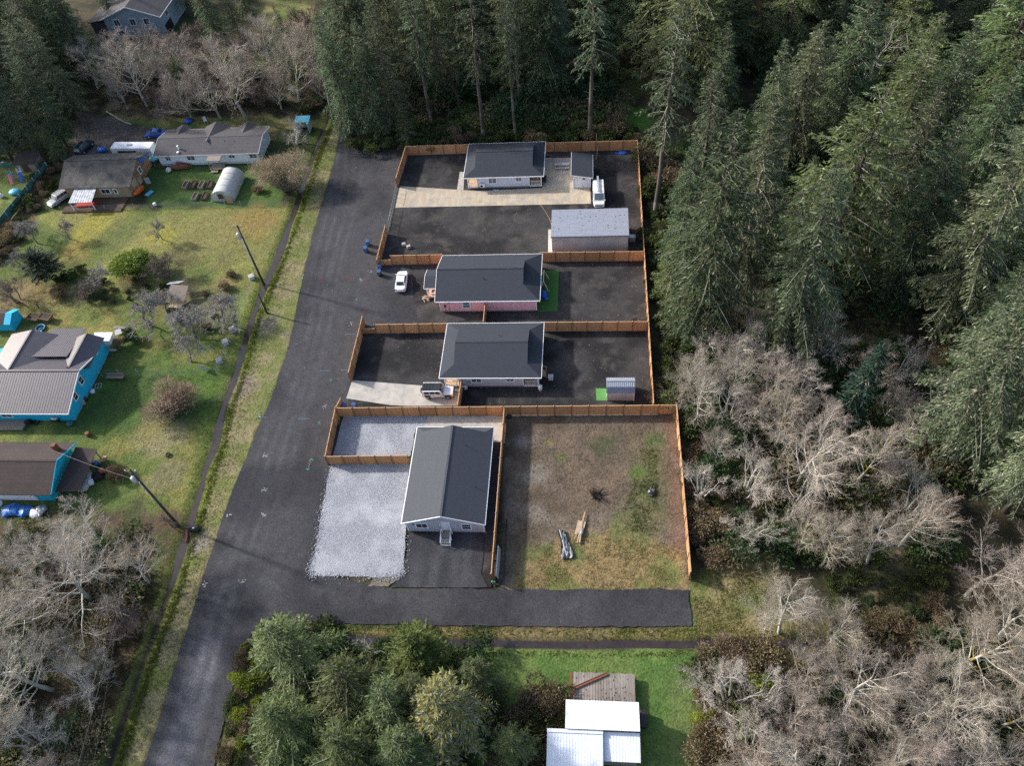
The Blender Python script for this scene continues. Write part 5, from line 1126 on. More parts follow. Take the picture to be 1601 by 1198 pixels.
for k, (a, c) in enumerate([((-.7, -.3, .1), (.5, -.2, .1)), ((-.6, 0, .12), (.6, .1, .12)), ((-.2, .2, .15), (.9, 1.0, .2)), ((-.5, -.5, .1), (.3, -.45, .1))]): MB().tube([a, c], .09, 8).build('pipe', 'black_plastic', t, True)
MB().ball((.0, .1, .1), .4, 1.3, .9, .5, 10, 5, .3, random.Random(5), 0).build('film', 'tarp_plastic', t, True)
def tyre(label, px, py, r=.36, z=0, rz=0, flat=True):
    g = P(px, py); b = MB(); n = 18; V = []; F = []
    for i in range(n):
        a = 2*math.pi*i/n
        for k in range(8): c = 2*math.pi*k/8; q = r-.11+.11*math.cos(c); V.append((q*math.cos(a), q*math.sin(a), .11+.11*math.sin(c)))
    for i in range(n):
        for k in range(8): F.append((i*8+k, i*8+(k+1) % 8, ((i+1) % n)*8+(k+1) % 8, ((i+1) % n)*8+k))
    b.add(V, F, True); one('old_tyre', label, 'tyre', b, 'black_rubber', (g.x, g.y, z), rz)
tyre('black tyre lying at the corner of the dirt lot fences', 796, 652, .4, .0); tyre('black tyre lying on the grass below the bramble bush', 263, 712, .4); tyre('black tyre lying in the ditch bank by the lower power pole', 299, 829, .35)
g = P(307, 828); one('culvert_bag', 'black sack beside the tyre at the lower ditch bend', 'sack', MB().ball((0, 0, .25), .55, 1.2, .8, .55, 10, 6, .15, random.Random(4), 0), 'black_plastic', (g.x, g.y, -.05))
g = P(291, 838); one('rusty_pipe', 'rusty culvert pipe end in the ditch below the power pole', 'pipe', MB().tube([(-.2, .8, .0), (.3, -.8, .0)], .2, 10), 'rust', (g.x, g.y, -.25))
# long grey sheet leaning on the lot fence and a hydrant
g = P(773, 902); t = thing('leaning_sheet', 'grey metal sheet leaning on the right side of the fence by the driveway', 'metal sheet', (g.x+.35, g.y+1.6, 0)); MB().hexa([(.15, -2, 0), (.2, -2, 0), (.2, 2, 0), (.15, 2, 0), (-.05, -2, 1.15), (0, -2, 1.15), (0, 2, 1.15), (-.05, 2, 1.15)]).build('sheet', 'galvanised', t, True); MB().box(-.08, .02, -2, 2, 1.15, 1.19).build('rim', 'trim_white', t, True)
g = P(771, 914); t = thing('standpipe', 'pale green water standpipe at the end of the lot fence', 'standpipe', (g.x, g.y, 0)); MB().tube([(0, 0, 0), (0, 0, .7)], .09, 8).build('riser', 'paint_green', t, True); MB().ball((0, 0, .75), .16, n=8, m=5).build('cap', 'paint_green', t, True); MB().tube([(0, 0, .5), (.35, .1, .5)], .06, 6).build('outlet', 'galvanised', t, True)
b = MB(); b.tube([P(x, y, .03) for x, y in ((772, 917), (780, 913), (788, 905), (789, 880), (791, 840), (792, 812))], .07, 6); o = b.build('black_hose', 'black_plastic'); tag(o, 'black drain hose lying along the lot fence', 'hose')
b = MB(); b.tube([P(x, y, .05) for x, y in ((762.5, 918), (752, 897), (755.5, 870), (756.5, 836))], .045, 5); o = b.build('edge_hose', 'black_plastic'); tag(o, 'black hose along the right edge of the asphalt driveway', 'hose')
g = P(1004, 1128); t = thing('black_cart', 'black cart standing against the right wall of the white-roofed building', 'cart', (g.x+.1, g.y, 0)); MB().box(-.35, .35, -.9, .9, .35, .95).build('tub', 'black_plastic', t, True, .08)
for y in (-.6, .6): MB().tube([(-.4, y, .25), (.4, y, .25)], .25, 12).build('wheel', 'black_rubber', t, True)
# raised garden beds
i = 0
for px, py, lab in [(291, 290, 'leftmost in the upper row'), (303, 290, 'second from the left in the upper row'), (316, 290, 'third from the left in the upper row'), (329, 290, 'rightmost in the upper row'), (306, 308, 'left in the lower row'), (321, 308, 'right in the lower row')]:
    g = P(px, py); t = thing('raised_bed', 'brown wooden raised bed by the greenhouse, '+lab, 'raised bed', (g.x, g.y, 0), -.03, 'raised garden beds'); w, l = .45, 1.05
    for nm, bx in (('side_board', (-w, -w+.08, -l, l)), ('side_board', (w-.08, w, -l, l)), ('end_board', (-w+.08, w-.08, -l, -l+.08)), ('end_board', (-w+.08, w-.08, l-.08, l))): MB().box(*bx, -.1, .42).build(nm, 'dark_wood' if i % 2 else 'old_wood', t, True)
    MB().box(-w+.08, w-.08, -l+.08, l-.08, 0, .3).build('soil', 'soil', t, True); i += 1
# yard things round the brown house
def slabthing(name, label, cat, px, py, b, m, rz=0, z=0, bevel=0): g = P(px, py); return one(name, label, cat, b, m, (g.x, g.y, z), rz, None, bevel)
slabthing('orange_kayak', 'orange kayak leaning on the gable of the brown house', 'kayak', 219, 301, MB().ball((0, 0, .5), 1.5, .28, 1.0, .42, 12, 8), 'orange_plastic', -.35)
slabthing('blue_sled', 'pale blue plastic sheet on the grass beside the orange kayak', 'sled', 234, 303, MB().box(-.45, .45, -.8, .8, .05, .25), 'aqua_plastic', -.5, 0, .06)
slabthing('red_mat', 'red plastic tub under the translucent porch awning', 'tub', 137, 322, MB().box(-1.9, 1.9, -.5, .5, .05, .5), 'red_plastic', .05, 0, .08)
slabthing('white_bucket', 'white bucket on the dark grass by the low wire fence', 'bucket', 243, 321, MB().tube([(0, 0, 0), (0, 0, .5)], [.28, .34], 10), 'white_paint')
slabthing('dish', 'white satellite dish on the yard near the manufactured home', 'dish', 265, 268, MB().tube([(0, 0, .3), (0, -.1, .5)], [.2, .6], 12).tube([(0, 0, -.1), (0, 0, .4)], .05, 6), 'white_paint')
slabthing('board_sign', 'pale board standing on the lawn beside the kayak', 'board', 233, 287, MB().obox((0, 0, .7), (.9, .06, 1.4), .2), 'cement')
slabthing('blue_tub', 'blue tub on the upper lawn behind the manufactured home', 'tub', 295, 190, MB().tube([(0, 0, 0), (0, 0, .35)], [.8, .95], 14), 'pool_blue')
slabthing('white_chairs', 'white plastic chair heap on the upper lawn behind the manufactured home', 'chairs', 322, 191, MB().obox((0, 0, .45), (.6, .6, .1)).obox((0, .3, .8), (.6, .08, .7)).bar((-.25, -.25, 0), (-.25, -.25, .42), .06).bar((.25, -.25, 0), (.25, -.25, .42), .06).bar((.25, .25, 0), (.25, .25, .42), .06).bar((-.25, .25, 0), (-.25, .25, .42), .06), 'white_paint', .5)
slabthing('tarp_bundle', 'grey and teal tarp bundle at the end of the manufactured home', 'tarp', 241, 250, MB().ball((0, 0, .5), .9, 1, 1.2, .8, 12, 6, .25, random.Random(1), 0), 'aqua_plastic')
slabthing('rubbish_heap', 'heap of rusty parts below the manufactured home wall', 'scrap heap', 284, 262, MB().ball((0, 0, .3), 1.2, 1.6, .7, .6, 14, 6, .35, random.Random(8), 0), 'rust')
slabthing('grey_bag_pile', 'pale grey bag pile beside the rusty scrap heap', 'bags', 277, 259, MB().ball((0, 0, .4), .6, 1.3, .8, .8, 12, 6, .3, random.Random(18), 0), 'grey_cloth')
# toys at the far left
for px, py, nm, lab, m in [(20, 283, 'pink_playset', 'pink and white plastic play slide on the far left grass', 'pink_plastic'), (35, 279, 'blue_playset', 'blue plastic play slide beside the pink one', 'pool_blue')]:
    g = P(px, py); t = thing(nm, lab, 'toy slide', (g.x, g.y, 0), .4); MB().hexa([(-.3, -1.3, 0), (.3, -1.3, 0), (.3, .5, 1.1), (-.3, .5, 1.1), (-.3, -1.3, .1), (.3, -1.3, .1), (.3, .5, 1.25), (-.3, .5, 1.25)]).build('chute', m, t, True, .03)
    MB().box(-.35, .35, .5, 1.2, .9, 1.05).bar((-.33, .6, 0), (-.33, .6, 1.9), .1).bar((.33, .6, 0), (.33, .6, 1.9), .1).bar((-.33, 1.15, 0), (-.33, 1.15, 1.9), .1).bar((.33, 1.15, 0), (.33, 1.15, 1.9), .1).build('tower', 'aqua_plastic' if 'pink' in nm else 'white_paint', t, True)
slabthing('blue_canopy', 'light blue shell sandbox near the play slides', 'sandbox', 24, 301, MB().ball((0, 0, .2), 1.2, 1.0, .8, .4, 14, 6, .05, random.Random(2), 0), 'aqua_plastic')
slabthing('white_toy', 'small white plastic toy car at the left edge of the far yard', 'toy', 3, 308, MB().box(-.4, .4, -.25, .25, .1, .5).box(-.2, .2, -.22, .22, .5, .8), 'white_paint', .3, 0, .05)
slabthing('white_crate', 'white crate at the left edge by the play yard', 'crate', 4, 258, MB().box(-.5, .5, -.4, .4, 0, .5).box(-.45, .45, -.35, .35, .5, .55), 'white_paint', .3)
# orchard: planter tables, kiddie pools, hives, bench, litter
for k, (px, py, lab) in enumerate([(56, 500, 'brown planter table on the orchard grass, left of two'), (74, 500, 'brown planter table on the orchard grass, right of two')]):
    g = P(px, py); t = thing('planter_table', lab, 'planter', (g.x, g.y, 0), -.2, 'planter tables'); MB().box(-1.0, 1.0, -.6, .6, .55, .62).build('base_board', 'dark_wood', t, True); MB().box(-.95, .95, -.55, .55, .625, .75).build('soil', 'soil', t, True)
    for nm, bx in (('side_board', (-1.05, 1.05, -.68, -.6)), ('side_board', (-1.05, 1.05, .6, .68)), ('end_board', (-1.08, -1.0, -.6, .6)), ('end_board', (1.0, 1.08, -.6, .6))): MB().box(*bx, .5, .85).build(nm, 'weathered_boards', t, True)
    for sx in (-.9, .9):
        for sy in (-.5, .5): MB().box(sx-.05, sx+.05, sy-.05, sy+.05, 0, .548).build('leg', 'dark_wood', t, True)
for px, py, lab in [(64, 514, 'blue kiddie pool under the planter tables, nearer to them'), (60, 524, 'blue kiddie pool under the planter tables, farther from them')]:
    g = P(px, py); t = thing('kiddie_pool', lab, 'kiddie pool', (g.x, g.y, 0), 0, 'kiddie pools'); n = 20
    b = MB(); V = [(r2*math.cos(6.2832*i/n), r2*math.sin(6.2832*i/n), z) for i in range(n) for r2, z in ((.72, 0), (.8, .3), (.7, .3), (.64, .03))]; b.add(V, [(i*4+k, i*4+(k+1) % 4, ((i+1) % n)*4+(k+1) % 4, ((i+1) % n)*4+k) for i in range(n) for k in range(4)], True); b.build('rim', 'aqua_plastic', t, True)
    MB().tube([(0, 0, .02), (0, 0, .16)], .655, 20).build('water', 'glass_dark', t, True)
for px, py, lab in [(394, 435, 'white hive box near the tall power pole'), (364, 517, 'grey box on the mown strip beside the ditch, farthest of three'), (353, 537, 'grey box on the mown strip beside the ditch, middle of three'), (344, 566, 'grey box on the mown strip beside the ditch, nearest of three')]:
    g = P(px, py); t = thing('hive_box', lab, 'box', (g.x, g.y, -.05), .5, 'boxes along the ditch'); MB().box(-.42, .42, -.42, .42, 0, .3).build('base', 'grey_cloth', t, True); MB().box(-.38, .38, -.38, .38, .302, .62).build('upper_box', 'grey_cloth', t, True); MB().box(-.46, .46, -.46, .46, .625, .68).build('lid', 'cement', t, True)
slabthing('white_sheet', 'cream kite-shaped board standing at the corner of the wire garden fence', 'board', 321, 580, MB().slab([(-.5, 0, 1.5), (.15, 0, 1.0), (.55, 0, .05), (-.25, 0, .2)], .06, Vector((0, -1, 0))), 'awning', .5)
g = P(182, 592); t = thing('garden_bench', 'weathered wooden bench on the dark grass below the wire garden fence', 'bench', (g.x, g.y, 0)); MB().box(-1.4, 1.4, -.3, .3, .4, .46).build('seat', 'old_wood', t, True); MB().box(-1.4, 1.4, .28, .34, .5, .95).build('backrest', 'old_wood', t, True)
for s in (-1, 1): MB().box(s*1.2-.06, s*1.2+.06, -.28, .28, 0, .39).build('leg', 'dark_wood', t, True)
slabthing('wire_rack', 'pale wire rack lying on the grass by the turquoise gable', 'rack', 154, 604, MB().box(-.5, .5, -.5, -.42, 0, .12).box(-.5, .5, .42, .5, 0, .12).box(-.5, -.42, -.42, .42, 0, .12).box(.42, .5, -.42, .42, 0, .12).box(-.04, .04, -.42, .42, .02, .1), 'galvanised', .2)
slabthing('white_pot', 'round white pot on the grass by the turquoise gable', 'pot', 146, 614, MB().tube([(0, 0, 0), (0, 0, .5)], [.3, .4], 12), 'white_paint')
slabthing('white_bin', 'white and grey bin against the turquoise gable end', 'bin', 131, 631, MB().box(-.25, .25, -.3, .3, 0, .75).box(-.28, .28, -.33, .33, .75, .82), 'cement', .4)
slabthing('black_tub', 'black round tub against the turquoise gable end', 'tub', 134, 626, MB().tube([(0, 0, 0), (0, 0, .6)], [.3, .36], 12), 'black_plastic')
g = P(90, 660); t = thing('gas_grill', 'silver-lidded gas grill below the front wall of the turquoise house', 'grill', (g.x, g.y, 0)); MB().box(-.6, .6, -.3, .3, .5, .85).build('firebox', 'black_plastic', t, True); MB().ball((0, 0, .9), .42, 1.4, .8, .7, 12, 6).build('lid', 'galvanised', t, True); MB().bar((-.5, 0, 0), (-.5, 0, .5), .08).bar((.5, 0, 0), (.5, 0, .5), .08).build('leg', 'black_plastic', t, True)
tyre('black tyre against the front wall of the turquoise house', 57, 661, .55); slabthing('black_barrel', 'dark barrel leaning beside the tyre under the turquoise front wall', 'barrel', 46, 662, MB().tube([(-.4, 0, .35), (.4, 0, .4)], .35, 12), 'charred', .3)
slabthing('teal_tub', 'teal tub at the front corner of the turquoise house', 'tub', 111, 664, MB().tube([(0, 0, 0), (0, 0, .45)], [.4, .48], 14), 'green_screen')
slabthing('fire_pit', 'small rusty fire barrel on the grass between the two turquoise houses', 'fire barrel', 139, 681, MB().tube([(0, 0, 0), (0, 0, .6), (0, 0, .62)], [.34, .34, .25], 12), 'rust')
slabthing('white_cushion', 'white square panel lying on the orchard grass behind the turquoise house', 'panel', 186, 521, MB().obox((0, 0, .3), (1.0, .9, .08), .4, .4), 'white_paint')
rg = random.Random(21); b = MB()
for i in range(14): a = rg.uniform(-.3, .3); b.bar((-1.2, rg.uniform(-.3, .3), .1+.05*i*.3), (1.2*rg.uniform(.5, 1), rg.uniform(-.3, .3), .1+.05*i*.3), .14, .07)
slabthing('timber_stack', 'stack of old boards behind the turquoise house', 'timber', 190, 514, b, 'old_wood', -.1)
slabthing('dark_post', 'short dark post standing in the orchard grass', 'post', 61, 482, MB().bar((0, 0, 0), (.1, 0, 1.1), .14).bar((.05, 0, 1.05), (.6, -.1, 1.0), .07), 'dark_wood')
# junk by the bungalow lean-to
rg = random.Random(31); g = P(143, 752); t = thing('junk_heap', 'heap of white sheets and scrap beside the dark lean-to of the bungalow', 'junk heap', (g.x, g.y, 0))
MB().ball((-.3, -.3, .35), .9, .7, 1.7, .55, 14, 7, .22, rg, 0).build('white_sheeting', 'grey_cloth', t, True); MB().ball((.8, .6, .3), .8, 1, 1.1, .6, 12, 6, .35, rg, 0).build('scrap', 'charred', t, True); MB().obox((.5, -.6, .6), (.6, .7, .5), .4).build('box', 'white_paint', t, True); MB().bar((-.9, -2.0, .3), (-.5, .7, .6), .15, .1).build('board', 'trim_white', t, True)
slabthing('blue_drum', 'blue drum beside the dark lean-to of the bungalow', 'drum', 152, 728, MB().tube([(0, 0, 0), (0, 0, .85)], .38, 12), 'blue_plastic'); slabthing('red_drum', 'terracotta coloured drum beside the blue drum', 'drum', 162, 739, MB().tube([(0, 0, 0), (0, 0, .7)], .4, 12), 'terracotta')
slabthing('cardboard_pile', 'tan cardboard pieces behind the blue drum', 'cardboard', 161, 722, MB().obox((0, 0, .3), (.9, .5, .5), .6, .3).obox((.4, .3, .5), (.6, .4, .4), .2, -.3), 'cardboard'); slabthing('scrap_metal', 'dark scrap beyond the terracotta drum', 'scrap', 168, 735, MB().ball((0, 0, .25), .7, 1, 1, .6, 10, 5, .4, random.Random(5), 0), 'charred')
slabthing('blue_tarpaulin', 'large crumpled blue tarpaulin in front of the bungalow, left of two', 'tarp', 19, 799, MB().ball((0, 0, .15), 1.3, 1.15, .85, .35, 18, 7, .25, random.Random(14), 0), 'blue_tarp'); slabthing('blue_tarpaulin', 'smaller crumpled blue tarpaulin in front of the bungalow, right of two', 'tarp', 41, 800, MB().ball((0, 0, .15), 1.0, .9, 1.0, .4, 16, 7, .3, random.Random(15), 0), 'blue_tarp')
slabthing('scrap_pile', 'grey scrap pile to the right of the blue tarpaulins', 'scrap', 62, 803, MB().ball((0, 0, .2), 1.1, .9, 1.0, .45, 14, 6, .4, random.Random(16), 0).bar((-.8, -.6, .4), (.7, .4, .6), .12).bar((-.3, .8, .3), (.5, -.7, .5), .1), 'galvanised'); slabthing('white_tank', 'white rounded tank at the left edge below the bungalow', 'tank', 1, 790, MB().ball((0, 0, .4), .5, 1, 1, .9, 12, 7), 'white_paint')
slabthing('blue_rubbish', 'blue and white rubbish behind the brown house', 'rubbish', 160, 236, MB().ball((0, 0, .3), .8, 1.4, .8, .6, 12, 6, .3, random.Random(26), 0), 'blue_tarp')
b = MB(); b.bar(P(166, 174, .12), P(193, 190, .12), .22, .2); b.bar(P(193, 190, .1), P(205, 194, .1), .18, .16); o = b.build('pale_log', 'cement'); tag(o, 'pale fallen log edging the dirt drive at the top left', 'log')
# survey marks sprayed on the road
rg = random.Random(77)
def mark(px, py, col, kind):
    g = P(px, py); b = MB()
    if kind == 'x':
        for k in range(5): a = rg.uniform(0, 6.28); r2 = rg.uniform(.15, .42); w = rg.uniform(.07, .13); b.bar((g.x, g.y, .024), (g.x+r2*math.cos(a), g.y+r2*math.sin(a), .024), w, .006)
        for k in range(4): a = rg.uniform(0, 6.28); r2 = rg.uniform(.3, .5); b.obox((g.x+r2*math.cos(a), g.y+r2*math.sin(a), .0238), (.13, .09, .006), a)
    elif kind == 'v': b.bar((g.x-.05, g.y-1.0, .024), (g.x+.1, g.y+.9, .024), .06, .006); b.bar((g.x+.1, g.y+.9, .0243), (g.x-.22, g.y+.5, .0243), .08, .006); b.bar((g.x+.1, g.y+.9, .0246), (g.x+.38, g.y+.55, .0246), .08, .006); b.bar((g.x-.05, g.y-1.0, .0249), (g.x-.3, g.y-.7, .0249), .08, .006); b.bar((g.x-.05, g.y-1.0, .0252), (g.x+.2, g.y-.75, .0252), .08, .006)
    elif kind == 'h': b.bar((g.x-.8, g.y, .024), (g.x+.8, g.y+.02, .024), .06, .006); b.bar((g.x-.8, g.y-.22, .024), (g.x-.8, g.y+.2, .024), .05, .0055)
    else: b.bar((g.x, g.y-.45, .024), (g.x+.08, g.y+.4, .024), .06, .006); b.bar((g.x+.3, g.y-.2, .0243), (g.x-.2, g.y+.05, .0243), .06, .006)
    b.build('paint_mark', col, road)
for px, py in [(320, 913), (378, 910), (356.5, 805), (412, 805), (413, 767), (405, 649), (565, 438), (579, 424), (470, 436), (550, 507), (508.6, 636), (415, 712)]: mark(px, py, 'paint_white', 'x')
for px, py, k in [(517, 594, 'i'), (557, 468, 'i'), (499, 661, 'i'), (484, 726, 'v')]: mark(px, py, 'paint_green', k)
for px, py in [(502, 434), (546, 434), (573, 441.6), (570, 487), (482, 724.7)]: mark(px, py, 'paint_red', 'i')
for px, py in [(548, 523), (449, 522), (508.6, 580), (542, 579), (476, 655), (408, 653)]: mark(px, py, 'paint_blue', 'h')
# ------------------------------------------------------------------ plant builders
def kites(B, D, S, L, Wd, C, rg, sag=0.0):
    """little leaf sprays: base B, direction D, side S, length L, width Wd -> arrays"""
    n = len(B); D = D/np.linalg.norm(D, axis=1)[:, None]; S = S-D*(S*D).sum(1)[:, None]; S = S/np.maximum(np.linalg.norm(S, axis=1), 1e-6)[:, None]
    m = B+D*(L*.45)[:, None]; tip = B+D*L[:, None]; tip[:, 2] -= sag*L
    V = np.stack([B, m+S*(Wd/2)[:, None], tip, m-S*(Wd/2)[:, None]], 1).reshape(-1, 3)
    F = np.arange(4*n).reshape(n, 4); return V, F, np.repeat(C, 4, 0)
def segs(P0, P1, R0, R1, C, k=3):
    """independent tapered prisms for wood"""
    P0, P1, R0, R1 = map(np.asarray, (P0, P1, R0, R1)); n = len(P0); D = P1-P0; D = D/np.maximum(np.linalg.norm(D, axis=1), 1e-6)[:, None]
    U = np.where(np.abs(D[:, 2:3]) < .9, np.array([[0, 0, 1.]]), np.array([[1., 0, 0]])); X = np.cross(D, U); X /= np.linalg.norm(X, axis=1)[:, None]; Y = np.cross(D, X)
    vs = []
    for R, Q in ((R0, P0), (R1, P1)):
        for j in range(k): a = 2*math.pi*j/k; vs.append(Q+(X*math.cos(a)+Y*math.sin(a))*R[:, None])
    V = np.stack(vs, 1).reshape(-1, 3); b = np.arange(n)*(2*k)
    F = np.concatenate([np.stack([b+j, b+(j+1) % k, b+k+(j+1) % k, b+k+j], 1) for j in range(k)]); return V, F, np.repeat(C, 2*k, 0)
def rndcol(rg, n, a, b, p=1.0, j=.12): t = rg.random(n)**p; return (np.array(a)[None]*(1-t[:, None])+np.array(b)[None]*t[:, None])*(1+rg.uniform(-j, j, (n, 1)))
class Acc:
    def __init__(s): s.V = []; s.F = []; s.C = []; s.n = 0
    def add(s, VFC):
        V, F, C = VFC
        if len(V): s.V.append(V); s.F.append(F+s.n); s.C.append(C); s.n += len(V)
    def mesh(s, name): return np_mesh(name, np.concatenate(s.V), np.concatenate(s.F), np.concatenate(s.C))
BARK_D, BARK_L = (.075, .062, .05), (.17, .15, .13)
def conifer(seed, H=26., cb=.1, R=5., spacing=.62, nb=5, droop=.25, shape=.8, dark=(.016, .030, .017), light=(.062, .088, .042), lichen=.05, el_top=38, el_bot=-14, ragged=.3, tipcol=None, dens=1.0, kl=(.35, .7), dead=8, kw=(.09, .19)):
    rg = np.random.default_rng(seed); tr = Acc(); cr = Acc(); z = H*cb; whl = []
    n = 12; zz = np.linspace(0, H, n+1); bx = np.cumsum(rg.normal(0, .05, n+1)); by = np.cumsum(rg.normal(0, .05, n+1)); bx[:2] = by[:2] = 0
    ax = lambda h: np.array([np.interp(h, zz, bx), np.interp(h, zz, by), h])
    rad_ = lambda h: max(.03, (.011*H+.05)*(1-h/H)**.8)
    pts = np.array([ax(h) for h in zz]); cc = rndcol(rg, n, BARK_D, BARK_L)
    V, F, C = segs(pts[:-1], pts[1:], np.array([rad_(h) for h in zz[:-1]]), np.array([rad_(h) for h in zz[1:]]), cc, 8); tr.add((V, F, C))
    KB, KD, KS, KL, KW, KC = [], [], [], [], [], []; W0, W1, Q0, Q1, WC = [], [], [], [], []
    while z < H*.985:
        u = (z-H*cb)/(H*(1-cb)); u = max(u, 0); rel = 1-u
        prof = rel**shape*(1-.38*max(0, (.22-u)/.22))+.03
        k = max(3, int(round(nb*(1 if u < .9 else .8)+rg.uniform(-1, 1)))); a0 = rg.uniform(0, 6.28)
        for j in range(k):
            if rg.random() < ragged*.25: continue
            a = a0+6.28*j/k+rg.uniform(-.35, .35); L = max(.4, R*prof*rg.uniform(1-ragged, 1+ragged*.6))
            el = math.radians(el_bot+(el_top-el_bot)*u**1.6+rg.uniform(-8, 8)); fw = np.array([math.cos(a), math.sin(a), 0]); sd_ = np.array([-math.sin(a), math.cos(a), 0]); base = ax(z+rg.uniform(-.2, .2))
            dr = droop*(.5+rel)*rg.uniform(.7, 1.2); curl = rg.uniform(.1, .3)*dr; bend = rg.uniform(-.12, .12)
            def pt(t): t = np.asarray(t)[:, None]; return base+fw*(L*t*math.cos(el))+sd_*(L*bend*t*t)+np.array([0, 0, 1.])*(L*(t*math.sin(el)-dr*t*t+curl*t**3))
            ts = np.linspace(0, 1, 5); q = pt(ts); rb = (.022+.010*L)*(1-ts)+.008
            W0.append(q[:-1]); W1.append(q[1:]); Q0.append(rb[:-1]); Q1.append(rb[1:])
            pale = rg.random() < .42; WC.append(np.tile(np.array((.30, .295, .24) if pale else (.10, .088, .07))*rg.uniform(.8, 1.15), (4, 1)))
            m = max(3, int(L/.30*dens)); tt = np.sort(rg.uniform(.16 if L > 1.5 else .02, 1, m)); p = pt(tt); tg = pt(np.minimum(tt+.05, 1.05))-pt(tt-.0); tg /= np.linalg.norm(tg, axis=1)[:, None]
            bc = rndcol(rg, 1, dark, light, .9)[0]
            for s in (-1, 1):
                tl = (.22+.42*L*(1-tt)**.8*np.minimum(1, tt*2.2))*rg.uniform(.55, 1.15, m); tl = np.clip(tl, .2, 2.1)
                d = tg*.62+s*sd_*.78+np.array([0, 0, -.22])*rg.uniform(.2, 1.6, (m, 1)); d /= np.linalg.norm(d, axis=1)[:, None]
                nk = np.maximum(1, np.round(tl/(.36*kl[0]/.35)).astype(int)); ii = np.repeat(np.arange(m), nk); f = np.concatenate([np.arange(x)/x for x in nk]); N = len(ii)
                B = p[ii]+d[ii]*(tl[ii]*f)[:, None]+rg.normal(0, .03, (N, 3))-np.array([0, 0, .10]); D = d[ii]+rg.normal(0, .28, (N, 3))+np.array([0, 0, -.25])*rg.random((N, 1)); Sv = np.cross(D, np.array([0, 0, 1.]))+rg.normal(0, .35, (N, 3))
                KB.append(B); KD.append(D); KS.append(Sv); KL.append(rg.uniform(kl[0], kl[1], N)); KW.append(rg.uniform(kw[0], kw[1], N))
                c = bc[None]*.55+.45*rndcol(rg, N, dark, light, 1.1); c = c*(1+.25*(f[:, None]-.3))
                if tipcol is not None: w = (rg.random(N) < tipcol[1])[:, None]; c = np.where(w, np.array(tipcol[0])[None]*rg.uniform(.7, 1.2, (N, 1)), c)
                w = (rg.random(N) < lichen)[:, None]; c = np.where(w, np.array([[.17, .175, .135]])*rg.uniform(.7, 1.2, (N, 1)), c); KC.append(c)
            # along the branch and its tip
            N = m; KB.append(p-np.array([0, 0, .08])); KD.append(tg+rg.normal(0, .25, (N, 3))); KS.append(np.tile(sd_, (N, 1))+rg.normal(0, .4, (N, 3))); KL.append(rg.uniform(.3, .6, N)); KW.append(rg.uniform(.1, .2, N)); KC.append(bc[None]*rg.uniform(.7, 1.3, (N, 1)))
        z += spacing*rg.uniform(.6, 1.4)*(1.15 if u < .5 else .8)
    for _ in range(dead):   # dead limbs on the bare trunk
        if cb < .15: break
        h = rg.uniform(H*.15, H*cb*1.05); a = rg.uniform(0, 6.28); L = rg.uniform(.6, 2.4); b0 = ax(h); b1 = b0+np.array([math.cos(a)*L, math.sin(a)*L, rg.uniform(-.5, .2)*L]); W0.append(b0[None]); W1.append(b1[None]); Q0.append([.05]); Q1.append([.012]); WC.append(np.array([[.15, .135, .11]]))
    tr.add(segs(np.concatenate(W0), np.concatenate(W1), np.concatenate(Q0), np.concatenate(Q1), np.concatenate(WC)))
    cr.add(kites(np.concatenate(KB), np.concatenate(KD), np.concatenate(KS), np.concatenate(KL), np.concatenate(KW), np.concatenate(KC), rg, .12))
    return tr.mesh('trunk'), cr.mesh('crown'), H
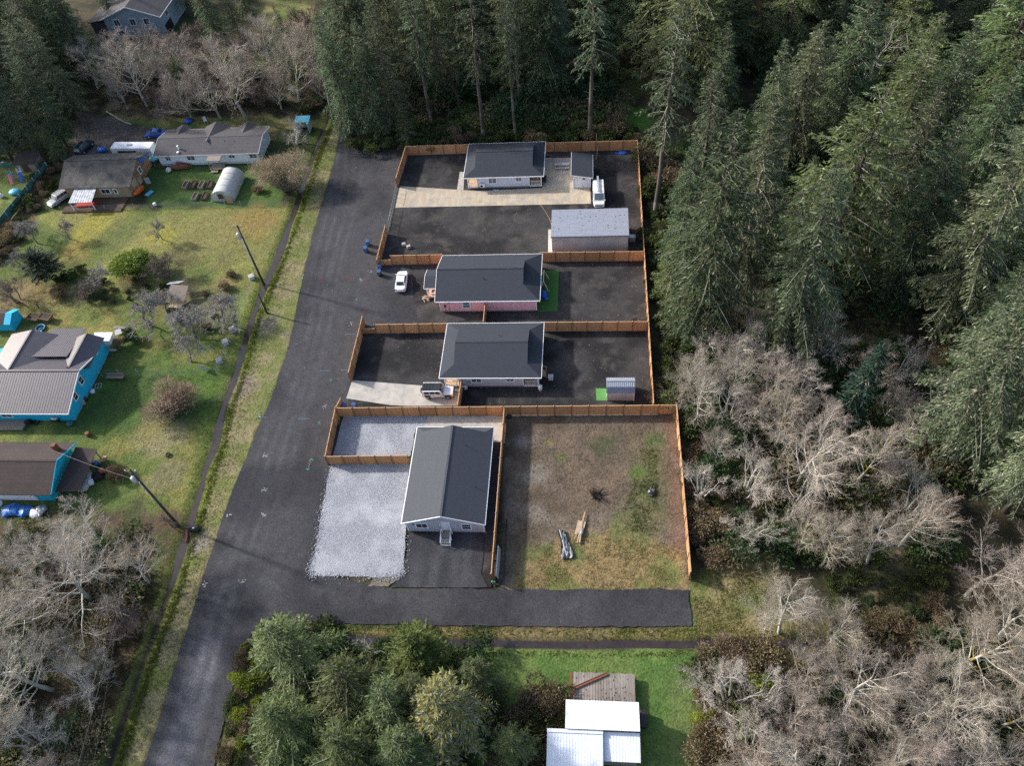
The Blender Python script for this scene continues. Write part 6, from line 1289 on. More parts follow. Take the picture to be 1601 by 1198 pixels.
def bare(seed, H=12., trunk=.3, limbs=13, spread=55, k=(8, 6, 5), llen=.5, up=.35, r0=None, pale=(.36, .335, .29), mid=(.27, .235, .20), twig=(.24, .165, .13), lean=0, gnarl=.18, tw=.0082, stems=1, moss=.0):
    rg = np.random.default_rng(seed); A = {0: [], 1: []}; r0 = r0 or .014*H+.05
    def branch(p, d, L, r, lvl, n, store, rend):
        pts = [p]; d = d/np.linalg.norm(d)
        for i in range(n):
            d = d+rg.normal(0, gnarl, 3)*(.6 if lvl == 0 else 1)+np.array([0, 0, up*.35 if lvl else .06]); d /= np.linalg.norm(d); p = p+d*L/n; pts.append(p)
        rr = np.linspace(r, rend, n+1)
        base = np.array(pale if lvl <= 1 else mid if lvl == 2 else twig)
        for i in range(n):
            c = base*rg.uniform(.75, 1.2)
            if moss and lvl <= 2 and rg.random() < moss: c = np.array([.30, .24, .06])*rg.uniform(.7, 1.1)
            A[store].append((pts[i], pts[i+1], rr[i], rr[i+1], c))
        return np.array(pts)
    def at(pts, t): x = t*(len(pts)-1); i = min(int(x), len(pts)-2); f = x-i; return pts[i]*(1-f)+pts[i+1]*f, pts[i+1]-pts[i]
    def perp(d, ang, az):
        d = d/np.linalg.norm(d); u = np.array([0, 0, 1.]) if abs(d[2]) < .95 else np.array([1., 0, 0]); x = np.cross(d, u); x /= np.linalg.norm(x); y = np.cross(d, x); return d*math.cos(ang)+(x*math.cos(az)+y*math.sin(az))*math.sin(ang)
    for s in range(stems):
        a = rg.uniform(0, 6.28); d0 = np.array([math.cos(a)*.35, math.sin(a)*.35, 1.]) if stems > 1 else np.array([lean, 0, 1.]); p0 = np.array([math.cos(a)*.4, math.sin(a)*.4, 0]) if stems > 1 else np.zeros(3)
        T = branch(p0, d0, H*.8, r0, 0, 8, 0, r0*.22); az = rg.uniform(0, 6.28); nl = max(3, limbs//stems)
        for i in range(nl):
            t = trunk+(1-trunk)*(i+rg.uniform(0, .8))/nl; t = min(t, 1); p, d = at(T, t); az += 2.4+rg.uniform(-.5, .5); L1 = H*llen*(1.05-.55*t)*rg.uniform(.7, 1.15)
            dd = perp(d, math.radians(spread*(1.1-.45*t)+rg.uniform(-10, 10)), az); r1 = r0*(1-t*.75)*.48; lvl2big = False; B1 = branch(p, dd, L1, r1, 1, 5, 0, .022)
            for j in range(k[0]):
                t2 = .25+.75*(j+rg.random())/k[0]; t2 = min(t2, 1); p2, d2 = at(B1, t2); L2 = L1*.5*(1.15-.6*t2)*rg.uniform(.6, 1.2); B2 = branch(p2, perp(d2, math.radians(rg.uniform(25, 60)), rg.uniform(0, 6.28)), L2, max(.021, r1*.42*(1.1-t2)), 2, 3, 0 if lvl2big else 1, .012)
                for m in range(k[1]):
                    t3 = min(1, .2+.8*(m+rg.random())/k[1]); p3, d3 = at(B2, t3); L3 = max(.5, L2*.55*rg.uniform(.6, 1.2)); B3 = branch(p3, perp(d3, math.radians(rg.uniform(20, 55)), rg.uniform(0, 6.28)), L3, tw*1.1, 3, 2, 1, tw*.75)
                    for q in range(k[2]):
                        t4 = min(1, .15+.85*(q+rg.random())/k[2]); p4, d4 = at(B3, t4); branch(p4, perp(d4, math.radians(rg.uniform(20, 60)), rg.uniform(0, 6.28)), max(.3, L3*.5)*rg.uniform(.6, 1.2), tw*.85, 4, 1, 1, tw*.55)
    out = []
    for s_, nm in ((0, 'trunk'), (1, 'crown')):
        X = A[s_]; ac = Acc(); ac.add(segs(np.array([x[0] for x in X]), np.array([x[1] for x in X]), np.array([x[2] for x in X]), np.array([x[3] for x in X]), np.array([x[4] for x in X]), 6 if s_ == 0 else 3)); out.append(ac.mesh(nm))
    return out[0], out[1], H
def bush(seed, R=2., Hh=2., n=2600, dark=(.025, .04, .012), light=(.08, .10, .03), lumps=7, kl=(.14, .34), kw=(.07, .16), stemc=(.15, .11, .08), up=.5, droop=0, twigs=120, shell=.55):
    rg = np.random.default_rng(seed); ac = Acc(); tr = Acc()
    L = np.stack([rg.uniform(-.62, .62, lumps)*R, rg.uniform(-.62, .62, lumps)*R, rg.uniform(.3, .72, lumps)*Hh], 1); lr = rg.uniform(.32, .6, lumps)*min(R, Hh*1.2); L[0] = (0, 0, Hh*.5); lr[0] = .65*min(R, Hh)
    ii = rg.integers(0, lumps, n); d = rg.normal(0, 1, (n, 3)); d /= np.linalg.norm(d, axis=1)[:, None]; d[:, 2] = np.abs(d[:, 2])*.9+.05*d[:, 2]; q = shell+(1-shell)*rg.random(n)**.5
    B = L[ii]+d*(lr[ii]*q*rg.uniform(.75, 1.15, n))[:, None]*np.array([1, 1, .9]); B[:, 2] = np.maximum(B[:, 2], .05)
    D = d+rg.normal(0, .6, (n, 3))+np.array([0, 0, up-droop]); lc = rndcol(rg, lumps, dark, light); c = lc[ii]*.5+.5*rndcol(rg, n, dark, light)
    ac.add(kites(B, D, rg.normal(0, 1, (n, 3)), rg.uniform(*kl, n), rg.uniform(*kw, n), c, rg, .1))
    a = rg.uniform(0, 6.28, twigs); t = L[rg.integers(0, lumps, twigs)]+rg.normal(0, .4, (twigs, 3))*R*.5; t[:, 2] = np.abs(t[:, 2])+.2; p0 = np.stack([np.cos(a)*.15*R, np.sin(a)*.15*R, np.zeros(twigs)], 1); mid = (p0+t)/2+rg.normal(0, .12, (twigs, 3)); mid[:, 2] += .15*Hh
    sc = np.array(stemc)[None]*rg.uniform(.7, 1.3, (twigs, 1)); tr.add(segs(p0, mid, np.full(twigs, .03), np.full(twigs, .022), sc)); tr.add(segs(mid, t, np.full(twigs, .022), np.full(twigs, .01), sc))
    return tr.mesh('stems'), ac.mesh('leaves'), Hh
PROTO = {}; PR = {}
def proto(key, res, kind):
    a, b, H = res; PROTO[key] = (a, b, H, kind); n_ = len(b.vertices); v_ = np.empty(n_*3, np.float32); b.vertices.foreach_get('co', v_); v_ = v_.reshape(-1, 3); PR[key] = float(np.percentile(np.hypot(v_[:, 0], v_[:, 1]), 92))
    a.materials.append(MATS['bark']); b.materials.append(MATS['foliage' if kind in ('con', 'bush') else 'twigs'])
SP_D, SP_L = (.017, .030, .018), (.062, .088, .045)
proto('spruce_a', conifer(1, 36, .10, 6.8, spacing=.66, nb=6, lichen=.07, shape=.62, ragged=.4), 'con')
proto('spruce_b', conifer(2, 38, .16, 6.6, spacing=.72, nb=6, droop=.32, ragged=.5, shape=.66, lichen=.10, dark=(.022, .032, .018), light=(.078, .092, .048)), 'con')
proto('spruce_c', conifer(12, 33, .12, 7.0, spacing=.7, nb=5, droop=.22, ragged=.5, shape=.52, lichen=.07, dark=(.024, .036, .016), light=(.088, .105, .042)), 'con')
proto('spruce_tall', conifer(3, 32, .52, 4.6, spacing=.7, droop=.3, ragged=.5, lichen=.10, el_bot=-20, shape=.55, dead=16), 'con')
proto('spruce_tall_b', conifer(13, 34, .42, 4.3, spacing=.75, droop=.26, ragged=.55, lichen=.10, shape=.5, dead=16, dark=(.02, .034, .02), light=(.07, .092, .052)), 'con')
proto('young', conifer(4, 12, .03, 2.6, spacing=.42, droop=.12, shape=.9, ragged=.2, lichen=.02, dark=(.018, .04, .022), light=(.06, .10, .05)), 'con')
proto('blue_young', conifer(5, 12, .02, 2.3, spacing=.40, droop=.1, shape=.8, ragged=.15, lichen=.0, dark=(.007, .020, .014), light=(.018, .042, .028)), 'con')
proto('old_spruce', conifer(6, 40, .24, 10.0, spacing=.85, nb=6, droop=.36, shape=.6, ragged=.4, lichen=.16, light=(.085, .105, .06), kl=(.35, .75), dens=1.0), 'con')
proto('broad', conifer(7, 17, .05, 5.6, spacing=.6, droop=.2, shape=.85, ragged=.4, lichen=.06, dark=(.024, .042, .018), light=(.09, .115, .045), el_top=50, kl=(.2, .46), kw=(.05, .11), dens=1.5), 'con')
proto('broad_b', conifer(8, 15, .04, 4.8, spacing=.5, nb=6, droop=.25, shape=.8, ragged=.45, lichen=.04, dark=(.026, .042, .014), light=(.088, .108, .04), el_top=45, kl=(.2, .46), kw=(.05, .11), dens=1.5), 'con')
proto('yellow_lichen', conifer(9, 14, .05, 4.8, spacing=.5, nb=7, droop=.28, shape=.7, ragged=.3, lichen=.55, dark=(.06, .065, .02), light=(.17, .15, .045), tipcol=((.26, .19, .03), .25), kl=(.2, .46), kw=(.05, .11), dens=1.5), 'con')
proto('alder_a', bare(21, 13, .22, 20, 60, gnarl=.10, up=.28, k=(9, 7, 5), pale=(.45, .435, .385), mid=(.50, .46, .39), twig=(.37, .33, .27)), 'bare'); proto('alder_b', bare(22, 12, .25, 19, 64, gnarl=.11, up=.25, k=(9, 7, 5), pale=(.43, .415, .365), mid=(.48, .44, .37), twig=(.38, .33, .265), moss=.12), 'bare'); proto('alder_c', bare(23, 14, .35, 16, 54, gnarl=.10, twig=(.38, .315, .25), mid=(.38, .33, .275), pale=(.42, .40, .35)), 'bare')
proto('maple', bare(24, 14, .2, 16, 66, llen=.6, k=(9, 7, 6), pale=(.47, .455, .40), mid=(.56, .52, .45), twig=(.42, .37, .30), gnarl=.13), 'bare')
proto('willow', bare(25, 8, .08, 16, 60, llen=.62, k=(8, 7, 6), stems=5, pale=(.50, .48, .43), mid=(.46, .43, .385), twig=(.47, .43, .37), gnarl=.15), 'bare')
proto('apple', bare(26, 4.6, .3, 10, 66, llen=.62, k=(6, 6, 4), pale=(.20, .18, .16), mid=(.24, .225, .20), twig=(.30, .285, .26), gnarl=.34, tw=.016, r0=.13), 'bare')
proto('red_alder', bare(27, 10, .15, 16, 48, k=(8, 6, 5), gnarl=.13, pale=(.36, .33, .285), mid=(.32, .28, .24), twig=(.335, .285, .25)), 'bare')
proto('thicket', bare(28, 5, .1, 15, 55, llen=.65, stems=5, k=(7, 6, 4), pale=(.20, .165, .135), mid=(.18, .145, .12), twig=(.20, .155, .13), tw=.015), 'bare')
proto('snag', bare(29, 15, .3, 14, 62, llen=.36, k=(4, 3, 2), pale=(.30, .29, .25), mid=(.33, .33, .28), twig=(.36, .36, .31), gnarl=.3), 'bare')
proto('dark_snag', bare(30, 20, .3, 14, 55, llen=.3, k=(4, 3, 2), pale=(.07, .058, .05), mid=(.12, .105, .09), twig=(.16, .14, .12), gnarl=.25), 'bare')
proto('bramble', bush(41, 2.2, 1.7, 3200, (.045, .035, .022), (.15, .115, .075), 9), 'bush')
proto('green_bush', bush(42, 2.4, 2.6, 4200, (.07, .085, .012), (.2, .2, .035), 9, up=.7), 'bush')
proto('salal', bush(43, 1.8, 1.2, 2200, (.018, .028, .010), (.055, .07, .022), 8), 'bush')
proto('evergreen_bush', bush(44, 2.2, 2.8, 4600, (.014, .026, .014), (.05, .07, .035), 9), 'bush')
proto('plume_grass', bush(45, 1.4, 1.5, 2600, (.14, .11, .06), (.34, .28, .17), 3, (.5, 1.0), (.03, .06), up=1.2, shell=.1), 'bush')
proto('purple_bush', bush(46, 3.0, 2.2, 5200, (.10, .07, .058), (.24, .175, .145), 10, (.2, .5), (.025, .06), twigs=500), 'bush')
proto('round_tree', bush(48, 3.2, 7.2, 15000, (.05, .075, .012), (.15, .165, .03), 16, (.22, .5), (.10, .2), up=.4, shell=.6), 'bush')
proto('tan_tree', bush(49, 4.4, 5.6, 15000, (.16, .125, .085), (.42, .36, .27), 14, (.3, .75), (.02, .045), up=.3, twigs=700, stemc=(.3, .26, .2), shell=.45), 'bush')
proto('pine', conifer(14, 6, .32, 2.5, spacing=.2, nb=7, droop=.05, shape=.42, el_top=65, el_bot=5, dark=(.009, .016, .011), light=(.026, .036, .024), kl=(.14, .32), kw=(.03, .07), dens=2.2, lichen=0, dead=0), 'con')
proto('green_cedar', conifer(15, 10, .03, 3.7, spacing=.3, nb=7, droop=.16, shape=.6, el_top=62, el_bot=0, ragged=.35, dark=(.026, .046, .012), light=(.085, .115, .03), kl=(.16, .36), kw=(.04, .09), dens=1.7, lichen=0), 'con')
proto('bright_bush', bush(47, 1.6, 1.3, 2200, (.07, .10, .015), (.16, .19, .03), 6), 'bush')
LITE = {'bramble': bush(51, 2.2, 1.7, 520, (.038, .032, .02), (.115, .095, .06), 9, (.25, .55), (.1, .22), twigs=10), 'salal': bush(52, 1.9, 1.2, 520, (.016, .028, .010), (.055, .075, .024), 8, (.25, .5), (.14, .26), twigs=4), 'evergreen_bush': bush(53, 2.2, 2.6, 700, (.014, .028, .014), (.05, .075, .035), 9, (.25, .55), (.14, .26), twigs=4)}
def lite_arrays(me):
    V = np.empty(len(me.vertices)*3, np.float32); me.vertices.foreach_get('co', V); C = np.empty(len(me.vertices)*4, np.float32); me.attributes['Col'].data.foreach_get('color', C); return V.reshape(-1, 3), C.reshape(-1, 4)[:, :3]
LITE = {k: lite_arrays(v[1]) for k, v in LITE.items()}
def thicket(label, regions, seed):
    rg = np.random.default_rng(seed); VV, CC = [], []
    for poly, n, keys, hs in regions:
        pl = ppoly(poly); x0, y0 = pl.min(0); x1, y1 = pl.max(0); X = rg.uniform(x0, x1, n*4); Y = rg.uniform(y0, y1, n*4); k = sdist(X, Y, pl) > 0
        for x, y in list(zip(X[k], Y[k]))[:n]:
            V, C = LITE[keys[rg.integers(len(keys))]]; s = rg.uniform(*hs); a = rg.uniform(0, 6.28); c, d = math.cos(a), math.sin(a)
            VV.append(np.stack([(V[:, 0]*c-V[:, 1]*d)*s*1.2+x, (V[:, 0]*d+V[:, 1]*c)*s*1.2+y, V[:, 2]*s+gz(Vector((x, y, 0)))], 1)); CC.append(C*rg.uniform(.7, 1.3))
    V = np.concatenate(VV); o = link('undergrowth', np_mesh('undergrowth', V, np.arange(len(V)).reshape(-1, 4), np.concatenate(CC)), 'foliage'); return tag(o, label, 'undergrowth', None, 'stuff')
NKIND = {'con': ('conifer', 'trunk', 'crown'), 'bare': ('bare_tree', 'trunk', 'branches'), 'bush': ('bush', 'stems', 'leaves')}
FOOT = []
def plant(key, loc, h=None, rz=None, sxy=1.0, label=None, cat=None, name=None, group=None, tilt=0):
    a, b, H, kind = PROTO[key]; s = (h or H)/H; nm, pa, pb = NKIND[kind]
    t = bpy.data.objects.new(name or nm, None); COL.objects.link(t); t.location = loc; t.rotation_euler = (0, tilt, RNG.uniform(0, 6.28) if rz is None else rz) if kind != 'con' else (RNG.normal(0, .025), RNG.normal(0, .025), RNG.uniform(0, 6.28)); t.scale = (s*sxy, s*sxy, s); t.empty_display_size = .3
    tag(t, label, cat or {'con': 'conifer', 'bare': 'bare tree', 'bush': 'bush'}[kind], group)
    x = bpy.data.objects.new(pa, a); COL.objects.link(x); x.parent = t; y = bpy.data.objects.new(pb, b); COL.objects.link(y); y.parent = t
    FOOT.append((loc[0], loc[1])); return t
def gz(p): return float(ground_z(np.array([p.x]), np.array([p.y]))[0])
def tree(key, px, py, ty=None, label=None, h=None, sxy=1.0, rz=None, **kw):
    g = P(px, py); g.z = gz(g)-.05; return plant(key, g, h or H_at(px, py, ty), rz, sxy, label, **kw)

def crown(key, px, py, rpx, label, h, mid=.6, rz=None, **kw):
    """a tree whose crown (at mid*h) shows at a pixel with about that radius in pixels"""
    g = P(px, py, mid*h); d = (Vector((g.x, g.y, mid*h))-EYE).dot(FW); R = rpx*d/F_PX; s = h/PROTO[key][2]; g.z = 0; g.z = gz(g)-.05
    return plant(key, g, h, rz, R/(PR[key]*s), label, **kw)
# ------------------------------------------------------------------ hand-placed trees
# conifers with bare trunks behind the back fence
tree('spruce_tall', 677, 203, None, 'tall conifer with a bare trunk left of the lilac house roof, behind the back fence', 29, .95)
tree('spruce_tall_b', 757, 219, None, 'tall conifer rising right behind the lilac house roof with a pale bare trunk', 33, 1.0)
tree('spruce_tall', 807, 220, None, 'slim leaning conifer behind the right half of the lilac house roof', 28, .8)
tree('spruce_tall_b', 815, 176, None, 'straight conifer farther back between two trunks behind the lilac house', 32, .9)
tree('spruce_tall', 922, 217, None, 'tall conifer with a long bare trunk behind the back fence near the lean-to shed', 31, 1.15)
tree('dark_snag', 722, 178, None, 'dark broken snag with short dead limbs behind the lilac house', 22, .9)
tree('spruce_tall_b', 1024, 336, None, 'very tall conifer with a sunlit bare trunk outside the right fence near the white van', 38, 1.0)
tree('spruce_a', 556, 213, None, 'dense dark conifer beside the dark end of the gravel road', 25, 1.05)
tree('spruce_a', 596, 216, None, 'dense conifer at the left corner of the back fence, near the road end', 24, 1.0)
tree('spruce_b', 628, 207, None, 'thick dark conifer above the left end of the back fence', 27, 1.0)
tree('broad', 640, 226, None, 'low bushy conifer touching the left end of the back fence', 9, 1.2)
# right-hand wood, near edge
tree('spruce_a', 1090, 528, 175, 'big conifer whose branches reach over the right fence beside the pink house lot', None, 1.05)
tree('spruce_b', 1225, 557, 240, 'big spruce with a pale trunk base in the middle of the right wood', None, 1.15)
tree('spruce_a', 1287, 252, None, 'tall broad conifer with twin trunks showing in the right wood', 33, 1.1)
tree('spruce_b', 1464, 525, 190, 'tall spruce with a brown trunk left of the big drooping spruce at the right edge', None, 1.2)
tree('old_spruce', 1466, 722, 440, 'huge drooping lichen-streaked spruce leaning over the right edge', None, 1.0)
tree('old_spruce', 1570, 800, 560, 'wide dark spruce below the huge drooping spruce at the right edge', None, .95)
tree('blue_young', 1318, 655, 530, 'narrow blue green young conifer among the bare trees of the right wood', None, 1.0)
tree('spruce_a', 1060, 420, 215, 'conifer leaning its lower branches over the silver shop, outside the right fence', None, .95)
tree('broad', 1068, 520, 400, 'bushy conifer hugging the right fence beside the turf lot', None, 1.0)
tree('broad_b', 1045, 470, 372, 'small bushy conifer just outside the right fence below the silver shop', None, .9)
tree('spruce_b', 1150, 470, 150, 'dense conifer behind the big one that overhangs the right fence', None, 1.0)
tree('spruce_a', 1180, 320, 60, 'pointed conifer rising from the back of the right wood, left of the twin trunks', None, .9)
tree('spruce_a', 1112, 260, 36, 'pointed conifer just right of the tall sunlit bare trunk', None, .9)
tree('spruce_a', 1390, 470, 190, 'dense olive conifer in the right wood above the blue green young one', None, 1.1)
tree('spruce_b', 1360, 400, 130, 'shaded conifer in the hollow of the right wood', None, 1.05)
tree('snag', 1185, 380, 250, 'small pale dead tree among the dark conifers of the right wood', None, .8)
tree('snag', 1365, 345, 215, 'thin grey dead tree standing in the dark hollow of the right wood', None, .6)
tree('snag', 1440, 660, 545, 'bare lichen-covered snag left of the huge drooping spruce', None, .9)
for i, (px, py, ty, k, lab) in enumerate([(1530, 420, 130, 'old_spruce', 'broad brownish spruce at the right edge above the huge drooping one'), (1590, 520, 300, 'spruce_b', 'spruce cut by the right edge of the view beside the huge drooping one'), (1480, 360, 90, 'spruce_a', 'tall green conifer in the upper right wood'), (1570, 330, 60, 'spruce_b', 'tall conifer at the upper right edge'), (1420, 300, 30, 'spruce_a', 'conifer behind the hollow in the upper right wood')]): tree(k, px, py, ty, lab, None, 1.05)
# bare trees between the dirt lot and the right wood, lower right and lower left (crown centre, crown radius in pixels, height)
for k, px, py, r, h, lab in [('alder_a', 1100, 615, 38, 11, 'thin bare tree with a pale trunk close outside the corner of the dirt lot fence'), ('alder_c', 1200, 600, 40, 11, 'bare tree with two thin trunks below the big spruce of the right wood'), ('maple', 1268, 705, 82, 14, 'large pale spreading bare tree, the biggest right of the dirt lot'),
     ('alder_b', 1365, 705, 50, 13, 'bare tree with rosy twigs right of the large pale spreading one'), ('willow', 1098, 755, 36, 6, 'pale grey bushy bare willow just outside the right fence of the dirt lot'), ('willow', 1172, 745, 46, 8, 'dense whitish willow next to the large pale spreading bare tree'),
     ('willow', 1172, 820, 42, 7, 'drooping whitish willow above the grassy clearing'), ('alder_b', 1303, 850, 44, 10, 'round bare tree at the top of the dark grassy hollow'), ('alder_a', 1380, 842, 44, 11, 'bare tree with fine pale limbs at the dark grassy hollow, second from the left'),
     ('alder_c', 1440, 805, 50, 13, 'taller bare tree right of the dark grassy hollow'), ('alder_a', 1150, 585, 40, 11, 'bare tree with tangled twigs under the conifer fringe'), ('red_alder', 1400, 735, 40, 9, 'reddish bare tree at the edge of the dark gap left of the huge spruce'),
     ('alder_c', 1375, 570, 40, 11, 'brown leafless tree behind the narrow blue green conifer'), ('alder_b', 1225, 655, 44, 12, 'pale bare tree above the largest spreading one'),
     ('alder_a', 1236, 955, 56, 11, 'pale fan-shaped bare tree at the end of the lower ditch'), ('alder_b', 1320, 980, 56, 10, 'pale bare tree right of the fan-shaped one by the lower ditch'), ('alder_a', 1345, 1060, 72, 12, 'wide bare tree with tan twigs in the lower right thicket'),
     ('maple', 1500, 1115, 85, 13, 'big pale bare tree above the bottom right corner'), ('alder_b', 1540, 1005, 75, 12, 'large tangled bare tree at the right edge, level with the lower ditch'), ('red_alder', 1550, 890, 75, 12, 'broad rosy bare tree at the right edge below the dark spruce'),
     ('alder_a', 1600, 960, 60, 11, 'bare tree cut by the right edge between the rosy and the tangled one'), ('willow', 1195, 1085, 46, 6, 'whitish bare shrub tree in the brambles of the lower right'), ('willow', 1180, 1165, 55, 6, 'whitish bare shrub tree at the bottom edge of the brambles'),
     ('red_alder', 1300, 1165, 55, 9, 'rosy bare tree at the bottom edge right of the brambles'), ('alder_c', 1400, 1180, 60, 10, 'bare tree at the bottom edge left of the bottom right corner'), ('alder_b', 1595, 1110, 60, 11, 'bare tree cut by the lower right edge'),
     ('maple', 95, 900, 100, 13, 'big pale bare tree with a thick leaning trunk at the lower left'), ('willow', 40, 860, 60, 7, 'pale tangle of bare branches below the blue tarpaulins'), ('willow', 130, 825, 58, 7, 'pale bare crown in front of the bungalow lean-to'), ('alder_a', 30, 1050, 75, 11, 'bare tree at the left edge below the big pale one'), ('willow', 35, 1160, 62, 7, 'greyish bushy bare tree in the bottom left corner'), ('alder_c', 205, 885, 45, 8, 'thin brown bare tree on the bramble bank by the lower power pole'), ('maple', 10, 950, 70, 12, 'pale bare tree at the left edge beside the big leaning one'), ('thicket', 195, 980, 42, 4, 'dark leafless thicket under the overhead wires'),
     ('tan_tree', 437, 268, 44, 6.5, 'pale bushy bare tree at the right end of the manufactured home'), ('willow', 455, 205, 26, 5, 'grey green shrub between the manufactured home and the tiny blue shed'),
     ('thicket', 252, 415, 30, 4, 'brown leafless bush right of the bright yellow green one'), ('thicket', 15, 455, 30, 4, 'reddish brown bush at the left edge above the turquoise shed'), ('thicket', 132, 458, 26, 3, 'brown tangled shrub between the green bush and the timber stack'), ('thicket', 264, 815, 20, 2.2, 'rust brown scrub at the foot of the lower power pole')]: crown(k, px, py, r, lab, h)
for k, px, py, r, h, lab in [('apple', 241, 352, 15, 4.6, 'small leafless fruit tree alone on the yellow grass'), ('apple', 42, 357, 22, 5, 'lichen-grey fruit tree at the left edge near the green screen'), ('apple', 95, 354, 17, 4, 'little fruit tree right of the lichen-grey one'), ('apple', 212, 482, 40, 5.5, 'twisted leafless fruit tree left of the collapsed shack'), ('apple', 292, 505, 40, 5.5, 'wide leafless fruit tree right of the collapsed shack'), ('apple', 285, 545, 28, 4.6, 'slender leafless fruit tree below the collapsed shack'), ('apple', 335, 482, 38, 5, 'leafless fruit tree near the boxes by the ditch'), ('apple', 147, 424, 24, 4.4, 'pale leafless fruit tree below the bright bush'), ('apple', 250, 470, 26, 4.2, 'leafless fruit tree leaning over the collapsed shack'), ('apple', 20, 398, 16, 3.4, 'broken little fruit tree at the left edge')]: crown(k, px, py, r, lab, h, .7, name='fruit_tree')
crown('round_tree', 207, 411, 31, 'bright yellow green bush on the left grass', 4.6, .5, name='bush', cat='bush')
crown('pine', 57, 408, 26, 'small dark evergreen tree with a leaning trunk on the left grass', 6, .68)
# bottom centre clump of evergreens
for k, px, py, r, h, lab in [('broad', 452, 1010, 62, 13, 'spiky olive evergreen at the corner of the road and the spur'), ('broad_b', 535, 1075, 62, 13, 'dark rounded evergreen in the middle of the bottom clump'), ('broad', 600, 1110, 60, 12, 'large dark evergreen at the heart of the bottom clump'), ('green_cedar', 655, 1020, 46, 9, 'fresh green rounded tree by the lower ditch'), ('yellow_lichen', 700, 1115, 60, 13, 'yellow and grey lichen-covered evergreen in the bottom clump'),
     ('broad_b', 440, 1130, 58, 11, 'grey green evergreen at the bottom edge beside the road'), ('broad_b', 805, 1170, 38, 8, 'small pale green evergreen at the bottom edge left of the white roofs'), ('broad', 655, 1090, 42, 10, 'dark evergreen between the fresh green tree and the lichen-covered one'), ('broad_b', 540, 1170, 65, 12, 'dark evergreen cut by the bottom edge'), ('broad', 745, 1060, 36, 9, 'olive evergreen behind the lichen-covered one'), ('broad', 640, 1175, 60, 11, 'dark evergreen at the bottom edge left of the lichen-covered one')]: crown(k, px, py, r, lab, h, .5)
crown('snag', 578, 1012, 26, 'little white dead branch tree at the lower ditch in front of the evergreens', 6)
# garden shrubs
for k, px, py, ty, s, lab in [('bramble', 95, 462, None, .8, 'low brown bush on the left grass'), ('evergreen_bush', 160, 468, None, .7, 'low dark green shrub in the orchard grass'), ('bramble', 352, 452, None, .6, 'little brown shrub near the tall power pole, nearer the orchard'), ('bramble', 362, 432, None, .5, 'little brown shrub near the tall power pole, farther up'), ('plume_grass', 184, 545, None, 1.0, 'pale plume grass clump behind the turquoise house'), ('evergreen_bush', 210, 532, None, .7, 'dark round shrub beside the pale plume grass'), ('purple_bush', 272, 640, None, 1.5, 'large purplish brown leafless bush on the dark grass'), ('bramble', 187, 745, None, .75, 'brown bush left of the lower power pole top'), ('young', 247, 208, 190, .7, 'small dark cypress beside the blue car'), ('bramble', 405, 300, None, .6, 'dark scrub at the foot of the pale bushy bare tree')]: tree(k, px, py, ty, lab, None if ty else PROTO[k][2]*s, s if ty else 1.0)

# upper-left bare trees and conifers
for k, px, py, r, h, lab in [('alder_c', 198, 72, 40, 11, 'bare tree hiding the lower left wall of the blue grey house'), ('red_alder', 262, 78, 40, 10, 'bare tree hiding the lower right wall of the blue grey house'), ('alder_a', 130, 95, 36, 11, 'bare tree between the upper left conifers and the blue grey house')]: crown(k, px, py, r, lab, h)
B = [('alder_b', 385, 185, 55, 1.25, 'large round bare tree with a pale trunk above the manufactured home'), ('alder_a', 230, 165, 65, 1.2, 'bare tree in front of the blue grey house'), ('alder_c', 285, 150, 55, 1.2, 'bare tree right of the one in front of the blue grey house'), ('red_alder', 300, 185, 110, 1.1, 'dark bare scrub tree above the roof of the manufactured home'), ('red_alder', 345, 185, 95, 1.2, 'bare tree left of the large round one'), ('alder_b', 470, 165, 55, 1.2, 'bare tree with white limbs left of the road end conifers'), ('alder_c', 500, 130, 30, 1.2, 'bare tree at the top beside the road end conifers'), ('red_alder', 440, 170, 100, 1.1, 'low bare tree between the large round one and the road'),
     ('red_alder', 200, 170, 100, 1.1, 'bare scrub above the dirt drive'), ('alder_a', 430, 110, 20, 1.1, 'bare tree below the yellow lawn at the top'), ('thicket', 260, 180, 140, 1.3, 'dark thicket above the upper lawn'), ('red_alder', 240, 110, 40, 1.2, 'bare tree just below the blue grey house'), ('alder_c', 520, 185, 95, 1.0, 'bare tree at the left of the road end'),]
for k, px, py, ty, s, lab in B: tree(k, px, py, ty, lab, None, s)
B = [('spruce_a', 148, 124, None, 24, 'conifer with a visible dark trunk beside the blue grey house'), ('spruce_a', 345, 68, None, 20, 'very dark spreading conifer right of the blue grey house'), ('spruce_b', 395, 40, None, 20, 'dark conifer at the top edge left of the yellow lawn'), ('spruce_b', 60, 242, None, 24, 'large grey green conifer above the weathered shed'), ('spruce_a', 105, 228, None, 22, 'dense conifer shading the dirt drive at the upper left'), ('old_spruce', 20, 250, None, 25, 'big lichen-grey conifer at the upper left edge'), ('broad', 95, 250, None, 8, 'low evergreen scrub beside the dark green car'), ('spruce_b', 128, 190, None, 23, 'conifer at the bend of the dirt drive')]
for k, px, py, ty, h, lab in B: tree(k, px, py, None, lab, h, 1.05)

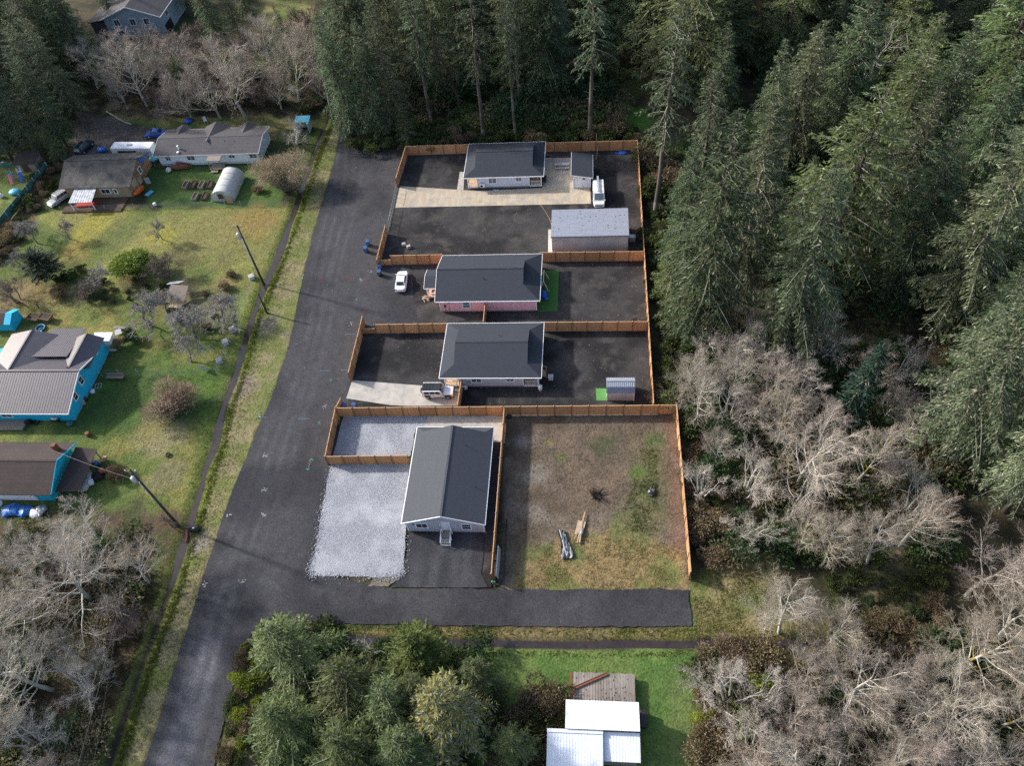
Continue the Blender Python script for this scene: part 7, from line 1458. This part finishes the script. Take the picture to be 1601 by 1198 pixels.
# ------------------------------------------------------------------ the deeper woods, scattered with elbow room
def scatter(poly, n, dmin, keys, hs, lab, group, cat=None, sx=(.9, 1.15), seed=0, tries=6000, world=False, avoid=None):
    rg = random.Random(seed); pl = np.array(poly, float) if world else ppoly(poly); x0, y0 = pl.min(0); x1, y1 = pl.max(0); c = 0
    for _ in range(tries):
        if c >= n: break
        x, y = rg.uniform(x0, x1), rg.uniform(y0, y1)
        if sdist(np.array([x]), np.array([y]), pl)[0] < 0: continue
        if avoid and any(math.hypot(x-a, y-b2) < r for a, b2, r in avoid): continue
        if any((x-a)**2+(y-b2)**2 < dmin*dmin for a, b2 in FOOT): continue
        k = rg.choice(keys); plant(k, (x, y, gz(Vector((x, y, 0)))-.05), rg.uniform(*hs), rg.uniform(0, 6.28), rg.uniform(*sx), lab, cat, None, group); c += 1
    return c
gaps = []
for px, py, r in ((985, 185, 7), (1180, 195, 8), (440, 20, 9), (240, 60, 10), (1010, 215, 5)): q_ = P(px, py); gaps.append((q_.x, q_.y, r))
W_ = ['spruce_a', 'spruce_b', 'spruce_c', 'spruce_b', 'spruce_tall_b', 'spruce_tall']
scatter([(540, -60), (1050, -90), (1040, 120), (960, 160), (700, 150), (560, 175)], 60, 4.4, W_, (20, 35), 'conifer in the shaded wood behind the back fence, trunk half hidden by its neighbours', 'conifers of the wood behind the back fence', sx=(.95, 1.5), seed=1, avoid=gaps)
scatter([(1040, -90), (1700, -160), (1750, 500), (1500, 560), (1300, 470), (1120, 400), (1050, 200)], 80, 5.0, ['spruce_a', 'spruce_b', 'spruce_c', 'spruce_c', 'old_spruce', 'spruce_tall_b', 'broad'], (15, 35), 'dark green conifer in the closed canopy of the right wood', 'conifers of the right wood', sx=(1.05, 1.7), seed=2, avoid=gaps)
scatter([(-140, 40), (90, 20), (150, 110), (120, 225), (40, 250), (-160, 290)], 40, 4.2, ['spruce_a', 'spruce_b', 'old_spruce', 'broad'], (17, 26), 'grey green conifer in the dense stand at the upper left corner', 'conifers of the upper left stand', seed=3, avoid=gaps)
scatter([(100, -60), (420, -90), (470, 10), (160, 60)], 9, 7, ['spruce_a', 'spruce_b'], (15, 22), 'dark conifer at the top edge near the blue grey house', 'conifers near the blue grey house', seed=4, avoid=gaps)
scatter([(190, 75), (520, 70), (515, 165), (440, 178), (180, 160)], 26, 4.2, ['red_alder', 'thicket', 'alder_c', 'thicket'], (4, 9), 'leafless scrub tree in the brown thicket above the manufactured home', 'scrub trees above the manufactured home', seed=5, avoid=gaps[3:4])
scatter([(1070, 560), (1230, 560), (1420, 600), (1440, 800), (1300, 880), (1100, 860)], 20, 3.2, ['alder_a', 'alder_b', 'willow', 'red_alder', 'willow'], (6, 10), 'leafless tree in the pale thicket between the dirt lot and the conifers', 'leafless trees of the middle thicket', seed=6)
scatter([(1130, 1070), (1300, 1080), (1480, 1040), (1680, 860), (1750, 1260), (1110, 1260)], 34, 3.2, ['alder_a', 'alder_b', 'alder_c', 'red_alder', 'willow'], (6, 10.5), 'leafless tree in the tangled thicket at the lower right', 'leafless trees of the lower right thicket', seed=7)
scatter([(-80, 820), (180, 830), (225, 890), (130, 1230), (-120, 1280)], 18, 3.2, ['willow', 'alder_a', 'thicket', 'red_alder'], (4, 8), 'leafless tree in the grey thicket at the lower left', 'leafless trees of the lower left thicket', seed=8)
scatter([(1500, 560), (1760, 500), (1760, 900), (1600, 900), (1560, 760)], 8, 6, ['spruce_a', 'spruce_b'], (20, 27), 'dark green conifer beyond the huge drooping spruce', 'conifers beyond the huge spruce', seed=9)
scatter([(120, 70), (520, 60), (515, 160), (440, 176), (150, 160)], 9, 3.5, ['broad', 'broad_b', 'spruce_c'], (8, 13), 'dark evergreen among the leafless trees above the manufactured home', 'evergreens above the manufactured home', seed=31, avoid=gaps[3:4])
scatter([(1060, 20), (1500, 0), (1560, 300), (1250, 400), (1080, 250)], 7, 3.0, ['snag', 'dark_snag'], (12, 22), 'bare dead tree standing among the dark conifers of the right wood', 'dead trees of the right wood', 'dead tree', seed=32)
# shrubs under and beside the trees
SH = [([(548, 175), (640, 215), (640, 232), (560, 232)], 9, 1.8, ['salal', 'evergreen_bush', 'bramble'], (1, 2.2), 'dark undergrowth bush between the road end and the back fence', 'bushes at the road end', 11),
      ([(640, 205), (1000, 200), (1010, 222), (640, 230)], 42, 1.4, ['salal', 'evergreen_bush', 'bramble', 'salal'], (.8, 2.2), 'dark undergrowth bush just behind the back cedar fence', 'bushes behind the back fence', 12),
      ([(1005, 240), (1050, 240), (1085, 640), (1030, 640)], 46, 1.5, ['salal', 'evergreen_bush', 'bramble', 'salal'], (.9, 2.4), 'undergrowth bush along the outside of the right cedar fence', 'bushes outside the right fence', 14),
      ([(1065, 650), (1110, 650), (1150, 880), (1090, 880)], 26, 1.7, ['bramble', 'salal', 'bramble', 'evergreen_bush'], (.8, 2.0), 'brown and green bush outside the dirt lot fence', 'bushes outside the dirt lot fence', 15),
      ([(1095, 1020), (1190, 1015), (1230, 1260), (1100, 1260)], 46, 1.5, ['bramble', 'bramble', 'purple_bush', 'salal', 'bright_bush'], (.9, 1.9), 'brown bramble mound right of the white-roofed building', 'bramble mounds right of the white roofs', 17),
      ([(765, 1090), (868, 1085), (880, 1240), (790, 1240)], 17, 1.3, ['bramble', 'bramble', 'salal'], (1.1, 2.0), 'dark brown bramble mound left of the white roofs', 'bramble mounds left of the white roofs', 19),
      ([(372, 1030), (400, 1000), (420, 1040), (372, 1220), (345, 1220)], 20, 1.4, ['bramble', 'salal', 'bright_bush'], (.6, 1.3), 'scrubby bush on the bank between the road and the evergreens', 'bushes by the road bank', 21),
      ([(72, 255), (98, 262), (30, 380), (-30, 430)], 24, 1.6, ['bramble', 'bramble', 'salal'], (.7, 1.4), 'brown bramble along the green screen fence', 'brambles along the screen fence', 23),
      ([(1290, 905), (1480, 900), (1490, 1000), (1320, 1000)], 14, 2.2, ['salal', 'evergreen_bush', 'bramble'], (.6, 1.4), 'low bush in the dark grassy hollow at the right', 'bushes of the grassy hollow', 24)]
thicket('dark understorey on the floor of the shaded wood behind the back fence', [([(640, 120), (960, 120), (960, 200), (640, 200)], 108, ['evergreen_bush', 'salal', 'bramble'], (0.7, 1.7))], 13)
thicket('brown and green undergrowth below the leafless trees of the middle thicket', [([(1090, 540), (1490, 530), (1500, 870), (1130, 880)], 210, ['bramble', 'salal', 'evergreen_bush', 'bramble', 'salal'], (.5, 1.3))], 16)
thicket('brown and green undergrowth below the leafless trees at the lower right', [([(1230, 1040), (1640, 980), (1680, 1260), (1230, 1260)], 123, ['bramble', 'salal', 'evergreen_bush', 'bramble'], (0.5, 1.2))], 18)
thicket('brown and green undergrowth below the pale bare trees at the lower left', [([(-60, 830), (215, 830), (205, 960), (120, 1230), (-60, 1230)], 82, ['bramble', 'salal', 'evergreen_bush', 'bramble'], (0.5, 1.2))], 20)
thicket('dark brown undergrowth between the manufactured home and the blue grey house', [([(140, 120), (520, 120), (500, 175), (190, 172)], 70, ['bramble', 'salal', 'evergreen_bush', 'bramble'], (0.5, 1.2))], 22)
thicket('dark green understorey on the floor of the right wood', [([(1050, 100), (1600, 60), (1600, 480), (1250, 520), (1060, 300)], 163, ['evergreen_bush', 'salal', 'evergreen_bush'], (0.7, 1.7))], 25)
thicket('dark undergrowth below the bottom evergreen clump', [([(430, 980), (760, 1015), (760, 1260), (400, 1260)], 72, ['salal', 'evergreen_bush', 'bramble'], (0.5, 1.2))], 26)
SH.append(([(90, 425), (260, 420), (345, 470), (330, 520), (200, 480), (110, 478)], 30, 1.6, ['bramble', 'bramble', 'salal', 'evergreen_bush'], (.4, 1.0), 'low scrubby bush among the leafless fruit trees', 'bushes of the orchard', 27))
F0 = list(FOOT)
for pl, n, dm, ks, hs, lab, gp, sd in SH:
    FOOT[:] = []; scatter(pl, n, dm, ks, hs, lab, gp, None, (.8, 1.25), sd)
FOOT[:] = F0
# grass: ragged tufts on verges, lots and lawns, one mesh of blades
def tufts(name, label, regions, seed):
    rg = np.random.default_rng(seed); ac = Acc()
    for poly, n, c1, c2, hh, path in regions:
        pl = ppoly(poly) if path is None else None
        if path is None:
            x0, y0 = pl.min(0); x1, y1 = pl.max(0); X = rg.uniform(x0, x1, n*3); Y = rg.uniform(y0, y1, n*3); k = (sdist(X, Y, pl) > .1) & (fbm(X, Y, .5, 3, 7) > rg.uniform(.3, .6, len(X))); X, Y = X[k][:n], Y[k][:n]
        else:
            pts, off, w = path; i = rg.integers(0, len(pts)-1, n); t = rg.random(n); q = pts[i]*(1-t[:, None])+pts[i+1]*t[:, None]; d = pts[i+1]-pts[i]; d = d/np.linalg.norm(d, axis=1)[:, None]; o_ = off+rg.normal(0, w, n); X = q[:, 0]+d[:, 1]*-o_*-1; Y = q[:, 1]-d[:, 0]*o_; X = q[:, 0]+d[:, 1]*o_
        m = len(X); nb = 5; Z = ground_z(X, Y); X = np.repeat(X, nb)+rg.normal(0, .09, m*nb); Y = np.repeat(Y, nb)+rg.normal(0, .09, m*nb); Z = np.repeat(Z, nb); N = m*nb
        B = np.stack([X, Y, Z-.02], 1); D = np.stack([rg.normal(0, .55, N), rg.normal(0, .55, N), np.ones(N)], 1)
        ac.add(kites(B, D, rg.normal(0, 1, (N, 3)), hh*rg.uniform(.6, 1.4, N), rg.uniform(.05, .11, N), np.repeat(rndcol(rg, m, c1, c2), nb, 0)*rg.uniform(.85, 1.15, (N, 1)), rg, .25))
    o = link(name, ac.mesh(name), 'grass_blades'); tag(o, label, 'grass', None, 'stuff'); return o
GA, GB, TA1, TB1 = (.05, .085, .015), (.11, .14, .03), (.14, .115, .05), (.25, .19, .10)
tufts('verge_grass', 'rough green and straw coloured grass along the roadside ditch', [(None, 5200, (.085, .115, .022), (.2, .2, .05), .26, (ditch[:-1], -1.25, .35)), (None, 500, (.08, .11, .022), (.16, .17, .045), .12, (ditch[:-1], 1.1, .4)), (None, 3000, (.13, .14, .045), (.28, .24, .10), .12, (ditch[:-1], -2.9, .8)), (None, 1700, (.1, .125, .025), (.22, .19, .065), .16, (ditch2, -1.3, .3)), (None, 1000, (.08, .12, .025), (.16, .17, .045), .14, (ditch2, 1.2, .25))], 5)
tufts('lot_grass', 'patchy green and straw coloured weeds on the dirt lot and the clearing', [([(870, 835), (1072, 850), (1082, 922), (800, 922)], 2200, (.2, .165, .07), (.32, .25, .12), .12, None), ([(1000, 700), (1030, 700), (1030, 830), (950, 835), (985, 770)], 800, (.07, .10, .025), (.16, .16, .06), .15, None), ([(800, 670), (1050, 660), (1060, 840), (800, 860)], 1500, (.10, .085, .045), (.17, .13, .08), .10, None), ([(1082, 890), (1210, 885), (1220, 990), (1085, 990)], 1800, (.10, .125, .03), (.26, .21, .09), .14, None), ([(1290, 900), (1470, 900), (1480, 1000), (1300, 1000)], 2200, (.03, .045, .014), (.085, .075, .04), .28, None)], 6)
tufts('field_grass', 'tussocky green and yellow grass of the left gardens and orchard', [([(0, 330), (450, 328), (400, 440), (300, 590), (150, 560), (0, 480)], 5000, (.10, .12, .03), (.26, .22, .065), .09, None), ([(170, 590), (350, 590), (290, 800), (150, 780)], 2200, (.065, .10, .022), (.16, .16, .045), .08, None), ([(225, 850), (265, 880), (150, 1198), (90, 1198)], 2600, (.06, .05, .025), (.16, .12, .06), .22, None)], 7)

# dead leaves and pale chips blown over the gravel yards
rg_ = np.random.default_rng(15); ac = Acc()
for poly, n in (([(640, 245), (990, 238), (1004, 404), (600, 408)], 1500), ([(660, 420), (1006, 408), (1011, 512), (600, 515)], 900), ([(575, 525), (1012, 520), (1018, 640), (735, 640)], 700), ([(500, 330), (610, 330), (560, 500), (440, 640), (470, 500)], 450), ([(550, 200), (635, 250), (600, 330), (520, 300)], 350)):
    pl = ppoly(poly); x0, y0 = pl.min(0); x1, y1 = pl.max(0); X = rg_.uniform(x0, x1, n*2); Y = rg_.uniform(y0, y1, n*2); k = (sdist(X, Y, pl) > 0) & (fbm(X, Y, .25, 3, 9) > rg_.uniform(.25, .65, n*2)); X, Y = X[k][:n], Y[k][:n]; m = len(X); a = rg_.uniform(0, 6.28, m)
    B = np.stack([X, Y, np.full(m, .04)], 1); D = np.stack([np.cos(a), np.sin(a), rg_.uniform(0, .3, m)], 1); ac.add(kites(B, D, np.stack([-np.sin(a), np.cos(a), rg_.normal(0, .2, m)], 1), rg_.uniform(.08, .24, m)*rg_.random(m)**.5, rg_.uniform(.06, .14, m), rndcol(rg_, m, (.10, .07, .04), (.42, .36, .28), 1.6), rg_))
o = link('fallen_leaves', ac.mesh('fallen_leaves'), 'grass_blades'); tag(o, 'dead leaves and pale chips scattered over the dark gravel', 'leaves', None, 'stuff')

# stones that have rolled off the two white gravel beds
st = ppoly([(518, 727), (504, 796), (496, 849), (483, 893), (492, 902), (592, 905), (622, 901), (632, 893), (638, 774)]); n = 900; i = rg_.integers(0, len(st)-1, n); t = rg_.random(n)[:, None]; q = st[i]*(1-t)+st[i+1]*t+rg_.normal(0, .28, (n, 2)); a = rg_.uniform(0, 6.28, n); r_ = rg_.uniform(.03, .075, n)
P0 = np.stack([q[:, 0], q[:, 1], np.full(n, .055)], 1); P1 = P0+np.stack([np.cos(a)*r_*1.8, np.sin(a)*r_*1.8, np.zeros(n)], 1); ac = Acc(); ac.add(segs(P0, P1, r_, r_*.7, rndcol(rg_, n, (.2, .21, .24), (.5, .51, .54)), 5))
o = link('loose_stones', ac.mesh('loose_stones'), 'grass_blades'); tag(o, 'loose pale stones spilled along the border of the white gravel', 'stones', None, 'stuff')
